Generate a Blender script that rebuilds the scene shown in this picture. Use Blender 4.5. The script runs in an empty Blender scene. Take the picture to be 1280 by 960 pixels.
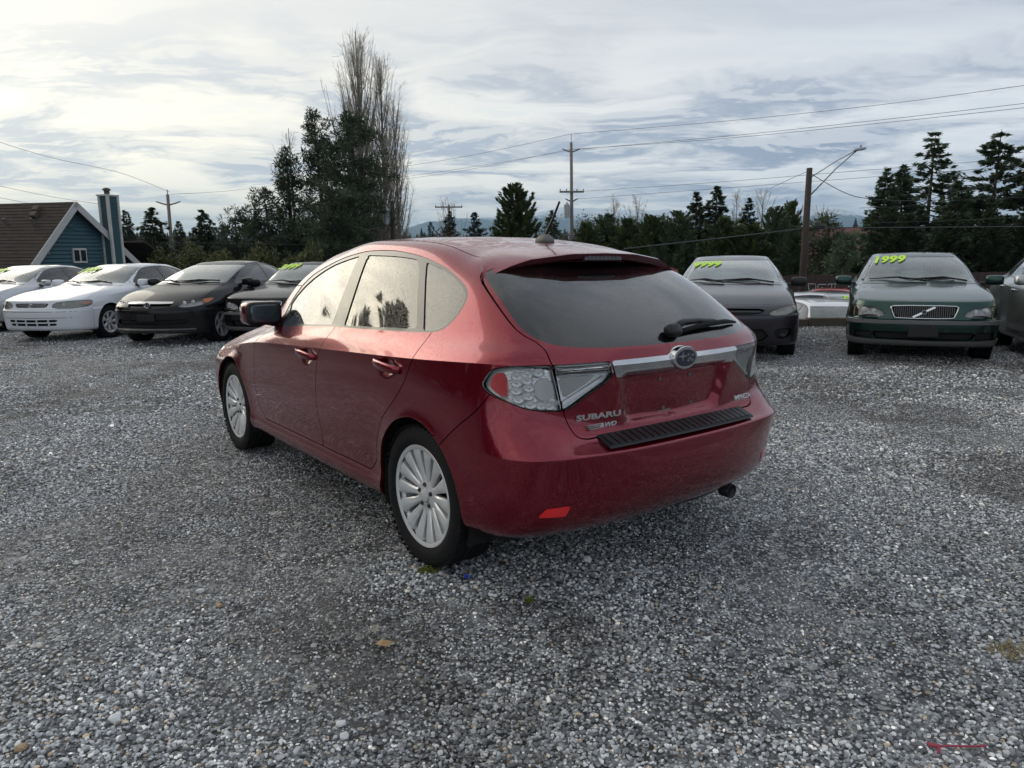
import bpy, bmesh, math, random
import numpy as np
from mathutils import Vector, Matrix

SC = bpy.context.scene
COL = SC.collection
R_ = math.radians
random.seed(7)
rng = np.random.default_rng(11)

# ------------------------------------------------------------------ camera
CAM_H = 1.4035
FPX = 899.84            # focal length in pixels of a 1280 px wide picture
cam_d = bpy.data.cameras.new('camera')
cam = bpy.data.objects.new('camera', cam_d)
COL.objects.link(cam)
cam_d.sensor_width = 36.0
cam_d.lens = FPX / 1280 * 36
cam_d.clip_start = 0.05
cam_d.clip_end = 60000
_p, _r = 0.1866, -0.0033
_f = Vector((0, math.cos(_p), -math.sin(_p)))
_rt = Vector((1, 0, 0))
_u = _rt.cross(_f)
_r2 = math.cos(_r) * _rt + math.sin(_r) * _u
_u2 = -math.sin(_r) * _rt + math.cos(_r) * _u
_m = Matrix((_r2, _u2, -_f)).transposed().to_4x4()
_m.translation = (0, 0, CAM_H)
cam.matrix_world = _m
SC.camera = cam

SC.view_settings.view_transform = 'Standard'
SC.view_settings.look = 'None'
SC.view_settings.exposure = 0.50
SC.view_settings.gamma = 1.0
SC.cycles.max_bounces = 8
SC.cycles.transparent_max_bounces = 12
SC.cycles.caustics_reflective = False
SC.cycles.caustics_refractive = False

# ------------------------------------------------------------------ node helper
class NT:
    def __init__(s, nt):
        s.nt = nt; nt.nodes.clear()
    def n(s, t, **kw):
        nd = s.nt.nodes.new(t)
        for k, v in kw.items():
            if k.startswith('i_'):
                key = k[2:]
                key = int(key) if key.isdigit() else key
                s.put(nd.inputs[key], v)
            elif k == 'ins':
                for kk, vv in v.items(): s.put(nd.inputs[kk], vv)
            else: setattr(nd, k, v)
        return nd
    def put(s, sock, v):
        if isinstance(v, bpy.types.NodeSocket): s.nt.links.new(v, sock)
        elif isinstance(v, bpy.types.Node): s.nt.links.new(v.outputs[0], sock)
        else:
            if isinstance(v, (tuple, list)) and len(v) == 3 and sock.type == 'RGBA': v = (*v, 1)
            sock.default_value = v
    def math(s, op, a, b=0.0, c=None, clamp=False):
        nd = s.nt.nodes.new('ShaderNodeMath'); nd.operation = op; nd.use_clamp = clamp
        s.put(nd.inputs[0], a); s.put(nd.inputs[1], b)
        if c is not None: s.put(nd.inputs[2], c)
        return nd.outputs[0]
    def vmath(s, op, a, b=None, scale=None):
        nd = s.nt.nodes.new('ShaderNodeVectorMath'); nd.operation = op
        s.put(nd.inputs[0], a)
        if b is not None: s.put(nd.inputs[1], b)
        if scale is not None: s.put(nd.inputs['Scale'], scale)
        return nd.outputs['Value'] if op in ('DOT_PRODUCT', 'LENGTH') else nd.outputs[0]
    def mix(s, f, a, b, typ='RGBA', blend='MIX'):
        nd = s.nt.nodes.new('ShaderNodeMix'); nd.data_type = typ
        if typ == 'RGBA':
            nd.blend_type = blend
            s.put(nd.inputs[0], f); s.put(nd.inputs[6], a); s.put(nd.inputs[7], b)
            return nd.outputs[2]
        s.put(nd.inputs[0], f); s.put(nd.inputs[2], a); s.put(nd.inputs[3], b)
        return nd.outputs[0]
    def ramp(s, f, stops, interp='LINEAR'):
        nd = s.nt.nodes.new('ShaderNodeValToRGB'); cr = nd.color_ramp; cr.interpolation = interp
        while len(cr.elements) < len(stops): cr.elements.new(0.5)
        for e, (p, c) in zip(cr.elements, stops):
            e.position = p
            if isinstance(c, (int, float)): c = (c, c, c)
            e.color = (*c, 1)
        s.put(nd.inputs[0], f)
        return nd.outputs[0]
    def smooth(s, v, a, b, lo=0.0, hi=1.0):
        nd = s.nt.nodes.new('ShaderNodeMapRange'); nd.interpolation_type = 'SMOOTHSTEP'
        s.put(nd.inputs[0], v)
        for i, q in enumerate((a, b, lo, hi)): s.put(nd.inputs[1 + i], q)
        return nd.outputs[0]
    def noise(s, vec, scale, detail=4, rough=.55, dist=0.0, dim='3D'):
        nd = s.nt.nodes.new('ShaderNodeTexNoise'); nd.noise_dimensions = dim
        if vec is not None: s.put(nd.inputs['Vector'], vec)
        nd.inputs['Scale'].default_value = scale; nd.inputs['Detail'].default_value = detail
        nd.inputs['Roughness'].default_value = rough; nd.inputs['Distortion'].default_value = dist
        return nd.outputs[0]
    def voro(s, vec, scale, feature='F1', rand=1.0):
        nd = s.nt.nodes.new('ShaderNodeTexVoronoi'); nd.feature = feature
        if vec is not None: s.put(nd.inputs['Vector'], vec)
        nd.inputs['Scale'].default_value = scale; nd.inputs['Randomness'].default_value = rand
        return nd
    def mapping(s, vec, loc=(0, 0, 0), rot=(0, 0, 0), scale=(1, 1, 1)):
        nd = s.nt.nodes.new('ShaderNodeMapping')
        s.put(nd.inputs[0], vec)
        nd.inputs[1].default_value = loc; nd.inputs[2].default_value = rot; nd.inputs[3].default_value = scale
        return nd.outputs[0]

# ------------------------------------------------------------------ sky and sun
SUN_AZ = R_(56)          # degrees to the left of the viewing direction
SUN_EL = R_(15)
sun_dir = Vector((-math.sin(SUN_AZ) * math.cos(SUN_EL), math.cos(SUN_AZ) * math.cos(SUN_EL), math.sin(SUN_EL)))

W = bpy.data.worlds.new('World'); SC.world = W; W.use_nodes = True
t = NT(W.node_tree)
tc = t.n('ShaderNodeTexCoord').outputs['Generated']
sep = t.n('ShaderNodeSeparateXYZ', i_0=tc)
sky = t.n('ShaderNodeTexSky', sky_type='NISHITA', sun_disc=False, sun_elevation=SUN_EL, sun_rotation=-SUN_AZ)
zc = t.math('MAXIMUM', sep.outputs[2], 0.0)
den = t.math('ADD', zc, 0.10)
plan = t.n('ShaderNodeCombineXYZ', i_0=t.math('DIVIDE', sep.outputs[0], den), i_1=t.math('DIVIDE', sep.outputs[1], den), i_2=0.0).outputs[0]
# two cloud sheets seen in perspective: a high, streaky one and broken billows low down
warp = t.n('ShaderNodeTexNoise', i_Vector=plan, i_Scale=0.55, i_Detail=4.0)
wv = t.vmath('SCALE', t.vmath('SUBTRACT', warp.outputs['Color'], (0.5, 0.5, 0.5)), scale=1.3)
pw = t.vmath('ADD', plan, wv)
streak = t.noise(t.mapping(pw, loc=(3.1, 1.7, 0), rot=(0, 0, 0.45), scale=(0.50, 1.6, 1)), 1.0, 8, .58, .4)
billow = t.noise(t.mapping(pw, loc=(9.3, 4.1, 0), rot=(0, 0, -0.1), scale=(0.75, 1.05, 1)), 1.25, 9, .60, .25)
soft = t.noise(t.mapping(plan, loc=(5.0, 2.0, 0), scale=(.35, .6, 1)), 1.0, 3, .5)
low = t.smooth(zc, 0.34, 0.10)
sund = t.vmath('DOT_PRODUCT', tc, tuple(sun_dir))
glow = t.math('POWER', t.math('MAXIMUM', sund, 0.0), 2.5)
glow2 = t.math('POWER', t.math('MAXIMUM', sund, 0.0), 9.0)
glow3 = t.math('POWER', t.math('MAXIMUM', sund, 0.0), 70.0)
away = t.smooth(t.math('ADD', sep.outputs[0], t.math('MULTIPLY', sep.outputs[1], -0.1)), -0.60, 0.45)
d1 = t.math('ADD', t.math('MULTIPLY', t.math('SUBTRACT', streak, .50), t.mix(t.smooth(zc, .3, .55), 2.4, 5.0, 'FLOAT')), .5, clamp=True)
d2 = t.smooth(billow, .41, .56)
dark_hi = t.mix(away, (5.0, 5.15, 5.3), (3.5, 3.9, 4.6))
lite_hi = t.mix(away, (6.9, 6.8, 6.5), (5.3, 5.55, 5.95))
c_hi = t.mix(d1, lite_hi, dark_hi)
c_hi = t.mix(t.smooth(soft, .40, .66), c_hi, t.mix(away, (5.7, 5.8, 5.9), (3.6, 4.0, 4.6)))
dark_lo = t.mix(away, (3.8, 4.3, 5.0), (2.35, 2.85, 3.75))
lite_lo = t.mix(away, (8.5, 8.1, 7.0), (6.5, 6.75, 7.0))
# sunlit upper rims of the billows: compare the field with itself a little higher up
rim = t.noise(t.mapping(t.vmath('ADD', pw, (0.0, -0.10, 0.0)), loc=(9.3, 4.1, 0), rot=(0, 0, -0.1), scale=(0.75, 1.05, 1)), 1.25, 9, .60, .25)
edge = t.smooth(t.math('SUBTRACT', billow, rim), -.01, .05)
c_lo = t.mix(d2, lite_lo, t.mix(t.math('MULTIPLY', edge, .55), dark_lo, lite_lo))
c_hi = t.mix(t.math('MULTIPLY', t.smooth(zc, .30, .50), .6), c_hi, t.mix(d2, t.mix(away, (7.6, 7.3, 6.6), (6.0, 6.2, 6.5)), t.mix(away, (4.1, 4.3, 4.7), (3.2, 3.6, 4.3))))
cl = t.mix(low, c_hi, c_lo)
hz = t.smooth(zc, 0.09, 0.0)
cl = t.mix(t.math('MULTIPLY', hz, 0.50), cl, t.mix(away, (8.4, 7.8, 6.1), (6.6, 6.8, 6.8)))
cl = t.mix(1.0, cl, t.mix(glow, (0, 0, 0), (1.15, 1.0, .62)), blend='ADD')
cl = t.mix(1.0, cl, t.mix(glow2, (0, 0, 0), (3.2, 2.8, 1.8)), blend='ADD')
cl = t.mix(1.0, cl, t.mix(t.math('MULTIPLY', glow3, t.math('SUBTRACT', 1.0, t.math('MULTIPLY', d2, .55))), (0, 0, 0), (24.0, 20.5, 14.0)), blend='ADD')
gap = t.math('MULTIPLY', t.smooth(billow, .44, .36), t.math('MULTIPLY', low, .22))
cl = t.mix(gap, cl, t.mix(.35, sky.outputs[0], (4.6, 5.9, 7.6)))
bg = t.n('ShaderNodeBackground', i_Color=cl, i_Strength=0.1)
t.n('ShaderNodeOutputWorld', i_Surface=bg.outputs[0])

sl = bpy.data.lights.new('sun', 'SUN'); sun = bpy.data.objects.new('sun', sl); COL.objects.link(sun)
sl.energy = .75; sl.angle = R_(50); sl.color = (1.0, 0.93, 0.80)
sun.rotation_euler = (-sun_dir).to_track_quat('-Z', 'Y').to_euler()
sun.location = (0, 0, 30)

# ------------------------------------------------------------------ materials
M = {}
def mat(name):
    m = bpy.data.materials.new(name); m.use_nodes = True
    M[name] = m
    return m, NT(m.node_tree)
def simple(name, col, rough=.5, metal=0.0, coat=0.0, nscale=0, namp=.0, bump=0.0, spec=.5, croughness=.05):
    m, t = mat(name)
    b = t.n('ShaderNodeBsdfPrincipled')
    c = col
    obj = t.n('ShaderNodeTexCoord').outputs['Object']
    if nscale:
        nz = t.noise(obj, nscale, 5, .6)
        c = t.mix(nz, tuple(max(0, q * (1 - namp)) for q in col), tuple(min(1, q * (1 + namp)) for q in col))
        if bump:
            bp = t.n('ShaderNodeBump', ins={'Height': nz, 'Strength': bump, 'Distance': .01})
            t.put(b.inputs['Normal'], bp.outputs[0])
    t.put(b.inputs['Base Color'], c)
    b.inputs['Roughness'].default_value = rough; b.inputs['Metallic'].default_value = metal
    b.inputs['Coat Weight'].default_value = coat; b.inputs['Coat Roughness'].default_value = croughness
    b.inputs['Specular IOR Level'].default_value = spec
    t.n('ShaderNodeOutputMaterial', i_Surface=b.outputs[0])
    return m

def drops(t, obj, scale=120.0, cover=.75):
    """height of scattered rain beads"""
    v = t.voro(obj, scale)
    rnd = t.n('ShaderNodeSeparateColor', i_0=v.outputs['Color']).outputs[0]
    rad = t.math('MULTIPLY', t.smooth(rnd, 1 - cover, 1.0), .48)
    q = t.math('DIVIDE', v.outputs['Distance'], t.math('MAXIMUM', rad, .001))
    return t.math('SQRT', t.math('MAXIMUM', t.math('SUBTRACT', 1.0, t.math('MULTIPLY', q, q)), 0.0))

def paint(name, col, metal=.85, rough=.30, wet=1.0, dust=.06, roof_z=None, scale=210.0, spec=.3, cior=1.45):
    m, t = mat(name)
    obj = t.n('ShaderNodeTexCoord').outputs['Object']
    b = t.n('ShaderNodeBsdfPrincipled')
    cloud = t.noise(obj, 2.3, 4, .6)
    speck = t.noise(obj, 260, 2, .7)
    zz = t.n('ShaderNodeSeparateXYZ', i_0=obj).outputs[2]
    grime_veil = t.math('MULTIPLY', t.smooth(zz, .75, .15), t.smooth(cloud, .3, .75))
    dm = t.math('MULTIPLY', t.math('ADD', t.math('MULTIPLY', grime_veil, .8), t.math('MULTIPLY', t.smooth(speck, .64, .80), .8)), dust)
    t.put(b.inputs['Base Color'], t.mix(dm, col, (.32, .29, .26)))
    t.put(b.inputs['Metallic'], t.math('MULTIPLY', metal, t.math('SUBTRACT', 1.0, dm)))
    b.inputs['Specular IOR Level'].default_value = spec
    b.inputs['Coat IOR'].default_value = cior
    t.put(b.inputs['Roughness'], t.math('ADD', rough, t.math('MULTIPLY', speck, .08)))
    h = drops(t, obj, scale)
    h2 = drops(t, obj, scale * 2.1, .6)
    hh = t.math('MAXIMUM', h, t.math('MULTIPLY', h2, .7))
    wob = t.noise(obj, 1.6, 2, .5)
    cw = t.math('SUBTRACT', 1.0, t.math('MULTIPLY', t.smooth(hh, .05, .5), .72 * wet))
    t.put(b.inputs['Coat Weight'], cw)
    nrm = None
    if roof_z:
        film = t.noise(t.mapping(obj, scale=(1, .6, 1)), 22, 4, .60, .9)
        up = t.n('ShaderNodeSeparateXYZ', i_0=t.n('ShaderNodeNewGeometry').outputs['Normal']).outputs[2]
        fm = t.math('MULTIPLY', t.smooth(zz, roof_z, roof_z + .03), t.smooth(up, .95, .985))
        f2 = t.math('MULTIPLY', fm, t.smooth(film, .44, .56))
        t.put(b.inputs['Coat Weight'], t.math('MULTIPLY', cw, t.math('SUBTRACT', 1.0, t.math('MULTIPLY', t.math('MULTIPLY', fm, t.smooth(film, .56, .46)), .85))))
        bp = t.n('ShaderNodeBump', ins={'Height': f2, 'Strength': 1.0, 'Distance': .0045})
        nrm = bp.outputs[0]
    bw = t.n('ShaderNodeBump', ins={'Height': wob, 'Strength': .03, 'Distance': .02})
    if nrm is not None: t.put(bw.inputs['Normal'], nrm)
    bd = t.n('ShaderNodeBump', ins={'Height': hh, 'Strength': .22 * wet, 'Distance': .0012, 'Normal': bw.outputs[0]})
    t.put(b.inputs['Coat Normal'], bd.outputs[0])
    t.put(b.inputs['Coat Roughness'], t.math('ADD', .015, t.math('MULTIPLY', cloud, .05)))
    t.n('ShaderNodeOutputMaterial', i_Surface=b.outputs[0])
    return m

def glass(name, tint, refl=1.0, wet=.0, scale=110., grime_veil=0.0, ior=1.5, film=(.45, .45, .43)):
    m, t = mat(name)
    obj = t.n('ShaderNodeTexCoord').outputs['Object']
    nrm = None
    if wet:
        h = t.math('ADD', drops(t, obj, scale, .5), t.math('MULTIPLY', drops(t, obj, scale * 2.0, .5), .4))
        nrm = t.n('ShaderNodeBump', ins={'Height': h, 'Strength': wet * .3, 'Distance': .0012}).outputs[0]
        dim = t.math('SUBTRACT', 1.0, t.math('MULTIPLY', t.smooth(h, .05, .5), min(1.0, wet)))
    tr = t.n('ShaderNodeBsdfTransparent', i_Color=tint)
    gl = t.n('ShaderNodeBsdfGlossy', i_Color=(1, 1, 1), i_Roughness=0.02)
    fr = t.n('ShaderNodeFresnel', i_IOR=ior)
    if nrm is not None:
        t.put(gl.inputs['Normal'], nrm); t.put(fr.inputs['Normal'], nrm)
    f = t.math('MULTIPLY', fr.outputs[0], refl, clamp=True)
    if wet: f = t.math('MULTIPLY', f, dim)
    mx = t.n('ShaderNodeMixShader', i_0=f, i_1=tr.outputs[0], i_2=gl.outputs[0])
    out = mx
    if grime_veil:
        df = t.n('ShaderNodeBsdfDiffuse', i_Color=film)
        g = t.math('MULTIPLY', t.math('ADD', .35, t.math('MULTIPLY', t.smooth(t.noise(obj, 3.0, 5, .65), .35, .7), .65)), grime_veil)
        out = t.n('ShaderNodeMixShader', i_0=g, i_1=mx.outputs[0], i_2=df.outputs[0])
    t.n('ShaderNodeOutputMaterial', i_Surface=out.outputs[0])
    return m

paint('paint_red', (.205, .0015, .0150), metal=.72, rough=.19, dust=.02, roof_z=1.385, cior=1.55, scale=205.)
paint('paint_black', (.010, .010, .0115), metal=.0, wet=.7, dust=.04, scale=150, spec=.0, cior=1.38)
paint('paint_plum', (.030, .026, .036), metal=.8, wet=.7, dust=.06, scale=150)
paint('paint_green', (.010, .046, .037), metal=.85, wet=.6, dust=.05, scale=150)
paint('paint_white', (.70, .72, .76), metal=.0, wet=.3, dust=.16, scale=150, spec=.0)
paint('paint_silver', (.46, .48, .51), metal=.75, rough=.36, wet=.3, dust=.10, scale=150)
HAZE = .00009
paint('paint_red_far', (.30, .012, .02), metal=0, wet=.2)
paint('paint_grey', (.42, .44, .43), metal=.85, rough=.32, wet=.4, dust=.06, scale=150)
glass('glass_tint', (.10, .105, .11), 1.75, wet=.6, grime_veil=.01, scale=230.)
glass('glass_rear', (.03, .033, .036), 1.75, wet=.5, grime_veil=.010, scale=260.)
glass('glass_clear', (.82, .95, .93), 2.1, wet=.35, scale=170, grime_veil=.24, film=(.50, .62, .60))  # pale green-grey diffuse veil stands in for reflected light on these panes
glass('glass_side', (.52, .57, .57), 1.6, wet=.2, scale=90, grime_veil=.04)
glass('lens_clear', (.98, .98, .98), .9, wet=.25, scale=200., grime_veil=.02)
glass('lens_foggy', (.90, .89, .82), 1.3, wet=.1, grime_veil=.40)
simple('rubber', (.010, .010, .011), .8, nscale=40, namp=.5, bump=.25, spec=.22)
simple('black_plastic', (.012, .012, .014), .4, nscale=60, namp=.3, spec=.35)
simple('black_matt', (.008, .008, .009), .9)
simple('black_trim', (.014, .014, .015), .22, coat=.4)
simple('grey_plastic', (.10, .10, .105), .55, nscale=30, namp=.25)
simple('chrome', (.62, .63, .64), .10, 1.0, nscale=50, namp=.12)
simple('bright_edge', (.58, .59, .60), .30, .8)
simple('alloy', (.72, .73, .74), .33, .40, coat=.3, nscale=8, namp=.10)
simple('alloy_dark', (.13, .13, .14), .5, .6)
simple('lamp_smoke', (.74, .75, .77), .15, .6)
simple('steel_dark', (.06, .058, .055), .5, .8, nscale=20, namp=.4)
m, t = mat('reflector')        # silvered lamp bowl with stepped, upward-tilted facets
obj = t.n('ShaderNodeTexCoord').outputs['Object']
sxyz = t.n('ShaderNodeSeparateXYZ', i_0=obj)
saw = t.math('SUBTRACT', 1.0, t.math('FRACT', t.math('MULTIPLY', sxyz.outputs[2], 85.0)))
cellh = t.noise(obj, 95, 2, .6)
hh = t.math('ADD', t.math('MULTIPLY', saw, .0052), t.math('MULTIPLY', cellh, .0016))
bp = t.n('ShaderNodeBump', ins={'Height': hh, 'Strength': 1.0, 'Distance': 1.0})
b = t.n('ShaderNodeBsdfPrincipled', ins={'Base Color': (.93, .94, .95, 1), 'Metallic': .5, 'Roughness': .22, 'Normal': bp.outputs[0]})
t.n('ShaderNodeOutputMaterial', i_Surface=b.outputs[0])
simple('lamp_red', (.80, .014, .020), .15, coat=1.0)
simple('lamp_red_dark', (.28, .004, .010), .2, coat=1.0)
simple('lamp_amber', (.85, .22, .04), .25, coat=1.0)
simple('lamp_amber_pale', (.80, .60, .36), .3, coat=1.0)
simple('bulb', (.90, .91, .92), .12, .2)
simple('emblem_blue', (.006, .008, .03), .15, coat=1.0)
simple('letter_green', (.50, .80, .03), .45)
simple('seat_dark', (.035, .035, .037), .9)
simple('seat_grey', (.26, .26, .265), .9, nscale=30, namp=.2)
simple('seat_tan', (.24, .22, .19), .9, nscale=30, namp=.2)
simple('liner', (.50, .49, .46), .9)
simple('interior', (.028, .028, .030), .8)
simple('paper', (.75, .78, .78), .7)
simple('antenna_grey', (.12, .12, .115), .6)

# ------------------------------------------------------------------ object helpers
def link(o): COL.objects.link(o); return o
def tag(o, label=None, cat=None, group=None, kind=None):
    if label: o['label'] = label
    if cat: o['category'] = cat
    if group: o['group'] = group
    if kind: o['kind'] = kind
    return o
def thing(name, label, cat, loc=(0, 0, 0), rotz=0, group=None, rot=None):
    o = link(bpy.data.objects.new(name, None))
    o.empty_display_size = .3
    if rot is not None:
        o.matrix_world = Matrix.Translation(loc) @ rot.to_4x4()
    else:
        o.location = loc; o.rotation_euler = (0, 0, rotz)
    return tag(o, label, cat, group)
def mesh_obj(name, V, F, m, parent=None, smooth=False, normals=None, label=None):
    me = bpy.data.meshes.new(name)
    V = np.asarray(V, float)
    if isinstance(F, np.ndarray):
        F = F.tolist()
    me.from_pydata(V.tolist(), [], F)
    if smooth or normals is not None:
        me.polygons.foreach_set('use_smooth', np.ones(len(me.polygons), bool))
    if normals is not None:
        me.normals_split_custom_set_from_vertices(np.asarray(normals).tolist())
    me.materials.append(M[m] if isinstance(m, str) else m)
    me.update()
    o = link(bpy.data.objects.new(name, me))
    if parent is not None: o.parent = parent
    if label: o['label'] = label
    return o
def copy_tree(o, parent=None):
    c = o.copy(); COL.objects.link(c)
    if parent is not None:
        c.parent = parent
    for ch in o.children: copy_tree(ch, c)
    return c

class MB:
    """collects simple solids and links them as one mesh object"""
    def __init__(s): s.V = []; s.F = []
    def add(s, V, F):
        k = len(s.V); s.V += [tuple(v) for v in V]; s.F += [tuple(i + k for i in f) for f in F]; return s
    def box(s, c, d, rot=None):
        c = Vector(c); h = Vector(d) / 2
        vs = [Vector((x * h.x, y * h.y, z * h.z)) for x in (-1, 1) for y in (-1, 1) for z in (-1, 1)]
        if rot is not None: vs = [rot @ v for v in vs]
        return s.add([v + c for v in vs], [(0, 1, 3, 2), (4, 6, 7, 5), (0, 4, 5, 1), (2, 3, 7, 6), (0, 2, 6, 4), (1, 5, 7, 3)])
    def hexa(s, a, b):
        """a, b: matching quads (4 points each)"""
        return s.add(list(a) + list(b), [(3, 2, 1, 0), (4, 5, 6, 7), (0, 1, 5, 4), (1, 2, 6, 5), (2, 3, 7, 6), (3, 0, 4, 7)])
    def tube(s, pts, rad, n=8, cap=True):
        pts = [Vector(p) for p in pts]
        if not isinstance(rad, (list, tuple)): rad = [rad] * len(pts)
        rad = [float(q) for q in rad]
        rings = []; prev = None
        for i, p in enumerate(pts):
            d = (pts[min(i + 1, len(pts) - 1)] - pts[max(i - 1, 0)]).normalized()
            a = prev if prev is not None else (Vector((0, 0, 1)) if abs(d.z) < .9 else Vector((1, 0, 0)))
            x = (a - d * a.dot(d)).normalized(); y = d.cross(x); prev = x
            rings.append([p + rad[i] * (math.cos(2 * math.pi * k / n) * x + math.sin(2 * math.pi * k / n) * y) for k in range(n)])
        V = [v for r in rings for v in r]; F = []
        for i in range(len(rings) - 1):
            for k in range(n):
                F.append((i * n + k, i * n + (k + 1) % n, (i + 1) * n + (k + 1) % n, (i + 1) * n + k))
        if cap:
            F.append(tuple(range(n))[::-1]); F.append(tuple((len(rings) - 1) * n + k for k in range(n)))
        return s.add(V, F)
    def lathe(s, prof, n=32, axis='y', c=(0, 0, 0), closed=False):
        """prof: (along axis, radius) pairs"""
        V = []; F = []; m = len(prof)
        for k in range(n):
            a = 2 * math.pi * k / n
            for (h, r) in prof:
                p = {'y': (r * math.cos(a), h, r * math.sin(a)), 'z': (r * math.cos(a), r * math.sin(a), h), 'x': (h, r * math.cos(a), r * math.sin(a))}[axis]
                V.append((p[0] + c[0], p[1] + c[1], p[2] + c[2]))
        for k in range(n):
            for i in range(m - 1 + (1 if closed else 0)):
                j = (i + 1) % m; k2 = (k + 1) % n
                F.append((k * m + i, k * m + j, k2 * m + j, k2 * m + i))
        return s.add(V, F)
    def loft(s, secs, cap=True, closed=True):
        n = len(secs[0]); V = [v for q in secs for v in q]; F = []
        for i in range(len(secs) - 1):
            for k in range(n if closed else n - 1):
                F.append((i * n + k, i * n + (k + 1) % n, (i + 1) * n + (k + 1) % n, (i + 1) * n + k))
        if cap:
            F.append(tuple(range(n))[::-1]); F.append(tuple((len(secs) - 1) * n + k for k in range(n)))
        return s.add(V, F)
    def build(s, name, m, parent=None, smooth=False, label=None, bevel=0, angle=None):
        o = mesh_obj(name, s.V, s.F, m, parent, smooth, label=label)
        bm = bmesh.new(); bm.from_mesh(o.data)
        bmesh.ops.recalc_face_normals(bm, faces=bm.faces)
        if bevel:
            bmesh.ops.bevel(bm, geom=[e for e in bm.edges if e.calc_face_angle(0) > .5], offset=bevel, segments=2, profile=.5, affect='EDGES')
        bm.to_mesh(o.data); bm.free()
        if angle:
            o.data.polygons.foreach_set('use_smooth', np.ones(len(o.data.polygons), bool))
            o.data.set_sharp_from_angle(angle=angle)
        return o

def pillow(mb, c, d, rot=None, e=.35, nu=14, nv=8):
    """superellipsoid: a box with generous rounding"""
    V = []; F = []
    def sp(v, p): return math.copysign(abs(v) ** p, v)
    for i in range(nv + 1):
        la = -math.pi / 2 + math.pi * i / nv
        for k in range(nu):
            lo = 2 * math.pi * k / nu
            p = Vector((sp(math.cos(la), e) * sp(math.cos(lo), e) * d[0] / 2, sp(math.cos(la), e) * sp(math.sin(lo), e) * d[1] / 2, sp(math.sin(la), e) * d[2] / 2))
            if rot is not None: p = rot @ p
            V.append(p + Vector(c))
    for i in range(nv):
        for k in range(nu):
            F.append((i * nu + k, i * nu + (k + 1) % nu, (i + 1) * nu + (k + 1) % nu, (i + 1) * nu + k))
    mb.add(V, F)

_txt_cache = {}
def text_mesh(body, size=1.0, depth=.02, shear=0.0, bold=0.0, spacing=1.0):
    key = (body, size, depth, shear, bold, spacing)
    if key not in _txt_cache:
        cu = bpy.data.curves.new('lettering', 'FONT'); cu.body = body; cu.size = size; cu.extrude = depth / 2
        cu.shear = shear; cu.offset = bold; cu.align_x = 'CENTER'; cu.align_y = 'CENTER'; cu.resolution_u = 3
        cu.space_character = spacing
        o = bpy.data.objects.new('lettering', cu); COL.objects.link(o)
        dg = bpy.context.evaluated_depsgraph_get(); dg.update()
        me = bpy.data.meshes.new_from_object(o.evaluated_get(dg))
        bpy.data.objects.remove(o)
        _txt_cache[key] = me
    return _txt_cache[key]
# ------------------------------------------------------------------ car body surfaces
YF = [0, .42, .74, .94, 1.0]
def row(F, R, W=(), Z=(), nF=2.4, nR=2.6, k=1, ov=None):
    return dict(F=F, R=R, W=W, Z=Z, nF=nF, nR=nR, k=k, ov=ov or {})
def row_points(r):
    P = np.zeros((17, 3))
    for end, n, sgn in (('F', r['nF'], 0), ('R', r['nR'], 1)):
        xc, xk, wk, zc, zk = r[end]
        for j, yf in enumerate(YF):
            fr = max(0.0, 1 - yf ** n) ** (1 / n)
            P[16 - j if sgn else j] = (xk + (xc - xk) * fr, wk * yf, zk + (zc - zk) * fr)
    xa, xb = P[4, 0], P[12, 0]
    wx = sorted([(xa, P[4, 1]), (xb, P[12, 1])] + [q for q in r['W'] if xb < q[0] < xa])
    zx = sorted([(xa, P[4, 2]), (xb, P[12, 2])] + [q for q in r['Z'] if xb < q[0] < xa])
    for j in range(5, 12):
        x = xa + (xb - xa) * (j - 4) / 8
        P[j] = (x, np.interp(x, [q[0] for q in wx], [q[1] for q in wx]), np.interp(x, [q[0] for q in zx], [q[1] for q in zx]))
    for j, v in r['ov'].items(): P[j] = v
    return P
def bspl(n, t):
    """rows of cubic B-spline weights over n points plus one ghost at each end"""
    B = np.zeros((len(t), n + 2))
    for i, q in enumerate(t):
        k = min(int(q), n - 2); f = q - k
        w = np.array([(1 - f) ** 3, 3 * f ** 3 - 6 * f ** 2 + 4, -3 * f ** 3 + 3 * f ** 2 + 3 * f + 1, f ** 3]) / 6
        B[i, k:k + 4] += w
    return B
MIR = np.array([1, -1, 1.0])

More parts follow.
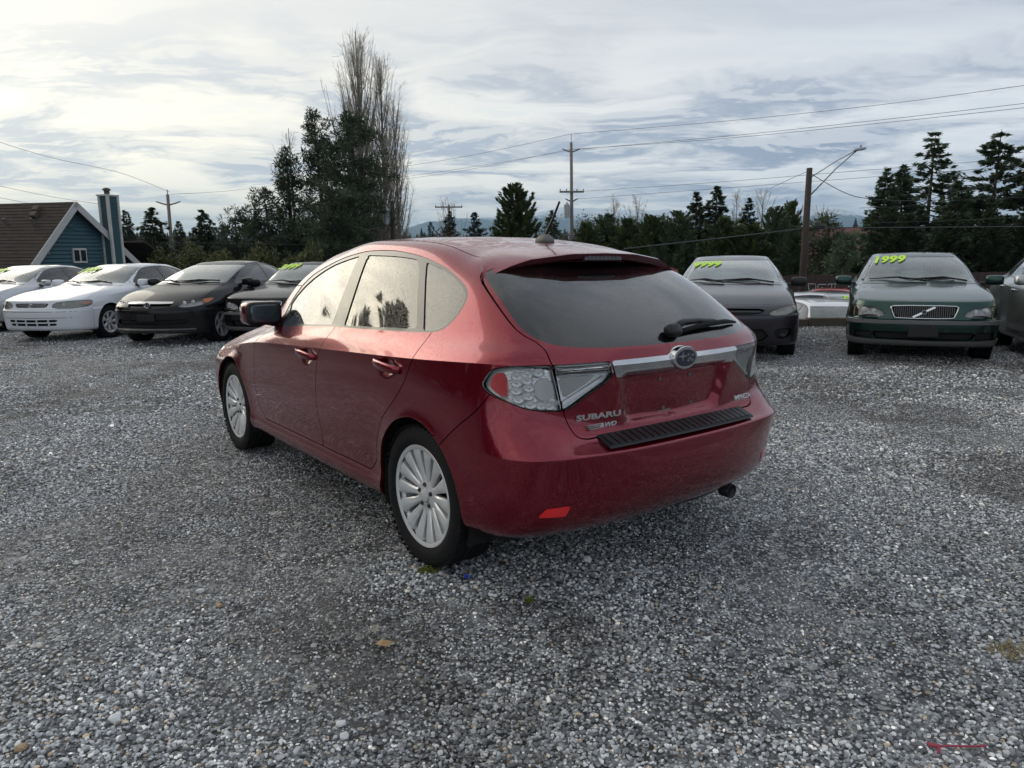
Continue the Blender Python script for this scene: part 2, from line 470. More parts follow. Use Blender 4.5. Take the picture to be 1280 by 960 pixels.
class Soup:
    """triangles with carried vertex data: position, normal, (u, v) of the body grid"""
    def __init__(s, V, N, U, F): s.V, s.N, s.U, s.F = V, N, U, F
    def sub(s, mask):
        F = s.F[mask]; idx = np.unique(F)
        mp = np.zeros(len(s.V), int); mp[idx] = np.arange(len(idx))
        return Soup(s.V[idx], s.N[idx], s.U[idx], mp[F])
    def split(s, phi):
        """cut along phi = 0; returns (inside, outside)"""
        phi = np.where(np.abs(phi) < 1e-6, 1e-6, phi)
        sg = phi[s.F] > 0; c = sg.sum(1)
        mixed = (c == 1) | (c == 2)
        if not mixed.any():
            return s.sub(c == 0), s.sub(c == 3)
        Fm = s.F[mixed]; sm = sg[mixed]; cm = c[mixed]
        lone = np.where(cm == 1, np.argmax(sm, 1), np.argmin(sm, 1)); ar = np.arange(len(Fm))
        a = Fm[ar, lone]; b = Fm[ar, (lone + 1) % 3]; d = Fm[ar, (lone + 2) % 3]
        E = np.concatenate([np.stack([a, b], 1), np.stack([a, d], 1)])
        E.sort(axis=1)
        ue, inv = np.unique(E, axis=0, return_inverse=True); inv = inv.ravel()
        t = phi[ue[:, 0]] / (phi[ue[:, 0]] - phi[ue[:, 1]]); t = t[:, None]
        lerp = lambda A: A[ue[:, 0]] * (1 - t) + A[ue[:, 1]] * t
        n0 = len(s.V)
        V = np.concatenate([s.V, lerp(s.V)]); N = np.concatenate([s.N, lerp(s.N)]); U = np.concatenate([s.U, lerp(s.U)])
        ab = inv[:len(Fm)] + n0; ad = inv[len(Fm):] + n0
        Fn = np.concatenate([s.F[~mixed], np.stack([a, ab, ad], 1), np.stack([ab, b, d], 1), np.stack([ab, d, ad], 1)])
        side = np.concatenate([c[~mixed] == 3, cm == 1, cm == 2, cm == 2])
        S2 = Soup(V, N, U, Fn)
        return S2.sub(~side), S2.sub(side)
    def empty(s): return len(s.F) == 0
def join_soups(L):
    L = [q for q in L if not q.empty()]
    o = np.cumsum([0] + [len(q.V) for q in L])
    return Soup(np.concatenate([q.V for q in L]), np.concatenate([q.N for q in L]), np.concatenate([q.U for q in L]), np.concatenate([q.F + k for q, k in zip(L, o)]))

def sdf_poly(P, poly):
    """signed distance (negative inside) of 2-D points to a polygon"""
    poly = np.asarray(poly, float); n = len(poly)
    d = np.full(len(P), 1e9); ins = np.zeros(len(P), bool)
    for i in range(n):
        a = poly[i]; b = poly[(i + 1) % n]; e = b - a; w = P - a
        t = np.clip((w @ e) / max(e @ e, 1e-12), 0, 1)
        q = w - t[:, None] * e
        d = np.minimum(d, np.hypot(q[:, 0], q[:, 1]))
        cnd = ((a[1] <= P[:, 1]) & (P[:, 1] < b[1])) | ((b[1] <= P[:, 1]) & (P[:, 1] < a[1]))
        if abs(e[1]) > 1e-12:
            ins ^= cnd & (P[:, 0] < a[0] + (P[:, 1] - a[1]) / e[1] * e[0])
    return np.where(ins, -d, d)
def chaikin(pts, it=2, keep=()):
    """round the corners of a polygon, except those listed in keep"""
    P = [np.asarray(p, float) for p in pts]; K = [i in keep for i in range(len(P))]
    for _ in range(it):
        Q = []; KK = []
        for i in range(len(P)):
            if K[i]: Q.append(P[i]); KK.append(True)
            else:
                Q.append(.75 * P[i] + .25 * P[i - 1]); KK.append(False)
                Q.append(.75 * P[i] + .25 * P[(i + 1) % len(P)]); KK.append(False)
        P, K = Q, KK
    return np.array(P)

class Shell:
    def __init__(s, rows, su=10, sv=8, sharpen=.75, shape=None):
        C = []; s.at = {}; ks = []
        for i, r in enumerate(rows):
            P = row_points(r)
            G = np.concatenate([[P[1] * MIR], P, [P[15] * MIR]])
            P = P + sharpen * (P - (G[:-2] + 4 * P + G[2:]) / 6)
            P[0, 1] = P[16, 1] = 0
            s.at[i] = len(C) + (r['k'] - 1) / 2
            for _ in range(r['k']): C.append(P.copy()); ks.append(r['k'])
        C = np.array(C); nr = len(C)
        D = C.copy()
        for i in range(1, nr - 1):
            if ks[i] == 1: D[i] = C[i] + sharpen * .8 * (C[i] - (C[i - 1] + 4 * C[i] + C[i + 1]) / 6)
        C = D
        C[-1, :, 1] = 0
        G = np.concatenate([[2 * C[0] - C[1]], C, [C[-2] * MIR]])
        G = np.concatenate([(G[:, 1] * MIR)[:, None], G, (G[:, 15] * MIR)[:, None]], 1)
        us = np.linspace(0, 16, 16 * su + 1); vs = np.linspace(0, nr - 1, (nr - 1) * sv + 1)
        V = np.einsum('ai,ijc,bj->abc', bspl(nr, vs), G, bspl(17, us))
        V[:, 0, 1] = 0; V[:, -1, 1] = 0; V[-1, :, 1] = 0
        UV = np.stack(np.meshgrid(us, vs), -1).reshape(-1, 2)
        m, n = V.shape[:2]
        V = V.reshape(-1, 3)
        idx = np.arange(m * n).reshape(m, n)
        a = idx[:-1, :-1].ravel(); b = idx[:-1, 1:].ravel(); c = idx[1:, 1:].ravel(); d = idx[1:, :-1].ravel()
        F = np.concatenate([np.stack([a, b, c], 1), np.stack([a, c, d], 1)])
        s.N0 = s.normals(V, F)
        if shape: V = shape(V, s.N0, UV)
        s.V, s.F, s.UV = V, F, UV
        s.N = s.normals(V, F)
        ar = np.linalg.norm(np.cross(V[F[:, 1]] - V[F[:, 0]], V[F[:, 2]] - V[F[:, 0]]), axis=1)
        s.soup = Soup(V, s.N, UV, F[ar > 1e-10])
    @staticmethod
    def normals(V, F):
        fn = np.cross(V[F[:, 1]] - V[F[:, 0]], V[F[:, 2]] - V[F[:, 0]])
        N = np.zeros_like(V)
        for k in range(3): np.add.at(N, F[:, k], fn)
        N[np.abs(V[:, 1]) < 1e-7, 1] = 0
        L = np.linalg.norm(N, axis=1, keepdims=True)
        return N / np.maximum(L, 1e-12)
    def near(s, x=None, y=None, z=None, umin=-1, umax=99, vmin=-1, vmax=99):
        """body point and normal nearest to the given coordinates"""
        d = 0; my = y is not None and y < 0
        if my: y = -y
        if x is not None: d = d + (s.V[:, 0] - x) ** 2
        if y is not None: d = d + (s.V[:, 1] - y) ** 2
        if z is not None: d = d + (s.V[:, 2] - z) ** 2
        d = d + np.where((s.UV[:, 0] < umin) | (s.UV[:, 0] > umax) | (s.UV[:, 1] < vmin) | (s.UV[:, 1] > vmax), 100, 0)
        k = int(np.argmin(d))
        if my: return s.V[k] * MIR, s.N[k] * MIR
        return s.V[k].copy(), s.N[k].copy()

def proj_side(S): return S.V[:, [0, 2]]
def proj_end(S, ang, rear):
    c, q = math.cos(ang), math.sin(ang) * (1 if rear else -1)
    return np.stack([S.V[:, 1] * c + S.V[:, 0] * q, S.V[:, 2]], 1)
def pts_end(pts, ang, rear):
    c, q = math.cos(ang), math.sin(ang) * (1 if rear else -1)
    return np.array([(y * c + x * q, z) for x, y, z in pts])
def guard(S, phi, lo, hi):
    """outside the span of columns lo..hi nothing counts as inside"""
    u = S.U[:, 0]
    return np.maximum(phi, np.maximum(lo - u, u - hi) * .05)
def cut_side(S, poly, lo=3.2, hi=13.2): return guard(S, sdf_poly(proj_side(S), poly), lo, hi)
def cut_end(S, poly, ang, rear):
    return guard(S, sdf_poly(proj_end(S, ang, rear), poly), *((9.5, 17) if rear else (-1, 6.5)))

def panel(name, S, m, parent, mode, off=0.0, skirt=.012, label=None):
    """mode 'both': a left and a right object; 'merge': one object over both halves"""
    if S.empty(): return []
    V = S.V + S.N * off
    F = S.F
    E = np.concatenate([F[:, [0, 1]], F[:, [1, 2]], F[:, [2, 0]]])
    key = np.sort(E, 1); _, inv, cnt = np.unique(key, axis=0, return_inverse=True, return_counts=True)
    bd = E[cnt[inv.ravel()] == 1]
    bd = bd[~((np.abs(V[bd[:, 0], 1]) < 1e-6) & (np.abs(V[bd[:, 1], 1]) < 1e-6))]
    faces = F; N = S.N
    if skirt and len(bd):
        bv = np.unique(bd); mp = np.full(len(V), -1); mp[bv] = np.arange(len(bv)) + len(V)
        mo = np.full(len(V), -1); mo[bv] = np.arange(len(bv)) + len(V) + len(bv)
        V = np.concatenate([V, V[bv], V[bv] - S.N[bv] * skirt])
        # wall normals point sideways out of the panel edge
        wn = np.zeros((len(N), 3)); ed = S.V[bd[:, 1]] - S.V[bd[:, 0]]
        sn = np.cross(ed, S.N[bd[:, 0]])
        for k in (0, 1): np.add.at(wn, bd[:, k], sn)
        wn = wn[bv]; wn /= np.maximum(np.linalg.norm(wn, axis=1, keepdims=True), 1e-9)
        N = np.concatenate([N, wn, wn])
        w1 = np.stack([mp[bd[:, 1]], mp[bd[:, 0]], mo[bd[:, 0]]], 1); w2 = np.stack([mp[bd[:, 1]], mo[bd[:, 0]], mo[bd[:, 1]]], 1)
        faces = np.concatenate([F, w1, w2])
    if mode == 'merge':
        V2 = np.concatenate([V, V * MIR]); N2 = np.concatenate([N, N * MIR]); F2 = np.concatenate([faces, faces[:, ::-1] + len(V)])
        return [mesh_obj(name, V2, F2, m, parent, normals=N2, label=label)]
    out = [mesh_obj(name, V, faces, m, parent, normals=N, label=label)]
    if mode == 'both':
        out.append(mesh_obj(name, V * MIR, faces[:, ::-1], m, parent, normals=N * MIR, label=label))
    return out

def arch_phi(P, arches):
    d = np.full(len(P), 9.0)
    for (xc, z0, r) in arches:
        q = np.hypot(P[:, 0] - xc, P[:, 2] - z0) - r
        below = np.abs(P[:, 0] - xc) - r - np.maximum(0, z0 - P[:, 2]) * .12
        d = np.minimum(d, np.where(P[:, 2] > z0, q, below))
    return d
def flare(V, N, arches, amt=.010, width=.045):
    d = arch_phi(V, arches)
    side = np.clip((np.abs(V[:, 1]) - .55) / .15, 0, 1)
    a = amt * np.exp(-np.maximum(d, 0) / width) * side * np.clip((V[:, 2] - .1) / .1, 0, 1)
    W = V.copy(); W[:, 1] += a * np.sign(V[:, 1]); return W

# ------------------------------------------------------------------ wheels
_wheel_parts = {}
def wheel_meshes(key, r, rim, w, style, nsp, col):
    if key in _wheel_parts: return _wheel_parts[key]
    h = w / 2
    P = {}
    side = [(h * .80, rim - .012), (h * .88, rim + .004), (h * .99, rim + .022), (h * 1.02, rim + (r - rim) * .42), (h * .985, rim + (r - rim) * .70), (h * .93, r - .012), (h * .84, r - .003)]
    tread = [(h * .80, r - .001), (h * .40, r), (h * .38, r - .008), (h * .30, r - .008), (h * .28, r), (h * .05, r), (h * .04, r - .008), (-h * .04, r - .008), (-h * .05, r), (-h * .28, r), (-h * .30, r - .008), (-h * .38, r - .008), (-h * .40, r)]
    prof = side + tread + [(-a, b) for a, b in side[::-1]]
    mb = MB().lathe(prof, 56)
    # shallow tread blocks on both shoulders
    for k in range(64):
        a = 2 * math.pi * k / 64
        for sg in (-1, 1):
            rot = Matrix.Rotation(-a, 3, 'Y')
            mb.box(rot @ Vector((r - .0015, sg * h * .80, 0)), (.006, h * .36, .017), rot)
    P['tyre'] = mb, 'rubber'
    mb = MB().lathe([(h * .86, rim - .014), (h * .90, rim - .006), (h * .92, rim + .004), (h * .86, rim + .008), (h * .74, rim - .004), (h * .60, rim - .020), (-h * .5, rim - .034), (-h * .86, rim - .012)], 56)
    P['barrel'] = mb, 'alloy'
    P['brake'] = MB().lathe([(h * .0, .001), (h * .02, .13), (-h * .2, .13), (-h * .2, .001)], 32).box((0.09, h * .02, .03), (.07, .06, .11)), 'steel_dark'
    mb = MB()
    if style == 'cover':
        mb.lathe([(h * .80, .001), (h * .84, .05), (h * .74, .08), (h * .78, rim * .55), (h * .86, rim - .012), (h * .80, rim - .004)], 48)
        for k in range(nsp):
            rot = Matrix.Rotation(2 * math.pi * k / nsp, 3, 'Y')
            mb.box(rot @ Vector((rim * .74, h * .80, 0)), (rim * .38, .016, .022), rot)
    else:
        w0, w1 = {'multi': (.034, .064), 'five': (.060, .085), 'ten': (.034, .060), 'seven': (.045, .075)}[style]
        for k in range(nsp):
            rot = Matrix.Rotation(2 * math.pi * (k + .25) / nsp, 3, 'Y')
            secs = []
            for f, wd, yy in ((0, w0, .66), (.25, w0 * .92, .70), (.6, (w0 + w1) * .47, .80), (.88, w1 * .92, .87), (1.0, w1 * 1.12, .86)):
                rr = .055 + (rim - .016 - .055) * f
                yo = h * yy
                secs.append([rot @ Vector(q) for q in ((rr, yo - .024, -wd * .5), (rr, yo - .006, -wd * .5), (rr, yo, -wd * .30), (rr, yo, wd * .30), (rr, yo - .006, wd * .5), (rr, yo - .024, wd * .5))])
            mb.loft(secs)
        mb.lathe([(h * .45, .074), (h * .64, .072), (h * .70, .060), (h * .70, .034)], 32)
    P['spokes'] = mb, col
    mb = MB().lathe([(h * .60, .001), (h * .60, .034)], 24)
    mb.lathe([(h * .62, .034), (h * .78, .030), (h * .82, .022), (h * .83, .001)], 24)
    P['cap'] = mb, 'alloy' if col == 'alloy' else 'bright_edge'
    mb = MB()
    for k in range(5):
        a = 2 * math.pi * (k + .5) / 5
        mb.lathe([(h * .60, .0115), (h * .74, .0105), (h * .78, .007), (h * .78, .0005)], 8, c=(.050 * math.cos(a), 0, .050 * math.sin(a)))
    P['nuts'] = mb, 'steel_dark'
    _wheel_parts[key] = {}
    for k, (mb, m) in P.items():
        o = mb.build(k, m, smooth=True, angle=R_(35) if k != 'tyre' else R_(40))
        _wheel_parts[key][k] = o.data
        bpy.data.objects.remove(o)
    return _wheel_parts[key]
def put_wheel(car, x, y, key, spin=0.0, steer=0.0):
    P = _wheel_parts[key[0]] if key[0] in _wheel_parts else wheel_meshes(*key)
    r = key[1]
    w = link(bpy.data.objects.new('wheel', P['barrel'])); w.parent = car
    w.matrix_local = Matrix.Translation((x, y, r)) @ Matrix.Rotation((0 if y > 0 else math.pi) + steer, 4, 'Z') @ Matrix.Rotation(spin, 4, 'Y')
    for nm, k in (('tyre', 'tyre'), ('spokes', 'spokes'), ('hub_cap', 'cap'), ('wheel_nuts', 'nuts'), ('brake_disc', 'brake')):
        if k == 'nuts' and 'cover' in key[4:5]: continue
        o = link(bpy.data.objects.new(nm, P[k])); o.parent = w
    return w
def wheel_liner(car, x, r, w_out, z0):
    mb = MB()
    for sg in (1, -1):
        V = []; F = []; n = 14
        for k in range(n + 1):
            a = math.pi * (-.12 + 1.24 * k / n)
            for yy in (w_out - .02, w_out - .36):
                V.append((x + (r + .012) * math.cos(a), sg * yy, z0 + (r + .012) * math.sin(a)))
            V.append((x, sg * (w_out - .36), z0))
        for k in range(n):
            a, b = 3 * k, 3 * k + 3
            F += [(a, b, b + 1, a + 1), (a + 1, b + 1, b + 2)]
        mb.add(V, F)
    mb.build('wheel_liner', 'black_matt', car)

def seat(car, x, y, m, head=True, w=.50):
    mb = MB()
    pillow(mb, (x + .10, y, .50), (.52, w, .20))
    rot = Matrix.Rotation(R_(-16), 3, 'Y')
    pillow(mb, (x - .20, y, .80), (.17, w * .94, .66), rot)
    o = mb.build('seat', m, car, smooth=True)
    if head:
        hb = MB(); pillow(hb, (x - .31, y, 1.20), (.11, .25, .19), rot)
        hb.box((x - .29, y, 1.08), (.02, .12, .12))
        hb.build('headrest', m, o, smooth=True)
    return o
# ------------------------------------------------------------------ ground
def lot_z(x, y): return .01 * x - .017 * (y - 3.5)
def sstep(a, b, v):
    t = np.clip((v - a) / (b - a), 0, 1); return t * t * (3 - 2 * t)
class VNoise:
    def __init__(s, seed, n=64):
        s.g = np.random.default_rng(seed).random((n, n)); s.n = n
    def __call__(s, x, y):
        xi = np.floor(x).astype(int); yi = np.floor(y).astype(int)
        fx = x - xi; fy = y - yi; fx = fx * fx * (3 - 2 * fx); fy = fy * fy * (3 - 2 * fy)
        n = s.n; g = s.g
        a = g[xi % n, yi % n]; b = g[(xi + 1) % n, yi % n]; c = g[xi % n, (yi + 1) % n]; d = g[(xi + 1) % n, (yi + 1) % n]
        return (a * (1 - fx) + b * fx) * (1 - fy) + (c * (1 - fx) + d * fx) * fy
VN1, VN2, VN3 = VNoise(1), VNoise(2), VNoise(3)
def lot_edge(x):
    return 21.0 - 6.9 * sstep(-2.0, 3.0, x)
def ground_z(x, y):
    x = np.asarray(x, float); y = np.asarray(y, float)
    lot = .01 * np.clip(x, -14, 14) - .017 * (np.clip(y, -6, 24) - 3.5)
    relief = (VN1(x * .55 + 7, y * .55 + 3) - .5) * .03 + (VN2(x * 1.7, y * 1.7) - .5) * .018 + (VN3(x * 5, y * 5) - .5) * .010
    relief = relief * (1 - sstep(10, 16, y)) * sstep(0, 1.5, np.abs(x) * 0 + 2)
    d = y - lot_edge(x)
    low = -1.32 - .012 * np.clip(y - 20, 0, 200)
    k = sstep(.05, .9 + 2.5 * (1 - sstep(-2, 3, x)), d)
    far = sstep(60, 240, y) * (1.2 + 2.5 * (VN1(x * .012 + 30, y * .012 + 9) - .5))
    return (lot + relief) * (1 - k) + (low + far) * k
def grid_axis(parts):
    out = []
    for a, b, n in parts: out += list(np.linspace(a, b, n, endpoint=False))
    return np.array(out + [parts[-1][1]])
gx = grid_axis([(-12000, -900, 8), (-900, -120, 12), (-120, -24, 24), (-24, -9, 40), (-9, 9, 250), (9, 24, 40), (24, 120, 24), (120, 900, 12), (900, 12000, 8)])
gy = grid_axis([(-300, -20, 6), (-20, 1, 14), (1, 11, 160), (11, 26, 100), (26, 90, 32), (90, 400, 20), (400, 2000, 10), (2000, 14000, 8)])
XX, YY = np.meshgrid(gx, gy)
ZZ = ground_z(XX, YY)
nx, ny = len(gx), len(gy)
idx = np.arange(nx * ny).reshape(ny, nx)
GF = np.stack([idx[:-1, :-1].ravel(), idx[:-1, 1:].ravel(), idx[1:, 1:].ravel(), idx[1:, :-1].ravel()], 1)

m, t = mat('ground_gravel')
obj = t.n('ShaderNodeTexCoord').outputs['Object']
sx = t.n('ShaderNodeSeparateXYZ', i_0=obj)
flat = t.n('ShaderNodeCombineXYZ', i_0=sx.outputs[0], i_1=sx.outputs[1], i_2=0.0).outputs[0]
warp = t.vmath('ADD', flat, t.vmath('SCALE', t.n('ShaderNodeTexNoise', i_Vector=flat, i_Scale=30.0).outputs['Color'], scale=.012))
patch = t.noise(t.mapping(flat, rot=(0, 0, .5), scale=(1, .6, 1)), .75, 5, .6)
patch2 = t.noise(flat, 2.6, 4, .6)
fines = t.smooth(t.math('ADD', t.math('MULTIPLY', patch, .65), t.math('MULTIPLY', patch2, .35)), .50, .64)
v1 = t.voro(warp, 52.0); v2 = t.voro(warp, 110.0); v3 = t.voro(warp, 26.0)
def cell(v, seed=0):
    return t.n('ShaderNodeSeparateColor', i_0=v.outputs['Color'])
stops = [(0.0, (.050, .052, .056)), (.35, (.115, .120, .128)), (.62, (.20, .21, .222)), (.82, (.32, .33, .335)), (.94, (.46, .465, .455)), (1.0, (.62, .60, .55))]
c1 = t.ramp(cell(v1).outputs[0], stops); c2 = t.ramp(cell(v2).outputs[1], stops); c3 = t.ramp(cell(v3).outputs[2], stops)
warmth = t.math('GREATER_THAN', cell(v1).outputs[1], .93)
c1 = t.mix(t.math('MULTIPLY', warmth, .6), c1, (.32, .24, .16))
e1 = t.smooth(v1.outputs['Distance'], .62, .30)
c1 = t.mix(e1, (.022, .022, .023), c1)
col = t.mix(t.math('MULTIPLY', t.smooth(cell(v3).outputs[0], .55, .9), .5), c1, c3)
soil = t.mix(.62, c2, (.085, .080, .077))
col = t.mix(t.math('MULTIPLY', fines, .8), col, soil)
big = t.noise(flat, .22, 3, .5)
col = t.mix(1.0, col, t.mix(t.smooth(big, .3, .7), (1.2, 1.21, 1.225), (2.1, 2.1, 2.1)), blend='MULTIPLY')
# beyond the lot: damp grass and bare soil
grass = t.mix(t.noise(flat, .9, 6, .65), (.018, .026, .012), (.060, .062, .030))
beyond = t.smooth(sx.outputs[1], 22.5, 25.0)
low_ = t.math('MULTIPLY', t.smooth(sx.outputs[1], 32.0, 38.0), 1.0)
damp = t.smooth(t.math('ADD', t.math('MULTIPLY', t.noise(t.mapping(flat, loc=(4.2, 1.3, 0), rot=(0, 0, .4), scale=(1, .7, 1)), .62, 4, .6), .7), t.math('MULTIPLY', t.noise(flat, 2.4, 3, .6), .3)), .50, .60)
col = t.mix(t.math('MULTIPLY', damp, .62), col, t.mix(1.0, col, (.40, .38, .36), blend='MULTIPLY'))
col = t.mix(low_, col, grass)
b = t.n('ShaderNodeBsdfPrincipled')
t.put(b.inputs['Base Color'], col)
t.put(b.inputs['Roughness'], t.math('ADD', .55, t.math('MULTIPLY', cell(v1).outputs[2], .3)))
b.inputs['Specular IOR Level'].default_value = .35
hgt = t.math('ADD', t.math('MULTIPLY', t.math('SUBTRACT', 1.0, v1.outputs['Distance']), t.math('ADD', .4, cell(v1).outputs[0])), t.math('MULTIPLY', v2.outputs['Distance'], -.25))
bp = t.n('ShaderNodeBump', ins={'Height': t.mix(t.math('MULTIPLY', fines, .7), hgt, t.math('MULTIPLY', v2.outputs['Distance'], -.4), 'FLOAT'), 'Strength': .9, 'Distance': .016})
t.put(b.inputs['Normal'], bp.outputs[0])
t.n('ShaderNodeOutputMaterial', i_Surface=b.outputs[0])
gnd = mesh_obj('ground', np.stack([XX.ravel(), YY.ravel(), ZZ.ravel()], 1), GF, 'ground_gravel', smooth=True)
tag(gnd, 'dark grey gravel of the car lot running back to the lower ground beyond', kind='structure')

# ---- loose stones: a few stone shapes instanced over the nearer part of the lot
m, t = mat('stone')
oi = t.n('ShaderNodeObjectInfo').outputs['Random']
obj = t.n('ShaderNodeTexCoord').outputs['Object']
c = t.ramp(oi, [(0.0, (.042, .044, .047)), (.28, (.088, .092, .098)), (.56, (.165, .172, .180)), (.78, (.26, .268, .274)), (.92, (.36, .365, .36)), (.968, (.50, .49, .47)), (.972, (.33, .25, .17)), (.988, (.20, .15, .11)), (.992, (.62, .60, .57)), (1.0, (.76, .74, .70))])
nz = t.noise(obj, 2.2, 4, .65)
c = t.mix(1.0, c, t.mix(nz, (1.65, 1.66, 1.68), (2.6, 2.6, 2.6)), blend='MULTIPLY')
lc = t.n('ShaderNodeSeparateXYZ', i_0=t.n('ShaderNodeObjectInfo').outputs['Location'])
flat = t.n('ShaderNodeCombineXYZ', i_0=lc.outputs[0], i_1=lc.outputs[1], i_2=0.0).outputs[0]
damp = t.smooth(t.math('ADD', t.math('MULTIPLY', t.noise(t.mapping(flat, loc=(4.2, 1.3, 0), rot=(0, 0, .4), scale=(1, .7, 1)), .62, 4, .6), .7), t.math('MULTIPLY', t.noise(flat, 2.4, 3, .6), .3)), .50, .60)
c = t.mix(t.math('MULTIPLY', damp, .62), c, t.mix(1.0, c, (.40, .38, .36), blend='MULTIPLY'))
b = t.n('ShaderNodeBsdfPrincipled', ins={'Base Color': c, 'Roughness': t.math('ADD', .42, t.math('MULTIPLY', nz, .3)), 'Specular IOR Level': .45})
t.n('ShaderNodeOutputMaterial', i_Surface=b.outputs[0])
stones = bpy.data.collections.new('stone_shapes')
for k in range(14):
    r2 = np.random.default_rng(100 + k)
    bm = bmesh.new(); bmesh.ops.create_icosphere(bm, subdivisions=1, radius=.5)
    sc_ = np.array([1, r2.uniform(.62, .95), r2.uniform(.38, .72)])
    cuts = [(r2.normal(size=3), r2.uniform(.26, .40)) for _ in range(5)]
    for v in bm.verts:
        p = np.array(v.co) * r2.uniform(.86, 1.12)
        for n_, d_ in cuts:
            n_ = n_ / np.linalg.norm(n_); q = p @ n_
            if q > d_: p = p - n_ * (q - d_)
        v.co = p * sc_
    me = bpy.data.meshes.new('stone'); bm.to_mesh(me); bm.free(); me.materials.append(M['stone'])
    stones.objects.link(bpy.data.objects.new('stone', me))
def stone_points():
    P = []; Sz = []
    r3 = np.random.default_rng(5)
    for (y0, y1, dens, s0, s1) in ((.9, 2.6, 9600, .007, .0225), (2.6, 4.2, 7400, .008, .0225), (4.2, 6.5, 4200, .010, .024), (6.5, 10, 1300, .015, .032), (10, 15, 420, .020, .038)):
        w = .74 * y1 + 1.1
        n = int(dens * (y1 - y0) * 2 * w)
        x = r3.uniform(-w, w, n); y = r3.uniform(y0, y1, n)
        keep = np.abs(x) < .74 * y + 1.1
        # worn bare patches of fines carry fewer, smaller stones
        f = VN1(x * .9 + 11, y * 1.3 + 5) * .6 + VN2(x * 2.4 + 3, y * 3.1) * .4
        thin = sstep(.52, .66, f)
        keep &= r3.random(n) > thin * .34
        s = s0 + (s1 - s0) * r3.beta(1.6, 3.6, n)
        s *= 1 - .38 * thin
        heap = sstep(.56, .40, VN3(x * .8, y * .9 + 20)); s *= .92 + .20 * heap
        bigs = r3.random(n) < .012; s[bigs] *= r3.uniform(1.4, 2.1, bigs.sum())
        P.append(np.stack([x, y], 1)[keep]); Sz.append(s[keep])
    P = np.concatenate(P); Sz = np.concatenate(Sz)
    ok = P[:, 1] < lot_edge(P[:, 0]) - .15
    return P[ok], Sz[ok]
SP, SS = stone_points()
r4 = np.random.default_rng(9)
z_ = ground_z(SP[:, 0], SP[:, 1]) + SS * r4.uniform(.02, .26, len(SS))
pm_ = bpy.data.meshes.new('gravel')
pm_.vertices.add(len(SP)); pm_.vertices.foreach_set('co', np.column_stack([SP, z_]).astype(np.float32).ravel())
a = pm_.attributes.new('rot', 'FLOAT_VECTOR', 'POINT'); a.data.foreach_set('vector', np.column_stack([r4.normal(0, .35, len(SS)), r4.normal(0, .35, len(SS)), r4.uniform(0, 6.28, len(SS))]).astype(np.float32).ravel())
a = pm_.attributes.new('scl', 'FLOAT', 'POINT'); a.data.foreach_set('value', (SS * 1.25).astype(np.float32))
a = pm_.attributes.new('pick', 'INT', 'POINT'); a.data.foreach_set('value', r4.integers(0, 14, len(SS)).astype(np.int32))
gravel = link(bpy.data.objects.new('gravel', pm_))
tag(gravel, 'loose grey crushed stone covering the car lot', kind='stuff')
ng = bpy.data.node_groups.new('stones_on_points', 'GeometryNodeTree')
ng.interface.new_socket('Geometry', in_out='INPUT', socket_type='NodeSocketGeometry'); ng.interface.new_socket('Geometry', in_out='OUTPUT', socket_type='NodeSocketGeometry')
gi = ng.nodes.new('NodeGroupInput'); go = ng.nodes.new('NodeGroupOutput')
ip = ng.nodes.new('GeometryNodeInstanceOnPoints'); ci = ng.nodes.new('GeometryNodeCollectionInfo')
ci.inputs['Collection'].default_value = stones; ci.inputs['Separate Children'].default_value = True; ci.inputs['Reset Children'].default_value = True
def attr(n, ty):
    q = ng.nodes.new('GeometryNodeInputNamedAttribute'); q.data_type = ty; q.inputs['Name'].default_value = n
    return q.outputs['Attribute']
L = ng.links.new
L(gi.outputs[0], ip.inputs['Points']); L(ci.outputs[0], ip.inputs['Instance'])
ip.inputs['Pick Instance'].default_value = True
L(attr('pick', 'INT'), ip.inputs['Instance Index'])
e2r = ng.nodes.new('FunctionNodeEulerToRotation'); L(attr('rot', 'FLOAT_VECTOR'), e2r.inputs[0]); L(e2r.outputs[0], ip.inputs['Rotation'])
L(attr('scl', 'FLOAT'), ip.inputs['Scale'])
L(ip.outputs[0], go.inputs[0])
md = gravel.modifiers.new('stones', 'NODES'); md.node_group = ng

# timber kerb along the back of the lot
simple('old_timber', (.085, .070, .052), .85, nscale=14, namp=.5, bump=.4)
kb = thing('timber_kerb', 'weathered timber beam along the back edge of the gravel between the plum coupe and the green saloon', 'kerb', (7.0, 14.02, float(lot_z(7.0, 14.0))))
xk = -3.6
for k in range(4):
    ln = (2.35, 2.5, 2.4, 2.2)[k]
    MB().box((xk + ln / 2, .0, .075 + (xk + ln / 2) * .01), (ln - .02, .17, .17)).build('beam', 'old_timber', kb, bevel=.012)
    xk += ln
# ------------------------------------------------------------------ trees
def foliage(name, dark, light, transl=.25):
    m, t = mat(name)
    obj = t.n('ShaderNodeTexCoord').outputs['Object']
    ge = t.n('ShaderNodeNewGeometry')
    n1 = t.noise(obj, 1.3, 3, .6)
    rnd = ge.outputs['Random Per Island']
    f = t.math('ADD', t.math('MULTIPLY', t.smooth(n1, .35, .65), .55), t.math('MULTIPLY', rnd, .45))
    c = t.mix(f, dark, light)
    d = t.n('ShaderNodeBsdfPrincipled', ins={'Base Color': c, 'Roughness': .6, 'Specular IOR Level': .3})
    tr = t.n('ShaderNodeBsdfTranslucent', i_Color=c)
    mx = t.n('ShaderNodeMixShader', i_0=transl, i_1=d.outputs[0], i_2=tr.outputs[0])
    t.n('ShaderNodeOutputMaterial', i_Surface=mx.outputs[0])
foliage('needles_dark', (.026, .040, .025), (.082, .108, .056))
foliage('needles_fir', (.045, .072, .046), (.130, .180, .098))
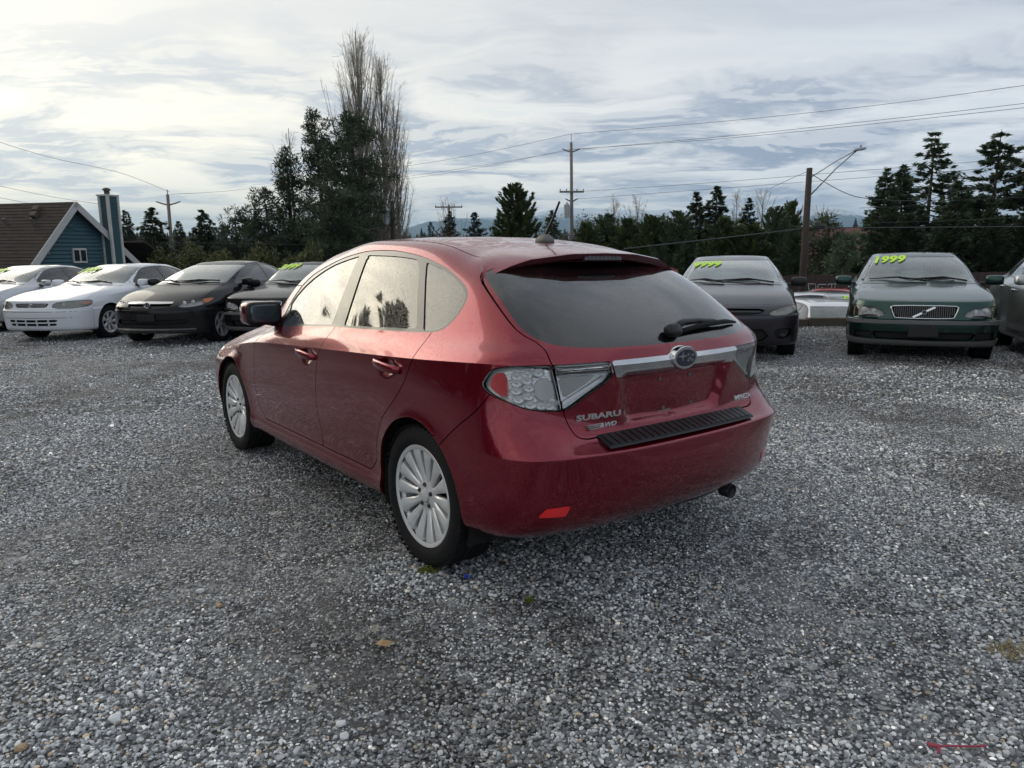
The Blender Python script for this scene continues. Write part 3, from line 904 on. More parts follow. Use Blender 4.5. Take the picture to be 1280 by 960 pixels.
foliage('needles_cedar', (.040, .062, .026), (.120, .155, .060))
foliage('needles_blue', (.020, .036, .028), (.058, .082, .064))
foliage('leaves_shrub', (.050, .060, .020), (.125, .130, .050))
foliage('twigs_brown', (.060, .044, .032), (.140, .108, .078), .1)
simple('bark', (.060, .048, .040), .9, nscale=6, namp=.5, bump=.6)
simple('bark_grey', (.150, .138, .120), .9, nscale=6, namp=.4, bump=.4)
simple('bark_twig', (.40, .345, .275), .9)

def quads(C, A, B, fold=0.0):
    """one quad per row: centre C, half axes A and B"""
    V = np.stack([C - A, C + B * .9, C + A, C - B * .9], 1).reshape(-1, 3)
    F = np.arange(len(V)).reshape(-1, 4)
    return V, F
def unit(v): return v / np.maximum(np.linalg.norm(v, axis=-1, keepdims=True), 1e-9)
def limb_tube(mb, pts, r0, r1, n=5):
    k = len(pts); mb.tube(pts, [r0 + (r1 - r0) * i / (k - 1) for i in range(k)], n, cap=False)

def conifer_meshes(h, r, seed, style='fir', dens=1.0, bare=.06, lean=0.0):
    g = np.random.default_rng(seed)
    mb = MB()
    sz = min(1.15, max(.42, r / 2.1))
    bend = g.normal(0, .010 * h, 2)
    def axis(z): f = z / h; return np.array([bend[0] * f * f + lean * f * h, bend[1] * f * f, z])
    limb_tube(mb, [tuple(axis(z)) for z in np.linspace(0, h * .985, 9)], .026 * h ** .85 + .03, .010, 7)
    Cs, As, Bs = [], [], []
    z = h * bare
    lump = g.uniform(.86, 1.14, 40)
    while z < h * .99:
        f = z / h
        if style == 'fir': prof = (1 - f) ** .66 * (.70 + .30 * min(1, f / .18))
        elif style == 'open': prof = 1.05 * (1 - f) ** .66 * (.75 + .25 * min(1, f / .25))
        else: prof = 1.1 * (1 - f) ** .58 * (.80 + .20 * min(1, f / .2))
        prof *= lump[int(f * 39)]
        nb = {'fir': 8, 'open': 7, 'cedar': 9}[style]
        for k in range(nb):
            a = g.uniform(0, 2 * math.pi)
            L = r * 1.12 * prof * g.uniform(.5, 1.12) + .03
            if style == 'open' and g.random() < .18: continue
            droop = {'fir': -.12, 'open': -.26, 'cedar': .18}[style] + g.normal(0, .12)
            base = axis(z)
            d = np.array([math.cos(a), math.sin(a), 0])
            m_ = max(2, int(L / (.15 * sz) * dens))
            tt = g.uniform(.10, 1.0, m_) ** .62
            curl = {'open': .20, 'cedar': .45, 'fir': .10}[style]
            pts = base + d * (L * tt)[:, None] + np.array([0, 0, 1]) * (droop * L * tt + curl * L * tt ** 2.5)[:, None]
            if L > .5:
                limb_tube(mb, [tuple(base), tuple(base + d * L * .5 + np.array([0, 0, droop * L * .5])), tuple(base + d * L * .92 + np.array([0, 0, droop * L * .92 + curl * .8 * L]))], .010 + .010 * L, .004, 3)
            side = np.array([-d[1], d[0], 0])
            wid = (.03 + .26 * L * (1 - tt * .85))[:, None] * min(1, .55 + .2 * L)
            for q in range(6):
                off = side * g.normal(0, 1, (m_, 1)) * wid * .55 + np.array([0, 0, 1]) * g.normal(-.01, .035 + .02 * L, (m_, 1))
                ln = g.uniform(.09, .21, (m_, 1)) * sz * (1.0 if style != 'cedar' else 1.1)
                sd = np.sign((off * side).sum(1, keepdims=True))
                ax = unit(d * .8 + side * sd * g.uniform(.2, 1.0, (m_, 1)) + np.array([0, 0, 1]) * g.normal(droop * .8 + curl, .28, (m_, 1)))
                bx = unit(np.cross(ax, g.normal(size=(m_, 3)) * .5 + np.array([0, 0, 1]))) * ln * g.uniform(.22, .42, (m_, 1))
                Cs.append(pts + off); As.append(ax * ln); Bs.append(bx)
        z += {'fir': .20, 'open': .27, 'cedar': .20}[style] * (.75 + .5 * g.random()) * max(.6, min(1.4, h / 9)) ** .6
    C = np.concatenate(Cs); A = np.concatenate(As); B = np.concatenate(Bs)
    V, F = quads(C, A, B)
    return (np.array(mb.V), mb.F), (V, F)

def pine_meshes(h, r, seed, base=.12, dens=1.0, crown=None):
    """long-needled pine: tufts in clumps at the ends of irregular limbs"""
    g = np.random.default_rng(seed); mb = MB()
    bend = g.normal(0, .02 * h, 2)
    def axis(z): f = z / h; return np.array([bend[0] * math.sin(f * 2.6), bend[1] * f * f, z])
    limb_tube(mb, [tuple(axis(z)) for z in np.linspace(0, h * .96, 10)], .026 * h ** .85 + .05, .03, 7)
    Cs, As, Bs = [], [], []
    n = int(h * 9 * dens)
    for i in range(n):
        f = base + (1 - base) * g.random() ** .85
        a = g.uniform(0, 2 * math.pi)
        prof = crown(f) if crown else (1 - f) ** .55
        L = r * prof * g.uniform(.35, 1.12) + .15
        d = np.array([math.cos(a), math.sin(a), 0]); b0 = axis(f * h)
        tip = b0 + d * L + np.array([0, 0, L * g.uniform(-.15, .45)])
        limb_tube(mb, [tuple(b0), tuple((b0 + tip) / 2 + np.array([0, 0, -.06 * L])), tuple(tip)], .02 + .012 * L, .008, 3)
        for q in range(2 + int(L * 1.5)):
            s = 1 - .75 * (q / (2 + L * 1.5)) * g.uniform(.6, 1.1)
            c0 = b0 + (tip - b0) * s + g.normal(0, .14, 3)
            m_ = 30; cr = g.uniform(.24, .44)
            v = unit(g.normal(size=(m_, 3)) + np.array([0, 0, .35]))
            ln = cr * g.uniform(.22, .42, (m_, 1))
            Cs.append(c0 + v * cr * g.uniform(.3, .9, (m_, 1))); As.append(v * ln); Bs.append(unit(np.cross(v, g.normal(size=(m_, 3)))) * ln * .26)
    V, F = quads(np.concatenate(Cs), np.concatenate(As), np.concatenate(Bs))
    return (np.array(mb.V), mb.F), (V, F)

def bare_meshes(h, w, seed, upright=.75, nl=46, fine=9, trunk_h=.96, r0=.16, min_r=.010, droop=0):
    """leafless tree: trunk, limbs, then twigs as thin three-sided rods"""
    g = np.random.default_rng(seed); mb = MB(); tw = MB()
    top = h * trunk_h
    bend = g.normal(0, .004 * h if upright > .8 else .015 * h, 2)
    def axis(z): f = z / h; return np.array([bend[0] * f * f, bend[1] * f * f, z])
    limb_tube(mb, [tuple(axis(z)) for z in np.linspace(0, top, 9)], r0, .02, 7)
    up = upright
    for i in range(nl):
        e = .16 + .80 * ((i + g.random()) / nl) ** .9           # height of the tip, on an egg-shaped outline
        env = float(np.interp(e, [0, .2, .44, .6, .76, .88, .96, 1], [.3, .75, 1, 1, .88, .6, .28, .02]))
        reach = w * env * g.uniform(.25, 1.0); a = g.uniform(0, 2 * math.pi)
        rise = reach * (1.0 + 2.6 * up) * g.uniform(.8, 1.3) + .25
        b0 = axis(max(.06 * h, min(top, e * h - rise)))
        d = np.array([math.cos(a), math.sin(a), 0]); tip = axis(0) * 0 + np.array([0, 0, e * h]) + d * reach
        pts = [b0 + d * reach * s ** (.75 if up > .8 else .9) + np.array([0, 0, (e * h - b0[2]) * s ** (1.2 if up > .8 else 1.0)]) + g.normal(0, .02 * reach + .01, 3) * (s > 0) for s in (0, .3, .6, 1.0)]
        limb_tube(mb, [tuple(p) for p in pts], min(.06, .008 + .006 * rise), min_r * .8, 4)
        for k in range(fine):
            s = g.uniform(.10, 1.0); j = min(2, int(s * 3)); u = s * 3 - j
            p = pts[j] * (1 - u) + pts[j + 1] * u
            dd = unit(d * g.uniform(.0, .8) + g.normal(0, .5, 3) + np.array([0, 0, .25 + .8 * up]))
            ln = g.uniform(.3, .8) * (h / 14) ** .6
            if p[2] + ln > h * .985: ln = max(.12, h * .985 - p[2])
            q1 = p + dd * ln * .5 + g.normal(0, .03, 3); q2 = p + dd * ln + np.array([0, 0, .08 * ln])
            limb_tube(tw, [tuple(p), tuple(q1), tuple(q2)], min_r * .9, min_r * .5, 3)
            for _ in range(2):
                d2 = unit(dd + g.normal(0, .55, 3)); l2 = ln * g.uniform(.35, .65)
                limb_tube(tw, [tuple(q1), tuple(q1 + d2 * l2)], min_r * .6, min_r * .4, 3)
    return (np.array(mb.V), mb.F), (np.array(tw.V), tw.F)

def sight(px, py, y):
    """point at forward distance y on the sight line through a picture point"""
    d = _m.to_3x3() @ Vector(((px - 640) / FPX, (480 - py) / FPX, -1))
    return Vector((0, 0, CAM_H)) + d * (y / d.y)
def wx(px, y, py=300): return sight(px, py, y).x
def top_z(py, y, px=640): return sight(px, py, y).z

_tree_cache = {}
def tree(name, label, px, y, top, half_w, kind, seed, leaf, bark='bark', group=None, dx=0, **kw):
    x = wx(px, y, (top + 320) / 2) + dx; gz = float(ground_z(x, y)) - .1
    h = top_z(top, y, px) - gz; r = half_w / FPX * y
    key = kw.pop('share', None)
    o = thing(name, label, 'tree', (x, y, gz), rotz=seed * 1.3, group=group)
    if key and key in _tree_cache:
        a, b, h0, r0 = _tree_cache[key]
        ta = link(bpy.data.objects.new('trunk', a)); tb = link(bpy.data.objects.new('crown', b))
        ta.parent = o; tb.parent = o
        o.scale = (r / r0, r / r0, h / h0)
        return o
    if kind == 'pine': (tv, tf), (cv, cf) = pine_meshes(h, r, seed, **kw)
    elif kind == 'bare': (tv, tf), (cv, cf) = bare_meshes(h, r, seed, **kw)
    else: (tv, tf), (cv, cf) = conifer_meshes(h, r, seed, kind, **kw)
    a = mesh_obj('trunk', tv, tf, bark, o, smooth=True); b = mesh_obj('crown', cv, cf, leaf, o)
    if key: _tree_cache[key] = (a.data, b.data, h, r)
    return o
G1 = 'conifers standing behind the lot'
full = lambda f: (min(1, (1 - f) * 3.0) ** .6) * min(1, .45 + f * 1.2)
# left part
tree('conifer', 'dark conifer rising directly behind the blue-green chimney', 160, 46, 262, 26, 'fir', 1, 'needles_dark', group=G1)
tree('conifer', 'broad dark conifer left of the leftmost utility pole, beyond the house', 191, 44, 257, 38, 'fir', 2, 'needles_dark', group=G1)
tree('conifer', 'small pointed conifer just right of the leftmost utility pole', 227, 52, 276, 20, 'fir', 3, 'needles_dark', group=G1)
tree('conifer', 'conifer standing alone above the roof of the black saloon', 256, 44, 261, 36, 'fir', 4, 'needles_dark', group=G1)
tree('pine', 'low round-headed pine at the left foot of the tall pine clump', 297, 43, 264, 30, 'pine', 5, 'needles_dark', crown=full, dens=1.6, base=.02)
tree('pine', 'bushy pine between the low round pine and the tall pine clump', 336, 42, 240, 30, 'pine', 6, 'needles_dark', crown=full, dens=1.5, base=.02)
tree('pine', 'narrow leaning pine on the left side of the tall pine clump', 362, 43, 186, 27, 'pine', 7, 'needles_dark', dens=1.7, base=.02)
tree('pine', 'tallest slim pine of the clump in front of the bare poplars', 396, 44, 143, 36, 'pine', 8, 'needles_dark', dens=1.7, base=.03)
tree('pine', 'broad round-topped pine close against the bare poplars', 444, 43, 148, 48, 'pine', 9, 'needles_dark', crown=lambda f: (min(1, (1 - f) * 3.4) ** .5) * min(1, .62 + f * .5), dens=2.3, base=.06)
tree('pine', 'low dark pine filling the foot of the clump above the hatchback mirror', 412, 40, 236, 52, 'pine', 31, 'needles_dark', crown=full, dens=2.4, base=.02)
tree('poplar', 'tall bare poplar with upswept branches, the highest tree in view', 451, 52, 24, 52, 'bare', 11, 'bark_twig', 'bark_grey', upright=.95, nl=300, fine=12, r0=.22, min_r=.0085)
tree('poplar', 'second bare poplar, right of the highest one and a little lower', 479, 53, 58, 38, 'bare', 12, 'bark_twig', 'bark_grey', upright=.95, nl=190, fine=11, r0=.19, min_r=.0085)
tree('poplar', 'slender bare poplar at the right edge of the poplar group', 497, 54, 118, 22, 'bare', 13, 'bark_twig', 'bark_grey', upright=.9, nl=90, fine=11, r0=.12, min_r=.010)
tree('bare_tree', 'thin bare tree showing behind the left side of the pine clump', 366, 50, 152, 34, 'bare', 14, 'bark_twig', 'bark_grey', upright=.5, nl=40, fine=6, r0=.12, min_r=.010)
# middle
tree('bare_tree', 'round-headed bare tree behind the small pole with a crossarm', 562, 72, 240, 36, 'bare', 15, 'bark_twig', 'bark_grey', upright=.7, nl=60, fine=9, r0=.2, min_r=.014, trunk_h=.75)
tree('conifer', 'small dark conifer beside the pole with a crossarm, beyond the hatchback roof', 563, 64, 263, 22, 'fir', 16, 'needles_blue', group=G1)
tree('conifer', 'small pointed conifer between the crossarm pole and the big feathery cedar', 594, 60, 265, 26, 'fir', 17, 'needles_blue', group=G1)
tree('conifer', 'tiny conifer left of the crossarm pole beyond the hatchback roof', 538, 64, 276, 14, 'fir', 41, 'needles_blue', group=G1)
tree('cedar', 'big feathery cedar standing over the hatchback roof, left of the aerial', 645, 44, 229, 38, 'cedar', 18, 'needles_cedar', dens=1.6, bare=.02)
tree('conifer', 'slim conifer right behind the aerial of the hatchback', 689, 60, 262, 24, 'fir', 19, 'needles_fir', group=G1)
tree('bare_tree', 'small bare tree just left of the tall middle utility pole', 690, 75, 262, 26, 'bare', 42, 'bark_twig', 'bark_grey', upright=.7, nl=36, fine=8, r0=.1, min_r=.014, trunk_h=.7)
G2 = 'conifers of the hedge row behind the plum coupe'
hedge = [(733, 279, 34, 38, 1, 'hedge conifer at the row\'s left end, beside the tall middle pole'), (761, 268, 36, 40, 0, 'hedge conifer in the row, first full one right of the tall middle pole'),
         (785, 275, 36, 38, 1, 'low hedge conifer below the pair of bare trees'), (815, 270, 38, 37, 2, 'hedge conifer in the row above the left end of the hatchback spoiler'),
         (847, 264, 36, 36, 0, 'hedge conifer left of the two tall dark firs, above the spoiler tip'), (905, 273, 42, 35, 1, 'broad yellow-green hedge conifer directly above the plum coupe'),
         (939, 280, 42, 34, 2, 'pale green drooping hedge conifer above the right half of the plum coupe roof'), (969, 259, 28, 37, 0, 'left one of two thin-topped conifers left of the brown pole'), (986, 254, 28, 38, 1, 'right one of two thin-topped conifers left of the brown pole')]
for i, (px, tp, hw, yy, sh, lb) in enumerate(hedge):
    tree('conifer', lb, px, yy, tp, hw, 'cedar', 50 + i, 'needles_cedar' if sh else 'needles_fir', group=G2, dens=1.35, bare=.01, share='hedge%d' % sh)
tree('conifer', 'dark bushy fir, left one of the pair rising above the plum coupe', 871, 42, 239, 36, 'fir', 21, 'needles_dark', dens=1.3)
tree('conifer', 'tall narrow fir, right one of the pair rising above the plum coupe', 894, 41, 232, 38, 'fir', 22, 'needles_dark', dens=1.2)
tree('conifer', 'pointed blue-green fir between the bare trees above the plum coupe', 934, 48, 247, 28, 'fir', 23, 'needles_blue', dens=1.2)
for i, (px, tp, hw, lb) in enumerate([(766, 240, 18, 'slim bare tree, left one of the pair above the hedge row'), (797, 236, 26, 'wide bare tree, right one of the pair above the hedge row'),
                                      (922, 232, 20, 'slim bare tree just left of the pointed blue-green fir'), (953, 227, 26, 'tall spreading bare tree right of the pointed blue-green fir')]):
    tree('bare_tree', lb, px, 66, tp, hw, 'bare', 60 + i, 'bark_twig', 'bark_grey', upright=.62, nl=44, fine=9, r0=.13, min_r=.014, trunk_h=.8)
tree('bare_tree', 'brownish bare tree seen right behind the brown pole', 1026, 60, 250, 32, 'bare', 65, 'bark_twig', 'bark', upright=.55, nl=46, fine=10, r0=.12, min_r=.014, trunk_h=.7)
tree('pine', 'small dark pine in front of the red roof', 1033, 31, 277, 25, 'pine', 24, 'needles_dark', crown=full, dens=1.9, base=.04)
tree('pine', 'scrubby tree with a bare lower trunk against the red roof', 1058, 29.5, 298, 16, 'pine', 25, 'needles_fir', crown=full, dens=1.0, base=.3)
tree('conifer', 'low conifer just left of the brown pole', 990, 33, 280, 22, 'cedar', 26, 'needles_fir', dens=1.3, bare=.02)
# right
tree('conifer', 'dense dark conifer left of the tall open fir, above the green saloon', 1104, 37, 208, 42, 'fir', 27, 'needles_fir', dens=1.6, bare=.01)
tree('conifer', 'second dense conifer between the dark one and the tall open fir', 1127, 38, 205, 46, 'fir', 28, 'needles_fir', dens=1.4, bare=.01)
tree('fir', 'tall open-branched fir with a spire top, right of the dense dark conifers', 1163, 39, 162, 66, 'open', 29, 'needles_fir', dens=1.3, bare=.03)
tree('conifer', 'shorter dark conifer between the two tall open firs', 1197, 36, 222, 46, 'fir', 30, 'needles_fir', dens=1.3, bare=.02)
tree('fir', 'tall layered fir, second from the right edge', 1243, 37, 158, 76, 'open', 33, 'needles_fir', dens=1.9, bare=.03)
tree('fir', 'fir at the right edge reaching into the picture with one long branch', 1316, 34, 120, 84, 'open', 34, 'needles_dark', dens=1.8, bare=.03)
for i, (px, tp, hw, yy, lb) in enumerate([(1112, 262, 28, 32, 'broad dark conifer skirt above the left half of the green saloon roof'), (1135, 268, 36, 31, 'broad dark conifer skirt above the middle of the green saloon roof'), (1185, 266, 36, 31, 'broad dark conifer skirt above the right half of the green saloon roof'),
                                          (1235, 262, 36, 31, 'broad dark conifer skirt above the gap between the green and grey saloons'), (1285, 258, 36, 31, 'broad dark conifer skirt above the grey saloon at the right edge')]):
    tree('conifer', lb, px, yy, tp, hw, 'cedar', 70 + i, 'needles_dark', dens=1.5, bare=.0, share='skirt')
# shrubs and scrub
def shrub(name, label, px, y, top, half_w, seed, leaf, cat='shrub', group=None, n=4200, size=.11):
    g = np.random.default_rng(seed)
    x = wx(px, y); gz = float(ground_z(x, y)) - .1; h = top_z(top, y) - gz; r = half_w / FPX * y
    o = thing(name, label, cat, (x, y, gz), group=group)
    lob = [(g.uniform(-.6, .6) * r, g.uniform(-.4, .4) * r, h * g.uniform(.35, .62), r * g.uniform(.35, .6), h * g.uniform(.28, .42)) for _ in range(9)]
    C = []
    for k in range(n):
        q = lob[g.integers(len(lob))]; v = unit(g.normal(size=3))
        rr = g.uniform(.55, 1.05)
        C.append((q[0] + v[0] * q[3] * rr, q[1] + v[1] * q[3] * rr, max(.05, q[2] + v[2] * q[4] * rr)))
    C = np.array(C); n_ = len(C)
    ax = unit(g.normal(size=(n_, 3)) + np.array([0, 0, .5])); ln = g.uniform(.5, 1.2, (n_, 1)) * size
    V, F = quads(C, ax * ln, unit(np.cross(ax, g.normal(size=(n_, 3)))) * ln * .45)
    mesh_obj('crown', V, F, leaf, o)
    mb = MB()
    for q in lob: mb.tube([(0, 0, 0), (q[0] * .5, q[1] * .5, q[2] * .6), (q[0], q[1], q[2] + q[4] * .6)], [.03, .02, .008], 4, cap=False)
    mesh_obj('trunk', mb.V, mb.F, 'bark', o)
    return o
GS = 'shrubs along the back of the lot'
for i, (px, tp, hw, yy, lb) in enumerate([(205, 303, 26, 34, 'green shrub at the foot of the leftmost utility pole'), (243, 297, 24, 35, 'yellow-green shrub between the leftmost pole and the lone conifer'), (282, 300, 26, 34, 'shrub below the low round pine'),
                                          (325, 300, 28, 33, 'shrub above the roof of the black saloon'), (372, 296, 30, 32, 'shrub under the tall pine clump')]):
    shrub('shrub', lb, px, yy, tp, hw, 80 + i, 'leaves_shrub', group=GS)
for i, (px, tp, hw, yy, lb) in enumerate([(512, 278, 28, 56, 'brown leafless thicket at the right foot of the poplars'), (556, 283, 26, 58, 'brown thicket around the foot of the crossarm pole'), (612, 286, 22, 58, 'low brown thicket left of the feathery cedar'),
                                          (702, 282, 24, 56, 'brown thicket left of the tall middle pole'), (735, 262, 30, 70, 'high brown thicket right behind the tall middle pole'), (842, 255, 14, 70, 'rounded brown treetop above the hedge row'),
                                          (1002, 268, 30, 58, 'brown thicket behind the brown pole'), (1062, 272, 26, 62, 'brown thicket above the red roof')]):
    shrub('thicket', lb, px, yy, tp, hw, 90 + i, 'twigs_brown', 'thicket', n=2200, size=.15)

# trees standing left of the picture: their reflections show low in the hatchback's side windows
for i, (x_, y_, h_, r_, lb) in enumerate([(-27, 3.5, 10.0, 3.6, 'dense conifer left of the view, southernmost of the side row'), (-28, 9, 12.0, 4.0, 'dense conifer left of the view, second of the side row'), (-28.5, 14.5, 11.5, 3.8, 'dense conifer left of the view, third of the side row'),
                                          (-29, 18.5, 13.0, 4.2, 'tall conifer left of the view, fourth of the side row'), (-31, 24, 11.0, 3.4, 'dense conifer left of the view, northernmost of the side row'), (-29, -2, 13, 4.0, 'dense conifer left of the view, behind the photographer'), (-28, -8, 10, 3.6, 'dense conifer far left behind the photographer')]):
    o = thing('conifer', lb, 'tree', (x_, y_, float(ground_z(x_, y_)) - .1), rotz=i * 1.1, group='conifers along the left side of the lot')
    a_, b_, h0, r0 = _tree_cache['skirt']
    for nm, me in (('trunk', a_), ('crown', b_)):
        c = link(bpy.data.objects.new(nm, me)); c.parent = o
    o.scale = (r_ / r0, r_ / r0, h_ / h0)
# ------------------------------------------------------------------ house on the left
def bands(name, c0, c1, per, mortar, axis=2, rough=.8):
    m, t = mat(name)
    obj = t.n('ShaderNodeTexCoord').outputs['Object']
    nz = t.noise(obj, 3.0, 5, .6); n2 = t.noise(t.mapping(obj, scale=(1, 1, 8)), 2.0, 3, .6)
    c = t.mix(t.math('ADD', t.math('MULTIPLY', nz, .6), t.math('MULTIPLY', n2, .4)), c0, c1)
    b = t.n('ShaderNodeBsdfPrincipled', ins={'Base Color': c, 'Roughness': rough})
    t.n('ShaderNodeOutputMaterial', i_Surface=b.outputs[0])
bands('siding_teal', (.030, .075, .098), (.055, .115, .142), .18, 0)
simple('trim_white', (.46, .46, .45), .6, nscale=5, namp=.2)
simple('trim_stained', (.50, .50, .46), .7, nscale=2.5, namp=.4)
m, t = mat('shingles')
obj = t.n('ShaderNodeTexCoord').outputs['Object']
v = t.n('ShaderNodeTexBrick', ins={'Vector': obj, 'Color1': (.022, .014, .011, 1), 'Color2': (.044, .029, .023, 1), 'Mortar': (.014, .010, .009, 1), 'Scale': 1.0, 'Mortar Size': .012, 'Brick Width': .30, 'Row Height': .15})
c = t.mix(1.0, v.outputs[0], t.mix(t.noise(obj, .8, 4, .6), (.75, .75, .75), (1.35, 1.3, 1.25)), blend='MULTIPLY')
b = t.n('ShaderNodeBsdfPrincipled', ins={'Base Color': c, 'Roughness': .85})
t.n('ShaderNodeOutputMaterial', i_Surface=b.outputs[0])
simple('window_dark', (.02, .025, .03), .08, spec=.8)

HA = Vector((-17.9, 30.0, 0)); 
hx = Vector((.28, .96, 0)).normalized()      # along the gable wall, away from the lot
hn = Vector((hx.y, -hx.x, 0))                # out of the gable wall
Hm = Matrix((hx, hn * -1, Vector((0, 0, 1)))).transposed()   # local x along the wall, local y into the house
GZ = -2.0
house = thing('house', 'blue-green clapboard house with steep brown roof and tall chimney at the left edge', 'house', (HA.x, HA.y, GZ), rot=Hm)
APEX = 3.20 - GZ; EL, ZL = -3.2, 3.20 - 1.07 * 3.2 - GZ; ER, ZR = 3.2, 3.20 - .82 * 3.2 - GZ
sl_l = (APEX - ZL) / -EL; sl_r = (APEX - ZR) / ER
def roof_h(x): return APEX + (sl_l * x if x < 0 else -sl_r * x)
# gable wall made of overlapping boards
MB().add([(EL, .02, 0), (ER, .02, 0), (ER, .02, ZR), (0, .02, APEX), (EL, .02, ZL), (EL, 9, 0), (ER, 9, 0), (ER, 9, ZR), (0, 9, APEX), (EL, 9, ZL)],
         [(0, 1, 2, 3, 4), (5, 9, 8, 7, 6), (0, 4, 9, 5), (1, 6, 7, 2)]).build('wall', 'siding_teal', house)
wall = house.children[0]
bw = .155; k = 0; z = .9
while z < APEX - .2:
    zt = z + bw
    xl = max(EL, -(APEX - z) / sl_l); xr = min(ER, (APEX - z) / sl_r)
    xl2 = max(EL, -(APEX - zt) / sl_l) if zt < APEX else 0; xr2 = min(ER, (APEX - zt) / sl_r) if zt < APEX else 0
    MB().add([(xl, -.055, z), (xr, -.055, z), (xr2, .0, zt), (xl2, .0, zt), (xl, .02, z), (xr, .02, z)], [(0, 1, 2, 3), (0, 4, 5, 1)]).build('board', 'siding_teal', wall)
    z = zt
def roof_slab(xa, za, xb, zb, y0, y1, nm='roof', par=house):
    """slab from the ridge (xa) to the eave (xb); local object axes follow the slope for the shingle rows"""
    d = Vector((xb - xa, 0, zb - za)); L = d.length; u = d.normalized(); w = Vector((0, 1, 0)); n = w.cross(u)
    if n.z < 0: n = -n
    o = MB().box((0, L / 2, 0), (y1 - y0, L, .10)).build(nm, 'shingles', par)
    mm = Matrix((w, u, w.cross(u))).transposed().to_4x4(); mm.translation = Vector((xa, (y0 + y1) / 2, za))
    o.matrix_local = mm
    return o
ov = .35
rl = roof_slab(0, APEX + .06, EL - .45, ZL - .45 * sl_l + .06, -ov, 14)
rr = roof_slab(0, APEX + .055, ER + .3, ZR - .3 * sl_r + .055, -ov, 14)
# raised butt edges of the shingle courses on the slope that faces the lot
Lr = math.hypot(EL - .45, APEX - ZL + .45 * sl_l)
for k in range(int(Lr / .18)):
    sgn = 1 if (Vector((0, 1, 0)).cross(Vector((EL, 0, ZL - APEX)).normalized())).z > 0 else -1
    MB().box((0,   .10 + .18 * k, sgn * .055), (14 + ov - .02, .014, .016)).build('shingle_course', 'shingles', rl)
def rake(xa, za, xb, zb):
    a = Vector((xa, -ov - .02, za)); b = Vector((xb, -ov - .02, zb)); u = (b - a).normalized(); n = Vector((-u.z, 0, u.x)); n = n if n.z > 0 else -n
    lo = -n * .20; th = Vector((0, .05, 0)); hi = n * .055
    MB().hexa([a + lo, b + lo, b + hi, a + hi], [a + lo + th, b + lo + th, b + hi + th, a + hi + th]).build('rake_board', 'trim_white', house)
rake(0, APEX + .06, EL - .45, ZL - .45 * sl_l + .06); rake(0, APEX + .06, ER + .3, ZR - .3 * sl_r + .06)
# window, round vent and security light in the gable
wn = MB().box((.15, -.07, 3.16), (.66, .08, .60)).build('window', 'trim_white', house)
for xx in (-.01, .31): MB().box((xx, -.115, 3.16), (.24, .01, .44)).build('pane', 'window_dark', wn)
MB().lathe([(-.03, .24), (-.06, .22), (-.05, .17), (-.02, .16), (-.02, .001)], 20, axis='y', c=(-.02, -.01, APEX - .78)).build('gable_vent', 'siding_teal', house, smooth=True)
fl = MB().box((-1.55, -.08, 3.30), (.16, .06, .10)).build('flood_light', 'trim_white', house)
for dx in (-.12, .12): MB().lathe([(-.20, .075), (-.10, .05), (-.05, .03)], 12, axis='y', c=(-1.55 + dx, -.04, 3.30)).build('lamp_head', 'trim_white', fl, smooth=True)
# roof vents
sgn = 1 if (Vector((0, 1, 0)).cross(Vector((EL, 0, ZL - APEX)).normalized())).z > 0 else -1
for (y, d) in ((-.3 + 1.6, .42), (-.3 + 1.5, .75), (4.4, .40), (4.0, 2.55), (10.5, .5)):
    p = rl.matrix_local @ Vector((y - 6.8, d, sgn * .10))
    MB().box((y - 6.82, d, sgn * .12), (.30, .26, .16)).build('roof_vent', 'old_timber', rl, bevel=.02)
for (y, d) in ((.9, 1.25), (2.3, 1.25)):
    MB().tube([(y - 6.8, d, sgn * .04), (y - 6.8, d - .10, sgn * .32)], .045, 8).build('vent_pipe', 'grey_plastic', rl)
# chimney: a boarded chase with white corner boards
ch = MB(); cw, cd, ctop = .52, .46, 3.62 - GZ
cx0 = 1.72
ch.box((cx0, -cd / 2 - .02, ctop / 2), (cw, cd, ctop)).build('chimney', 'siding_teal', house)
chim = house.children[-1]
z = 1.0
while z < ctop - .1:
    MB().box((cx0, -cd / 2 - .02, z), (cw + .05, cd + .05, .030)).build('board', 'siding_teal', chim)
    z += bw
for sx_ in (-1, 1):
    for yy in (-cd - .03, -.06):
        MB().box((cx0 + sx_ * cw / 2, yy, ctop / 2), (.10, .10, ctop + .02)).build('corner_board', 'trim_stained', chim)
MB().box((cx0, -cd / 2 - .02, ctop + .03), (cw + .12, cd + .12, .07)).build('chimney_cap', 'trim_white', chim)
MB().lathe([(0, .11), (.14, .11), (.15, .17), (.21, .15), (.26, .05), (.26, .001)], 14, axis='z', c=(cx0, -cd / 2, ctop + .10)).build('flue_cap', 'old_timber', chim)
# lower wing behind the chimney
w0 = MB().box((5.0, 1.6, .95), (3.0, 3.0, 1.9)).build('wing_wall', 'siding_teal', house)
roof_slab(3.55, 3.75, 6.9, 1.82, -.25, 3.6, 'wing_roof')
MB().box((6.75, 1.6, 1.80), (.08, 3.9, .16)).build('fascia', 'trim_white', house)
MB().box((6.45, .05, .95), (.16, .16, 1.9)).build('corner_board', 'trim_white', house)
a_, b_ = Vector((4.2, -.35, 1.9)), Vector((5.2, -.35, .9))
MB().tube([a_, b_], .06, 4).build('stair_rail', 'trim_white', house)

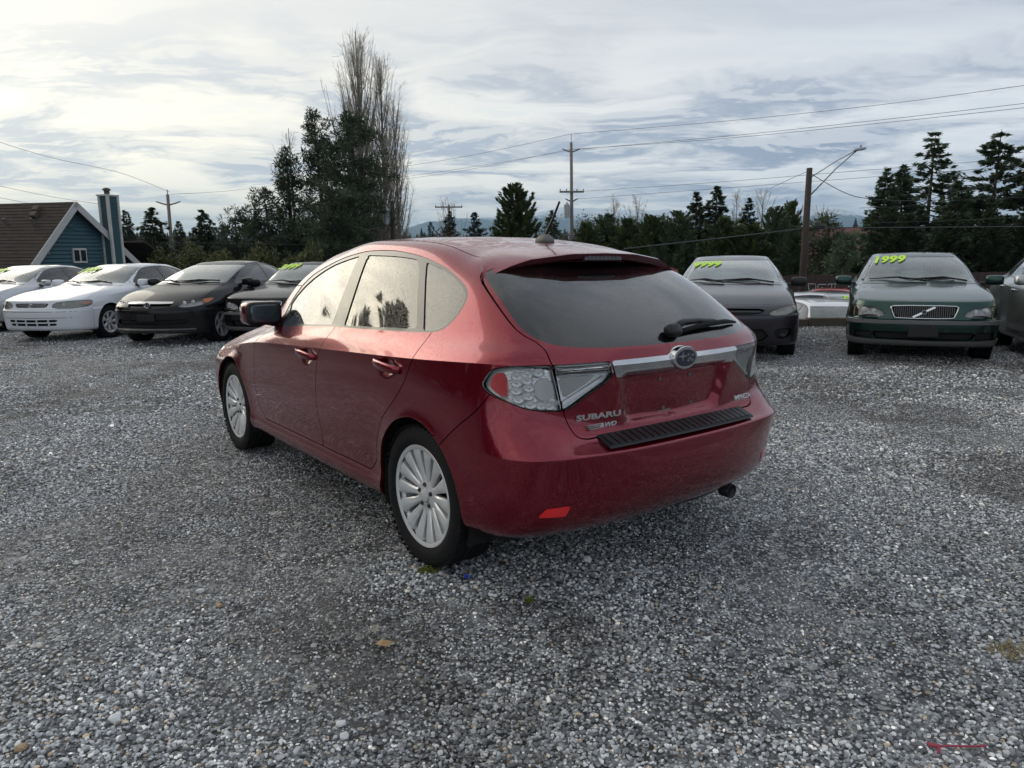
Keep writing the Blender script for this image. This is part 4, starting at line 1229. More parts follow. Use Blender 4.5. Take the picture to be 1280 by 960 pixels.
# red-roofed house behind the right-hand trees
simple('roof_red', (.110, .034, .034), .6, nscale=4, namp=.25)
simple('wall_beige', (.40, .36, .30), .8, nscale=3, namp=.15)
RX, RY = wx(1066, 46), 46.0
red = thing('house', 'low beige house with a dull red roof behind the brown pole', 'house', (RX, RY, float(ground_z(RX, RY))), rotz=R_(-20))
rz = top_z(286, RY) - float(ground_z(RX, RY)); ez = top_z(325, RY) - float(ground_z(RX, RY))
MB().box((0, 0, ez / 2), (9, 6, ez)).build('wall', 'wall_beige', red)
mb = MB(); mb.hexa([(-4.9, -3.4, ez - .15), (4.9, -3.4, ez - .15), (3.0, 0, rz), (-3.2, 0, rz)], [(-4.9, -3.35, ez - .30), (4.9, -3.35, ez - .30), (3.0, .05, rz - .15), (-3.2, .05, rz - .15)])
mb.hexa([(4.9, 3.4, ez - .15), (-4.9, 3.4, ez - .15), (-3.2, 0.06, rz), (3.0, 0.06, rz)], [(4.9, 3.35, ez - .3), (-4.9, 3.35, ez - .3), (-3.2, .11, rz - .15), (3.0, .11, rz - .15)])
mb.add([(4.9, -3.4, ez - .15), (4.9, 3.4, ez - .15), (3.0, 0.03, rz)], [(0, 1, 2)]).add([(-4.9, -3.4, ez - .15), (-3.2, 0.03, rz), (-4.9, 3.4, ez - .15)], [(0, 1, 2)])
rf = mb.build('roof', 'roof_red', red)
for xx in (-2.6, 2.7): MB().box((xx, -.2, rz + .12), (.9, .5, .30)).build('roof_vent', 'trim_stained', rf, bevel=.03)
for xx in (-3, -1.2, .6, 2.6):
    w_ = MB().box((xx, -3.03, ez * .55), (.9, .08, .9)).build('window', 'trim_white', red); MB().box((xx, -3.08, ez * .55), (.74, .04, .74)).build('pane', 'window_dark', w_)

# brown board fence at the back of the lower lot
simple('fence_brown', (.050, .030, .026), .85, nscale=5, namp=.4)
FY = 28.0; x0, x1 = wx(930, FY), wx(1330, FY)
fence = thing('fence', 'dark brown board fence with white graffiti behind the lower lot', 'fence', (x0, FY, float(ground_z(x0, FY))))
fz = top_z(346, FY) - float(ground_z(x0, FY))
k = 0; x = 0.0
bd = MB().box((.069, 0, fz / 2), (.138, .022, fz)).build('board', 'fence_brown', fence)
while x < x1 - x0 - .3:
    x += .142; k += 1
    o = link(bpy.data.objects.new('board', bd.data)); o.parent = fence; o.location = (x, .010 * (k % 2), random.uniform(-.02, .02) + x * .012)
for zz in (.3, fz - .25): MB().box(((x1 - x0) / 2, .045, zz), (x1 - x0, .05, .09)).build('rail', 'fence_brown', fence)
simple('spray_white', (.42, .43, .44), .8)
for st in ([(0, 150), (310, 165), (300, 350), (180, 370), (100, 440), (30, 370), (10, 180)], [(730, 180), (430, 175), (385, 260), (390, 390), (500, 370), (570, 280)],
           [(610, 340), (720, 370), (715, 580)], [(800, 240), (800, 160), (1075, 160), (1060, 340)], [(940, 170), (930, 350), (900, 500), (840, 580)]):
    pts = []
    for gx_, gy_ in st:
        q = sight(1010 + gx_ / 31.75, 350 + gy_ / 31.75, FY - .014); pts.append((q.x - x0, -.016, q.z - fence.location.z))
    MB().tube(pts, .017, 5).build('graffiti', 'spray_white', fence)
# ------------------------------------------------------------------ the red hatchback
HERO_T = (0.268, 3.538, 0.0018)
HERO_R = Matrix.Rotation(2.228, 3, 'Z') @ Matrix.Rotation(.0115, 3, 'X') @ Matrix.Rotation(.0179, 3, 'Y')
H_ARCH = [(-.005, .325, .352), (2.615, .325, .362)]
H_ROWS = [
    row((3.25, 2.95, .68, .23, .22), (-.50, -.34, .70, .24, .25), W=[(2.2, .74), (.5, .74)], Z=[(2.5, .20), (.4, .20)]),
    row((3.42, 2.98, .80, .22, .215), (-.655, -.40, .825, .255, .27), W=[(2.2, .835), (.5, .835)], Z=[(2.1, .215), (.4, .215)]),
    row((3.46, 3.00, .83, .30, .30), (-.745, -.40, .858, .325, .33), W=[(2.2, .860), (.4, .860)], Z=[(2.1, .295), (.4, .295)], nR=3.0),
    row((3.48, 3.00, .845, .37, .37), (-.785, -.40, .868, .41, .41), W=[(2.2, .842), (.4, .842)], Z=[(2.1, .335), (.4, .335)], nR=3.0),
    row((3.50, 3.00, .855, .48, .48), (-.806, -.40, .873, .52, .52), W=[(2.0, .864), (.4, .866)], Z=[(2.1, .50), (.4, .50)], nR=3.0),
    row((3.50, 3.00, .855, .58, .58), (-.805, -.40, .873, .60, .615), W=[(2.0, .868), (.4, .870)], Z=[(2.1, .62), (.4, .64)], nR=2.9,
        ov={16: (-.800, 0, .610), 15: (-.795, .36, .612), 14: (-.772, .635, .620), 13: (-.655, .803, .612)}, k=2),
    row((3.48, 2.98, .85, .63, .63), (-.70, -.41, .868, .655, .70), W=[(2.0, .868), (.4, .870)], Z=[(2.1, .70), (.4, .73)],
        ov={16: (-.695, 0, .652), 15: (-.695, .36, .652), 14: (-.688, .60, .672), 13: (-.60, .782, .705)}),
    row((3.46, 2.96, .83, .67, .67), (-.715, -.42, .862, .76, .80), W=[(2.0, .866), (.4, .868)], Z=[(2.1, .77), (.4, .82)], nR=2.4,
        ov={13: (-.575, .760, .79)}),
    row((3.40, 2.93, .80, .72, .72), (-.735, -.44, .835, .935, .955), W=[(2.3, .856), (1.0, .862), (.2, .860), (-.2, .848)], nR=2.5,
        Z=[(2.71, .745), (2.34, .805), (2.03, .838), (1.0, .886), (.035, .926)], k=3, ov={13: (-.570, .755, .950)}),
    row((2.85, 2.60, .74, .88, .83), (-.705, -.42, .80, .985, 1.0), W=[(2.0, .835), (1.0, .838), (.1, .825)], Z=[(2.0, .895), (1.0, .945), (0, .985)], nR=2.7),
    row((2.28, 2.06, .72, .985, .950), (-.668, -.34, .752, 1.03, 1.05), W=[(1.6, .800), (.9, .806), (.1, .79)], Z=[(1.69, .962), (.9, 1.004), (0, 1.038)], nR=2.8),
    row((1.98, 1.80, .675, 1.21, 1.195), (-.45, -.20, .692, 1.19, 1.21), W=[(1.3, .712), (.4, .712)], Z=[(.9, 1.215)], nR=3.0),
    row((1.53, 1.38, .585, 1.392, 1.380), (-.205, -.02, .606, 1.325, 1.325), W=[(1.05, .608), (.3, .612)], Z=[(1.05, 1.421), (.8, 1.424), (.5, 1.410), (.2, 1.385)], nR=2.8),
    row((1.36, 1.20, .49, 1.436, 1.430), (-.135, .02, .50, 1.365, 1.365), W=[(.9, .525)], Z=[(.95, 1.456), (.4, 1.442), (.2, 1.415)]),
    row((1.18, 1.02, .27, 1.463, 1.462), (-.03, .10, .29, 1.405, 1.41), W=[(.7, .29)], Z=[(.8, 1.474), (.4, 1.462)]),
    row((1.0, .90, 0, 1.473, 1.475), (.08, .16, 0, 1.432, 1.438), Z=[(.7, 1.477), (.4, 1.467)]),
]
def hero_shape(V, N, UV):
    V = flare(V, N, H_ARCH, .013, .05)
    # cups behind the two door handles
    for (x, z) in ((1.175, .832), (.244, .872)):
        d = np.hypot((V[:, 0] - x) / .052, (V[:, 2] - z + .004) / .036)
        m = (UV[:, 0] > 4) & (UV[:, 0] < 12) & (V[:, 1] > .6)
        V[:, 1] -= np.where(m, .016 * np.clip(1.25 - d, 0, 1) ** .7, 0)
    # hollow for the number plate
    yz = V[:, 1:]
    q = sdf_poly(yz, chaikin([(-.5, .905), (.345, .905), (.318, .76), (.285, .70), (.25, .682), (-.5, .674)], 1, keep=(0, 1, 5)))
    s = np.clip(-q / .022, 0, 1); s = s * s * (3 - 2 * s)
    V[:, 0] += np.where(UV[:, 0] > 12.5, .030 * s, 0)
    return V
hero = thing('parked_car', 'wet dark red five-door hatchback standing alone in the middle of the gravel lot', 'car', HERO_T, rot=HERO_R)
HS = Shell(H_ROWS, su=15, sv=9, shape=hero_shape)
def build_hero():
    at = HS.at
    S = HS.soup
    _, S = S.split(arch_phi(S.V, H_ARCH))
    glassy = []
    def take(S, f, g=.0024):
        a, b = S.split(f(S) + g)
        _, b = b.split(f(b) - g)
        return a, b
    # --- side glazing
    DLO = chaikin([(1.88, .945), (1.80, 1.10), (1.60, 1.26), (1.341, 1.331), (1.16, 1.367), (.989, 1.389), (.883, 1.400), (.70, 1.401), (.539, 1.394), (.287, 1.363), (.064, 1.310),
                   (-.10, 1.25), (-.175, 1.205), (-.172, 1.14), (-.118, 1.072), (-.06, 1.042), (.089, 1.032), (.545, 1.015), (.949, 1.004), (1.40, .976)], 2, keep=(0,))
    dl, S = S.split(cut_side(S, DLO)); glassy.append(dl)
    panes = [('front', [(1.687, .973), (1.755, 1.05), (1.79, 1.095), (1.56, 1.235), (1.318, 1.318), (1.12, 1.352), (.957, 1.374), (.977, 1.193), (.980, 1.012)]),
             ('rear', [(.829, 1.017), (.844, 1.155), (.862, 1.378), (.592, 1.371), (.42, 1.360), (.311, 1.346), (.202, 1.176), (.114, 1.047)]),
             ('quarter', [(.060, 1.044), (.252, 1.338), (.056, 1.297), (-.09, 1.240), (-.158, 1.200), (-.155, 1.14), (-.105, 1.078), (-.05, 1.053), (-.017, 1.047)])]
    side_glass = {}
    for nm, pl in panes:
        g, dl = dl.split(cut_side(dl, chaikin(pl, 1, keep={'front': (0, 6, 8), 'rear': (0, 2, 7), 'quarter': (0, 1)}[nm])))
        side_glass[nm] = g
    _, dl_out = dl.split(np.full(len(dl.V), 1.0))
    # --- windscreen and rear window
    fv = lambda S, a, b, lo, hi: np.maximum(np.maximum(a - S.U[:, 1], S.U[:, 1] - b) * .2, np.maximum(lo - S.U[:, 0], S.U[:, 0] - hi) * .1)
    ws, S = S.split(fv(S, at[10] + .1, at[12] - .1, -1, 3.55)); glassy.append(ws)
    RG = chaikin([(-.3, 1.345), (.40, 1.335), (.57, 1.31), (.624, 1.275), (.652, 1.20), (.668, 1.12), (.668, 1.07), (.632, 1.030), (.552, 1.011), (.36, .999), (-.3, .997)], 2, keep=(0, 10))
    rg, S = S.split(cut_end(S, RG, 0, True)); glassy.append(rg)
    # --- lamps
    A = R_(38)
    lamp_o = pts_end([(-.45, .834, .869), (-.46, .829, .895), (-.501, .809, .950), (-.647, .651, .953), (-.658, .603, .773), (-.63, .681, .778), (-.591, .746, .793), (-.551, .786, .816), (-.491, .823, .840)], A, True)
    lo, S = take(S, lambda S: cut_end(S, chaikin(lamp_o, 2, keep=(3, 4)), A, True), .0018)
    LI = chaikin([(.644, .953), (.404, .953), (.377, .890), (.494, .825), (.572, .778), (.598, .774)], 1, keep=(0, 1, 5))
    li, S = take(S, lambda S: cut_end(S, LI, 0, True), .0015)
    # --- chrome bar with the emblem swelling
    yz = lambda S: S.V[:, 1:]
    bar = lambda S: guard(S, np.minimum(sdf_poly(yz(S), [(-.5, .952), (.400, .952), (.373, .889), (-.5, .886)]), (np.hypot(S.V[:, 1] / .085, (S.V[:, 2] - .932) / .052) - 1) * .05), 12.5, 17)
    cb, S = S.split(bar(S))
    # --- tailgate with its shut line, then bumper, doors, bonnet
    TG = [(-.5, 1.423), (.20, 1.416), (.40, 1.394), (.475, 1.372), (.566, 1.327), (.60, 1.297), (.640, 1.262), (.668, 1.20), (.684, 1.12), (.684, 1.062), (.645, 1.024), (.650, .955), (.600, .775), (.575, .70), (.556, .668), (.50, .658), (-.5, .6555)]
    tg, S = take(S, lambda S: guard(S, sdf_poly(yz(S), chaikin(TG, 1, keep=(0, 16))), 12.2, 17))
    RB = [(-.25, .20), (-.9, .20), (-.9, .90), (-.52, .90), (-.482, .822), (-.426, .760), (-.352, .709), (-.247, .626), (-.18, .55)]
    rb, S = take(S, lambda S: guard(S, np.maximum(sdf_poly(proj_side(S), chaikin(RB, 1, keep=(0, 1, 2, 3))), -(S.V[:, 0] + 2)), 9.5, 17))
    FD = [(2.085, .83), (2.105, .52), (2.06, .40), (1.98, .335), (1.05, .335), (1.052, .42), (1.078, .62), (1.045, .80), (.985, .92), (.90, 1.02), (.90, 1.2), (1.95, 1.2), (1.86, .955)]
    fd, S = take(S, lambda S: cut_side(S, FD))
    RD = [(1.05, .335), (.47, .335), (.39, .40), (.36, .50), (.30, .62), (.16, .74), (.085, .82), (.03, .925), (-.02, 1.05), (.0, 1.2), (.90, 1.2), (.90, 1.02), (.985, .92), (1.045, .80), (1.078, .62), (1.052, .42)]
    rd, S = take(S, lambda S: cut_side(S, RD))
    fb, S = take(S, lambda S: guard(S, np.maximum(S.V[:, 2] - .66, 2.80 - S.V[:, 0]), -1, 6))
    hd, S = take(S, lambda S: np.maximum(np.maximum((at[8] + .3) - S.U[:, 1], S.U[:, 1] - (at[10] - .1)) * .15, (S.U[:, 0] - 4.6) * .15))
    HL = pts_end([(3.36, .50, .67), (3.30, .55, .76), (3.02, .80, .79), (2.98, .82, .70), (3.2, .70, .655)], R_(35), False)
    hl, S = S.split(cut_end(S, HL, R_(35), False))
    rf, S = take(S, lambda S: np.maximum((at[12] + .75 - S.U[:, 1]) * .1, np.maximum(2.2 - S.U[:, 0], S.U[:, 0] - 17.5) * .1), .0022)
    body = panel('body', S, 'paint_red', hero, 'merge')[0]
    tail = panel('tailgate', tg, 'paint_red', hero, 'merge')[0]
    bump = panel('rear_bumper', rb, 'paint_red', hero, 'merge')[0]
    panel('roof', rf, 'paint_red', hero, 'merge')
    panel('front_bumper', fb, 'paint_red', hero, 'merge')
    panel('bonnet', hd, 'paint_red', hero, 'merge')
    panel('headlight', hl, 'reflector', hero, 'both', off=-.002)
    dF = panel('door', fd, 'paint_red', hero, 'both'); dR = panel('door', rd, 'paint_red', hero, 'both')
    panel('window_trim', dl_out, 'black_trim', hero, 'both', off=-.003, skirt=.02)
    for nm, par in (('front', dF), ('rear', dR), ('quarter', None)):
        g = panel('window', side_glass[nm], 'glass_tint', None, 'both', off=-.008, skirt=0)
        for k, o in enumerate(g): o.parent = par[k] if par else body
    panel('windscreen', ws, 'glass_tint', hero, 'merge', off=-.004, skirt=.01)
    panel('rear_window', rg, 'glass_rear', tail, 'merge', off=-.002, skirt=.01)
    # black band printed round the rear window, just inside the pane
    bnd, _ = rg.split(-(guard(rg, sdf_poly(yz(rg), RG), 9, 17) + .035))
    inner, outer = rg.split(guard(rg, sdf_poly(yz(rg), RG), 9, 17) + .035)
    panel('window_band', outer, 'black_matt', tail, 'merge', off=-.012, skirt=0)
    panel('chrome_bar', cb, 'chrome', tail, 'merge', off=.006, skirt=.02)
    inn = HS.soup
    _, inn = inn.split(arch_phi(inn.V, H_ARCH) - .004)
    _, inn = inn.split(cut_side(inn, DLO) - .012)
    _, inn = inn.split(fv(inn, at[10] + .0, at[12] - .0, -1, 3.65))
    _, inn = inn.split(cut_end(inn, RG, 0, True) - .01)
    _, inn = inn.split(cut_end(inn, chaikin(lamp_o, 2, keep=(3, 4)), A, True) - .006)
    _, inn = inn.split(cut_end(inn, LI, 0, True) - .006)
    panel('inner_shell', inn, 'black_matt', hero, 'merge', off=-.030, skirt=0)
    return dict(body=body, tail=tail, bump=bump, dF=dF, dR=dR, lo=lo, li=li, lamp_o=lamp_o, LI=LI, A=A)
HP = build_hero()
# ------------------------------------------------------------------ fittings of the red hatchback
glass('lens_red', (.75, .03, .03), 1.3)
simple('mirror_glass', (.10, .115, .125), .05, 1.0)
simple('primer', (.20, .15, .14), .7)
def shell_patch(phi, off):
    """piece of the body surface sunk or raised by off"""
    a, _ = HS.soup.split(phi(HS.soup))
    return a
def hero_details():
    S0 = HS.soup; A = HP['A']
    K = R_(38)
    for name, soup, par in (('tail_light', HP['lo'], 'bump'), ('tailgate_light', HP['li'], 'tail')):
        hs = panel(name, soup, 'reflector', hero, 'both', off=-.024, skirt=-.021)
        ls = panel('lens', soup, 'lens_clear', None, 'both', off=-.001, skirt=.006)
        for h, l in zip(hs, ls): l.parent = h
        rim_in = soup.split(guard(soup, 0 * soup.V[:, 0] - 1, -1, 99))[0]
        lampobjs = hs
        if name == 'tail_light':
            def put(nm, poly3, m, off, th):
                q, _ = S0.split(cut_end(S0, chaikin(pts_end(poly3, A, True), 1), A, True))
                for h, o in zip(hs, panel(nm, q, m, None, 'both', off=off, skirt=th)): o.parent = h
            put('red_reflector', [(-.498, .812, .921), (-.541, .786, .925), (-.554, .782, .829), (-.519, .808, .842), (-.478, .825, .872)], 'lamp_red', -.010, .02)
            put('indicator_bulb_housing', [(-.615, .705, .9), (-.648, .642, .9), (-.65, .628, .815), (-.617, .701, .82)], 'bulb', -.012, .012)
            q, _ = S0.split(cut_end(S0, chaikin(pts_end([(-.617, .701, .888), (-.622, .690, .888), (-.624, .688, .832), (-.619, .698, .832)], A, True), 1), A, True))
            for h, o in zip(hs, panel('amber_edge', q, 'lamp_amber', None, 'both', off=-.016, skirt=.01)): o.parent = h
            leds = [(-.573, .758, .907), (-.601, .724, .919), (-.623, .694, .921), (-.575, .756, .882), (-.6, .726, .891), (-.576, .757, .849), (-.602, .724, .863), (-.602, .725, .834), (-.583, .752, .818), (-.611, .714, .808), (-.63, .678, .804), (-.643, .643, .802)]
            for sg, h in ((1, hs[0]), (-1, hs[1])):
                for p in leds:
                    P, N = HS.near(*p, umin=11)
                    c = Vector(P - N * .020); n = Vector(N)
                    q = n.to_track_quat('Z', 'Y').to_matrix()
                    mb = MB().lathe([(0, .021), (.012, .020), (.014, .016), (.004, .010), (.010, .005), (.012, .0005)], 14, axis='z')
                    V = []
                    for v in mb.V:
                        w = q @ Vector((v[0] * 1.15, v[1] * .78, v[2])) + c
                        V.append((w.x, w.y * sg, w.z))
                    o = mesh_obj('led', V, mb.F if sg > 0 else [f[::-1] for f in mb.F], 'bulb', h, smooth=True)
        else:
            for sg, h in ((1, hs[0]), (-1, hs[1])):
                def bar(nm, a, b, w, off, m, nseg=6):
                    secs = []
                    for i in range(nseg + 1):
                        y = a[0] + (b[0] - a[0]) * i / nseg; z = a[1] + (b[1] - a[1]) * i / nseg
                        P, N = HS.near(y=y, z=z, umin=12.5)
                        P = Vector((P[0], y * sg, z)); N = Vector((N[0], N[1] * sg, N[2]))
                        up = Vector((0, 0, 1)); P = P + N * off
                        secs.append([P + up * w / 2, P + up * w / 2 - N * .012, P - up * w / 2 - N * .012, P - up * w / 2 + N * .003])
                    MB().loft(secs).build(nm, m, h)
                for k in range(4):
                    zz = .941 - k * .0095
                    bar('light_rib', (.632 - .002 * k, zz), (.402 - .004 * k, zz), .0045, -.010, 'chrome')
                bar('light_rib', (.596, .800), (.425, .888), .012, -.014, 'bulb', 10)
                bar('light_rib', (.612, .80), (.628, .902), .010, -.016, 'bulb')
                q, _ = S0.split(cut_end(S0, [(.62, .900), (.46, .900), (.50, .866), (.585, .822)], 0, True))
                o = panel('reversing_bulb_housing', q, 'lamp_smoke', None, 'one', off=-.018, skirt=.01)[0]
                if sg < 0: o.scale = (1, -1, 1)
                o.parent = h
    # dark sealing edge round the lamps
    tail, body, bump = HP['tail'], HP['body'], HP['bump']
    # emblem
    P, N = HS.near(y=0, z=.938, umin=15)
    c = Vector((P[0] - .012, 0, .938)); tilt = Matrix.Rotation(R_(4), 3, 'Y')
    def oval(a, b, x0, x1, n=40):
        mb = MB()
        mb.loft([[tuple(c + Vector((-x, a * f * math.cos(2 * math.pi * k / n), b * f * math.sin(2 * math.pi * k / n)))) for k in range(n)] for x, f in ((x0, 1.0), (x1 - .003, 1.0), (x1, .955))])
        return mb
    em = oval(.076, .048, -.02, .006).build('emblem', 'chrome', tail, angle=R_(30))
    oval(.063, .037, 0, .0085).build('emblem_field', 'emblem_blue', em, angle=R_(30))
    def star(y, z, r, r2):
        pts = []
        for k in range(8):
            a = math.pi * k / 4; q = r if k % 2 == 0 else r2
            pts.append((q * (1.25 if k in (0, 4) else 1) * math.cos(a), q * math.sin(a)))
        f = [c + Vector((-.0095, y + p[0], z + p[1])) for p in pts]; g = [c + Vector((-.006, y + p[0], z + p[1])) for p in pts]
        mb = MB().loft([f, g])
        mb.build('emblem_star', 'chrome', em)
    star(.024, .008, .024, .006)
    for y, z in ((-.012, .013), (-.040, .010), (-.010, -.012), (-.022, -.004), (-.038, -.012)): star(y, z, .0105, .003)
    # raised lettering
    def letters(nm, body_txt, y, z, size, sx, shear=0.0, bold=.012):
        me = text_mesh(body_txt, 1.0, .12, shear, bold)
        P, N = HS.near(y=y, z=z, umin=12); N = Vector(N); 
        ax = Vector((0, 0, 1)); right = ax.cross(Vector((N.x, N.y, 0)).normalized()); right = Vector((N.x, N.y, 0)).normalized().cross(ax) * -1
        up = N.cross(right).normalized()
        o = link(bpy.data.objects.new(nm, me.copy())); o.data.materials.clear(); o.data.materials.append(M['bright_edge'])
        mm = Matrix((right * size * sx, up * size, N * size)).transposed().to_4x4(); mm.translation = Vector(P) + N * .001
        o.parent = tail; o.matrix_local = mm
        return o
    letters('lettering', 'SUBARU', .437, .733, .0305, 1.95, bold=.03)
    letters('lettering', 'AWD', .390, .702, .024, 1.5, .35, .02)
    letters('lettering', 'IMPREZA', -.497, .708, .030, 1.22, .0, .02)
    # three speed bars in front of the AWD script
    mb = MB()
    for k in range(3):
        y0 = .505 - .004 * k; z = .706 - .007 * k
        P, _ = HS.near(y=.46, z=z, umin=12)
        mb.hexa([(P[0] - .010, y0, z), (P[0] - .002, y0 - .085, z), (P[0] - .002, y0 - .085, z + .0035), (P[0] - .010, y0, z + .0035)], [(P[0] + .016, y0, z), (P[0] + .016, y0 - .085, z), (P[0] + .016, y0 - .085, z + .0035), (P[0] + .016, y0, z + .0035)])
    mb.build('lettering', 'bright_edge', tail)
    # plate screws and a scrape where the plate sat
    for y, z in ((.095, .852), (-.097, .852), (.046, .721), (-.139, .721)):
        P, N = HS.near(y=y, z=z, umin=13)
        mb = MB().lathe([(0, .009), (-.003, .0085), (-.004, .005), (-.002, .003), (-.002, .0003)], 12, axis='x', c=(P[0], y, z))
        mb.build('plate_screw', 'grey_plastic', tail, smooth=True)
    q, _ = HS.soup.split(guard(HS.soup, np.maximum(np.abs(HS.V[:, 1]) - .09, np.abs(HS.V[:, 2] - .7085 + .03 * HS.V[:, 1]) - .0045), 13, 17))
    panel('plate_scrape', q, 'primer', tail, 'one', off=.0015, skirt=.001)
    q, _ = HS.soup.split(guard(HS.soup, np.maximum(np.abs(HS.V[:, 1] - .10) - .06, np.abs(HS.V[:, 2] - .702 + .02 * HS.V[:, 1]) - .0025), 13, 17))
    panel('plate_scrape', q, 'primer', tail, 'one', off=.0015, skirt=.001)
    # rubber scuff pad with ribs
    mb = MB(); n = 26
    secs = []
    for i in range(n + 1):
        y = -.462 + .924 * i / n
        bow = .012 * (1 - (y / .462) ** 2)
        secs.append([(-.700, y, .668), (-.772 - bow, y, .6375), (-.778 - bow, y, .628), (-.70, y, .648)])
    pad = mb.loft(secs).build('bumper_pad', 'black_plastic', bump)
    for i in range(24):
        y = -.43 + .86 * i / 23
        bow = .012 * (1 - (y / .462) ** 2)
        MB().hexa([(-.708, y - .0145, .6655), (-.708, y + .0145, .6655), (-.708, y + .0145, .6685), (-.708, y - .0145, .6685)],
                  [(-.772 - bow, y - .0145, .640), (-.772 - bow, y + .0145, .640), (-.770 - bow, y + .0145, .6435), (-.770 - bow, y - .0145, .6435)]).build('rib', 'black_plastic', pad)
    # low reflectors, set in a recess
    for sg in (1, -1):
        pl = [(.737, .384), (.711, .419), (.622, .422), (.634, .380)]
        q, _ = HS.soup.split(cut_end(HS.soup, pl, 0, True))
        o = panel('reflector', q, 'lamp_red', None, 'one', off=.003, skirt=.01)[0]
        if sg < 0: o.scale = (1, -1, 1)
        o.parent = bump
        pl = [(.745, .379), (.712, .425), (.603, .428), (.622, .375)]
        q, _ = HS.soup.split(cut_end(HS.soup, pl, 0, True))
        o = panel('reflector_bezel', q, 'paint_red', None, 'one', off=.0015, skirt=.004)[0]
        if sg < 0: o.scale = (1, -1, 1)
        o.parent = bump
    # rear wiper
    def on(y, z, off): 
        P, N = HS.near(y=y, z=z, umin=12); return Vector((P[0], y, z)) + Vector(N) * off
    wm = MB(); pillow(wm, on(0.0, 1.03, .022), (.05, .085, .055), Matrix.Rotation(R_(30), 3, 'Y'), e=.6)
    wp = wm.build('rear_wiper', 'black_plastic', tail, smooth=True)
    MB().tube([on(.0, 1.035, .030), on(-.09, 1.050, .032), on(-.20, 1.055, .027), on(-.33, 1.052, .022)], [.016, .016, .013, .009], 8).build('wiper_arm', 'black_plastic', wp, smooth=True)
    MB().tube([on(-.06, 1.030, .012), on(-.25, 1.047, .016), on(-.42, 1.048, .016), on(-.53, 1.042, .010)], [.010, .013, .011, .006], 6).build('wiper_blade', 'black_matt', wp, smooth=True)
    # roof spoiler over the rear window
    ys = np.linspace(-.628, .628, 41); secs = []
    for y in ys:
        a = abs(y); f = min(1, a / .628)
        xt = np.interp(a, [0, .2, .42, .50, .56, .60, .628], [-.272, -.270, -.236, -.212, -.196, -.190, -.184])
        zt = np.interp(a, [0, .2, .42, .50, .56, .60, .628], [1.377, 1.373, 1.348, 1.322, 1.297, 1.280, 1.262])
        xf = np.interp(a, [0, .40, .475, .566, .594, .628], [.085, .072, .034, -.066, -.112, -.168])
        yf = min(a, .60)
        d = (HS.V[:, 0] - xf) ** 2 + (HS.V[:, 1] - yf * .985) ** 2 + np.where(HS.V[:, 2] < 1.2, 9, 0)
        zf = HS.V[np.argmin(d), 2] + .002
        zm = zf + (zt - zf) * .5 + .006 * (1 - f)
        th = np.interp(a, [0, .45, .60, .628], [.036, .036, .020, .006])
        tip = min(1, max(.03, (.622 - a) / .14))
        secs.append([(xf + .004, y * .985, zf - .012), (xf, y * .985, zf), ((xf * .72 + xt * .28), y, zf + (zt - zf) * .25 + .004 * (1 - f)), ((xf + xt) / 2, y, zm), (xt + .02, y, zt + .0025), (xt, y, zt - .004), (xt + .010, y * .995, zt - th * .4), (xt + .03 * tip, y * .985, zt - th * (.2 + .8 * tip)), (xt + .09 * tip, y * (.985 - .015 * tip), zt - th * (.2 + .8 * tip) + .002), (xf - .03 * tip, y * (.985 - .025 * tip), zf - .004 - .018 * tip)])
    sp = MB().loft(secs).build('spoiler', 'paint_red', tail, angle=R_(50))
    mb = MB().box((-.249, 0, 1.354), (.018, .235, .024))
    br = mb.build('high_brake_light', 'alloy_dark', sp)
    for k in range(8): MB().box((-.2585, -.090 + .0255 * k, 1.354), (.004, .020, .014)).build('led', 'grey_plastic', br)
    # aerial
    ab = MB().loft([[(.165 + x * sx, y * sy, z) for x, y in ((-.05, -.028), (.05, -.022), (.062, 0), (.05, .022), (-.05, .028), (-.06, 0))] for z, sx, sy in ((1.425, 1, 1), (1.452, .9, .85), (1.468, .52, .5), (1.474, .3, .3))])
    ao = ab.build('aerial_base', 'antenna_grey', body, smooth=True)
    MB().tube([(.165, 0, 1.455), (.105, 0, 1.535), (.050, 0, 1.625)], [.008, .0058, .0055], 8).build('aerial', 'black_plastic', ao)
    # door handles
    for k, (x0, x1, z0, z1, doors) in enumerate(((1.318, 1.068, .848, .830, HP['dF']), (.362, .124, .884, .866, HP['dR']))):
        for sg, d in ((1, doors[0]), (-1, doors[1])):
            secs = []
            for i in range(11):
                t = i / 10; x = x0 + (x1 - x0) * t; z = z0 + (z1 - z0) * t
                P, N = HS.near(x=x, z=z, umin=4, umax=12)
                arch = .030 * math.sin(math.pi * min(1, max(0, t))) ** .45 + .004
                yb = .8625 + arch
                h = .012 + .010 * math.sin(math.pi * (.15 + .7 * t)); w = .009
                secs.append([(x, (yb + w * math.cos(q) - w * .2) * sg, z + h * math.sin(q)) for q in np.linspace(0, 2 * math.pi, 11)[:-1]])
            MB().loft(secs).build('handle', 'paint_red', d, smooth=True)
    # door mirrors
    for sg in (1, -1):
        mb = MB(); pillow(mb, (1.945, .852 * sg, 1.028), (.17, .232, .150), e=.45, nu=20, nv=12)
        mo = mb.build('door_mirror', 'paint_red', hero, smooth=True)
        mb = MB(); pillow(mb, (1.885, .852 * sg, 1.027), (.055, .224, .146), e=.4, nu=20, nv=10)
        mb.box((1.95, .745 * sg, .968), (.10, .10, .05))
        bz = mb.build('mirror_bezel', 'black_plastic', mo, smooth=True)
        mb = MB(); pillow(mb, (1.8560, .850 * sg, 1.027), (.008, .186, .114), Matrix.Rotation(R_(-1) * sg, 3, 'Z'), e=.4, nu=20, nv=8)
        mb.build('mirror_glass', 'mirror_glass', bz, smooth=True)
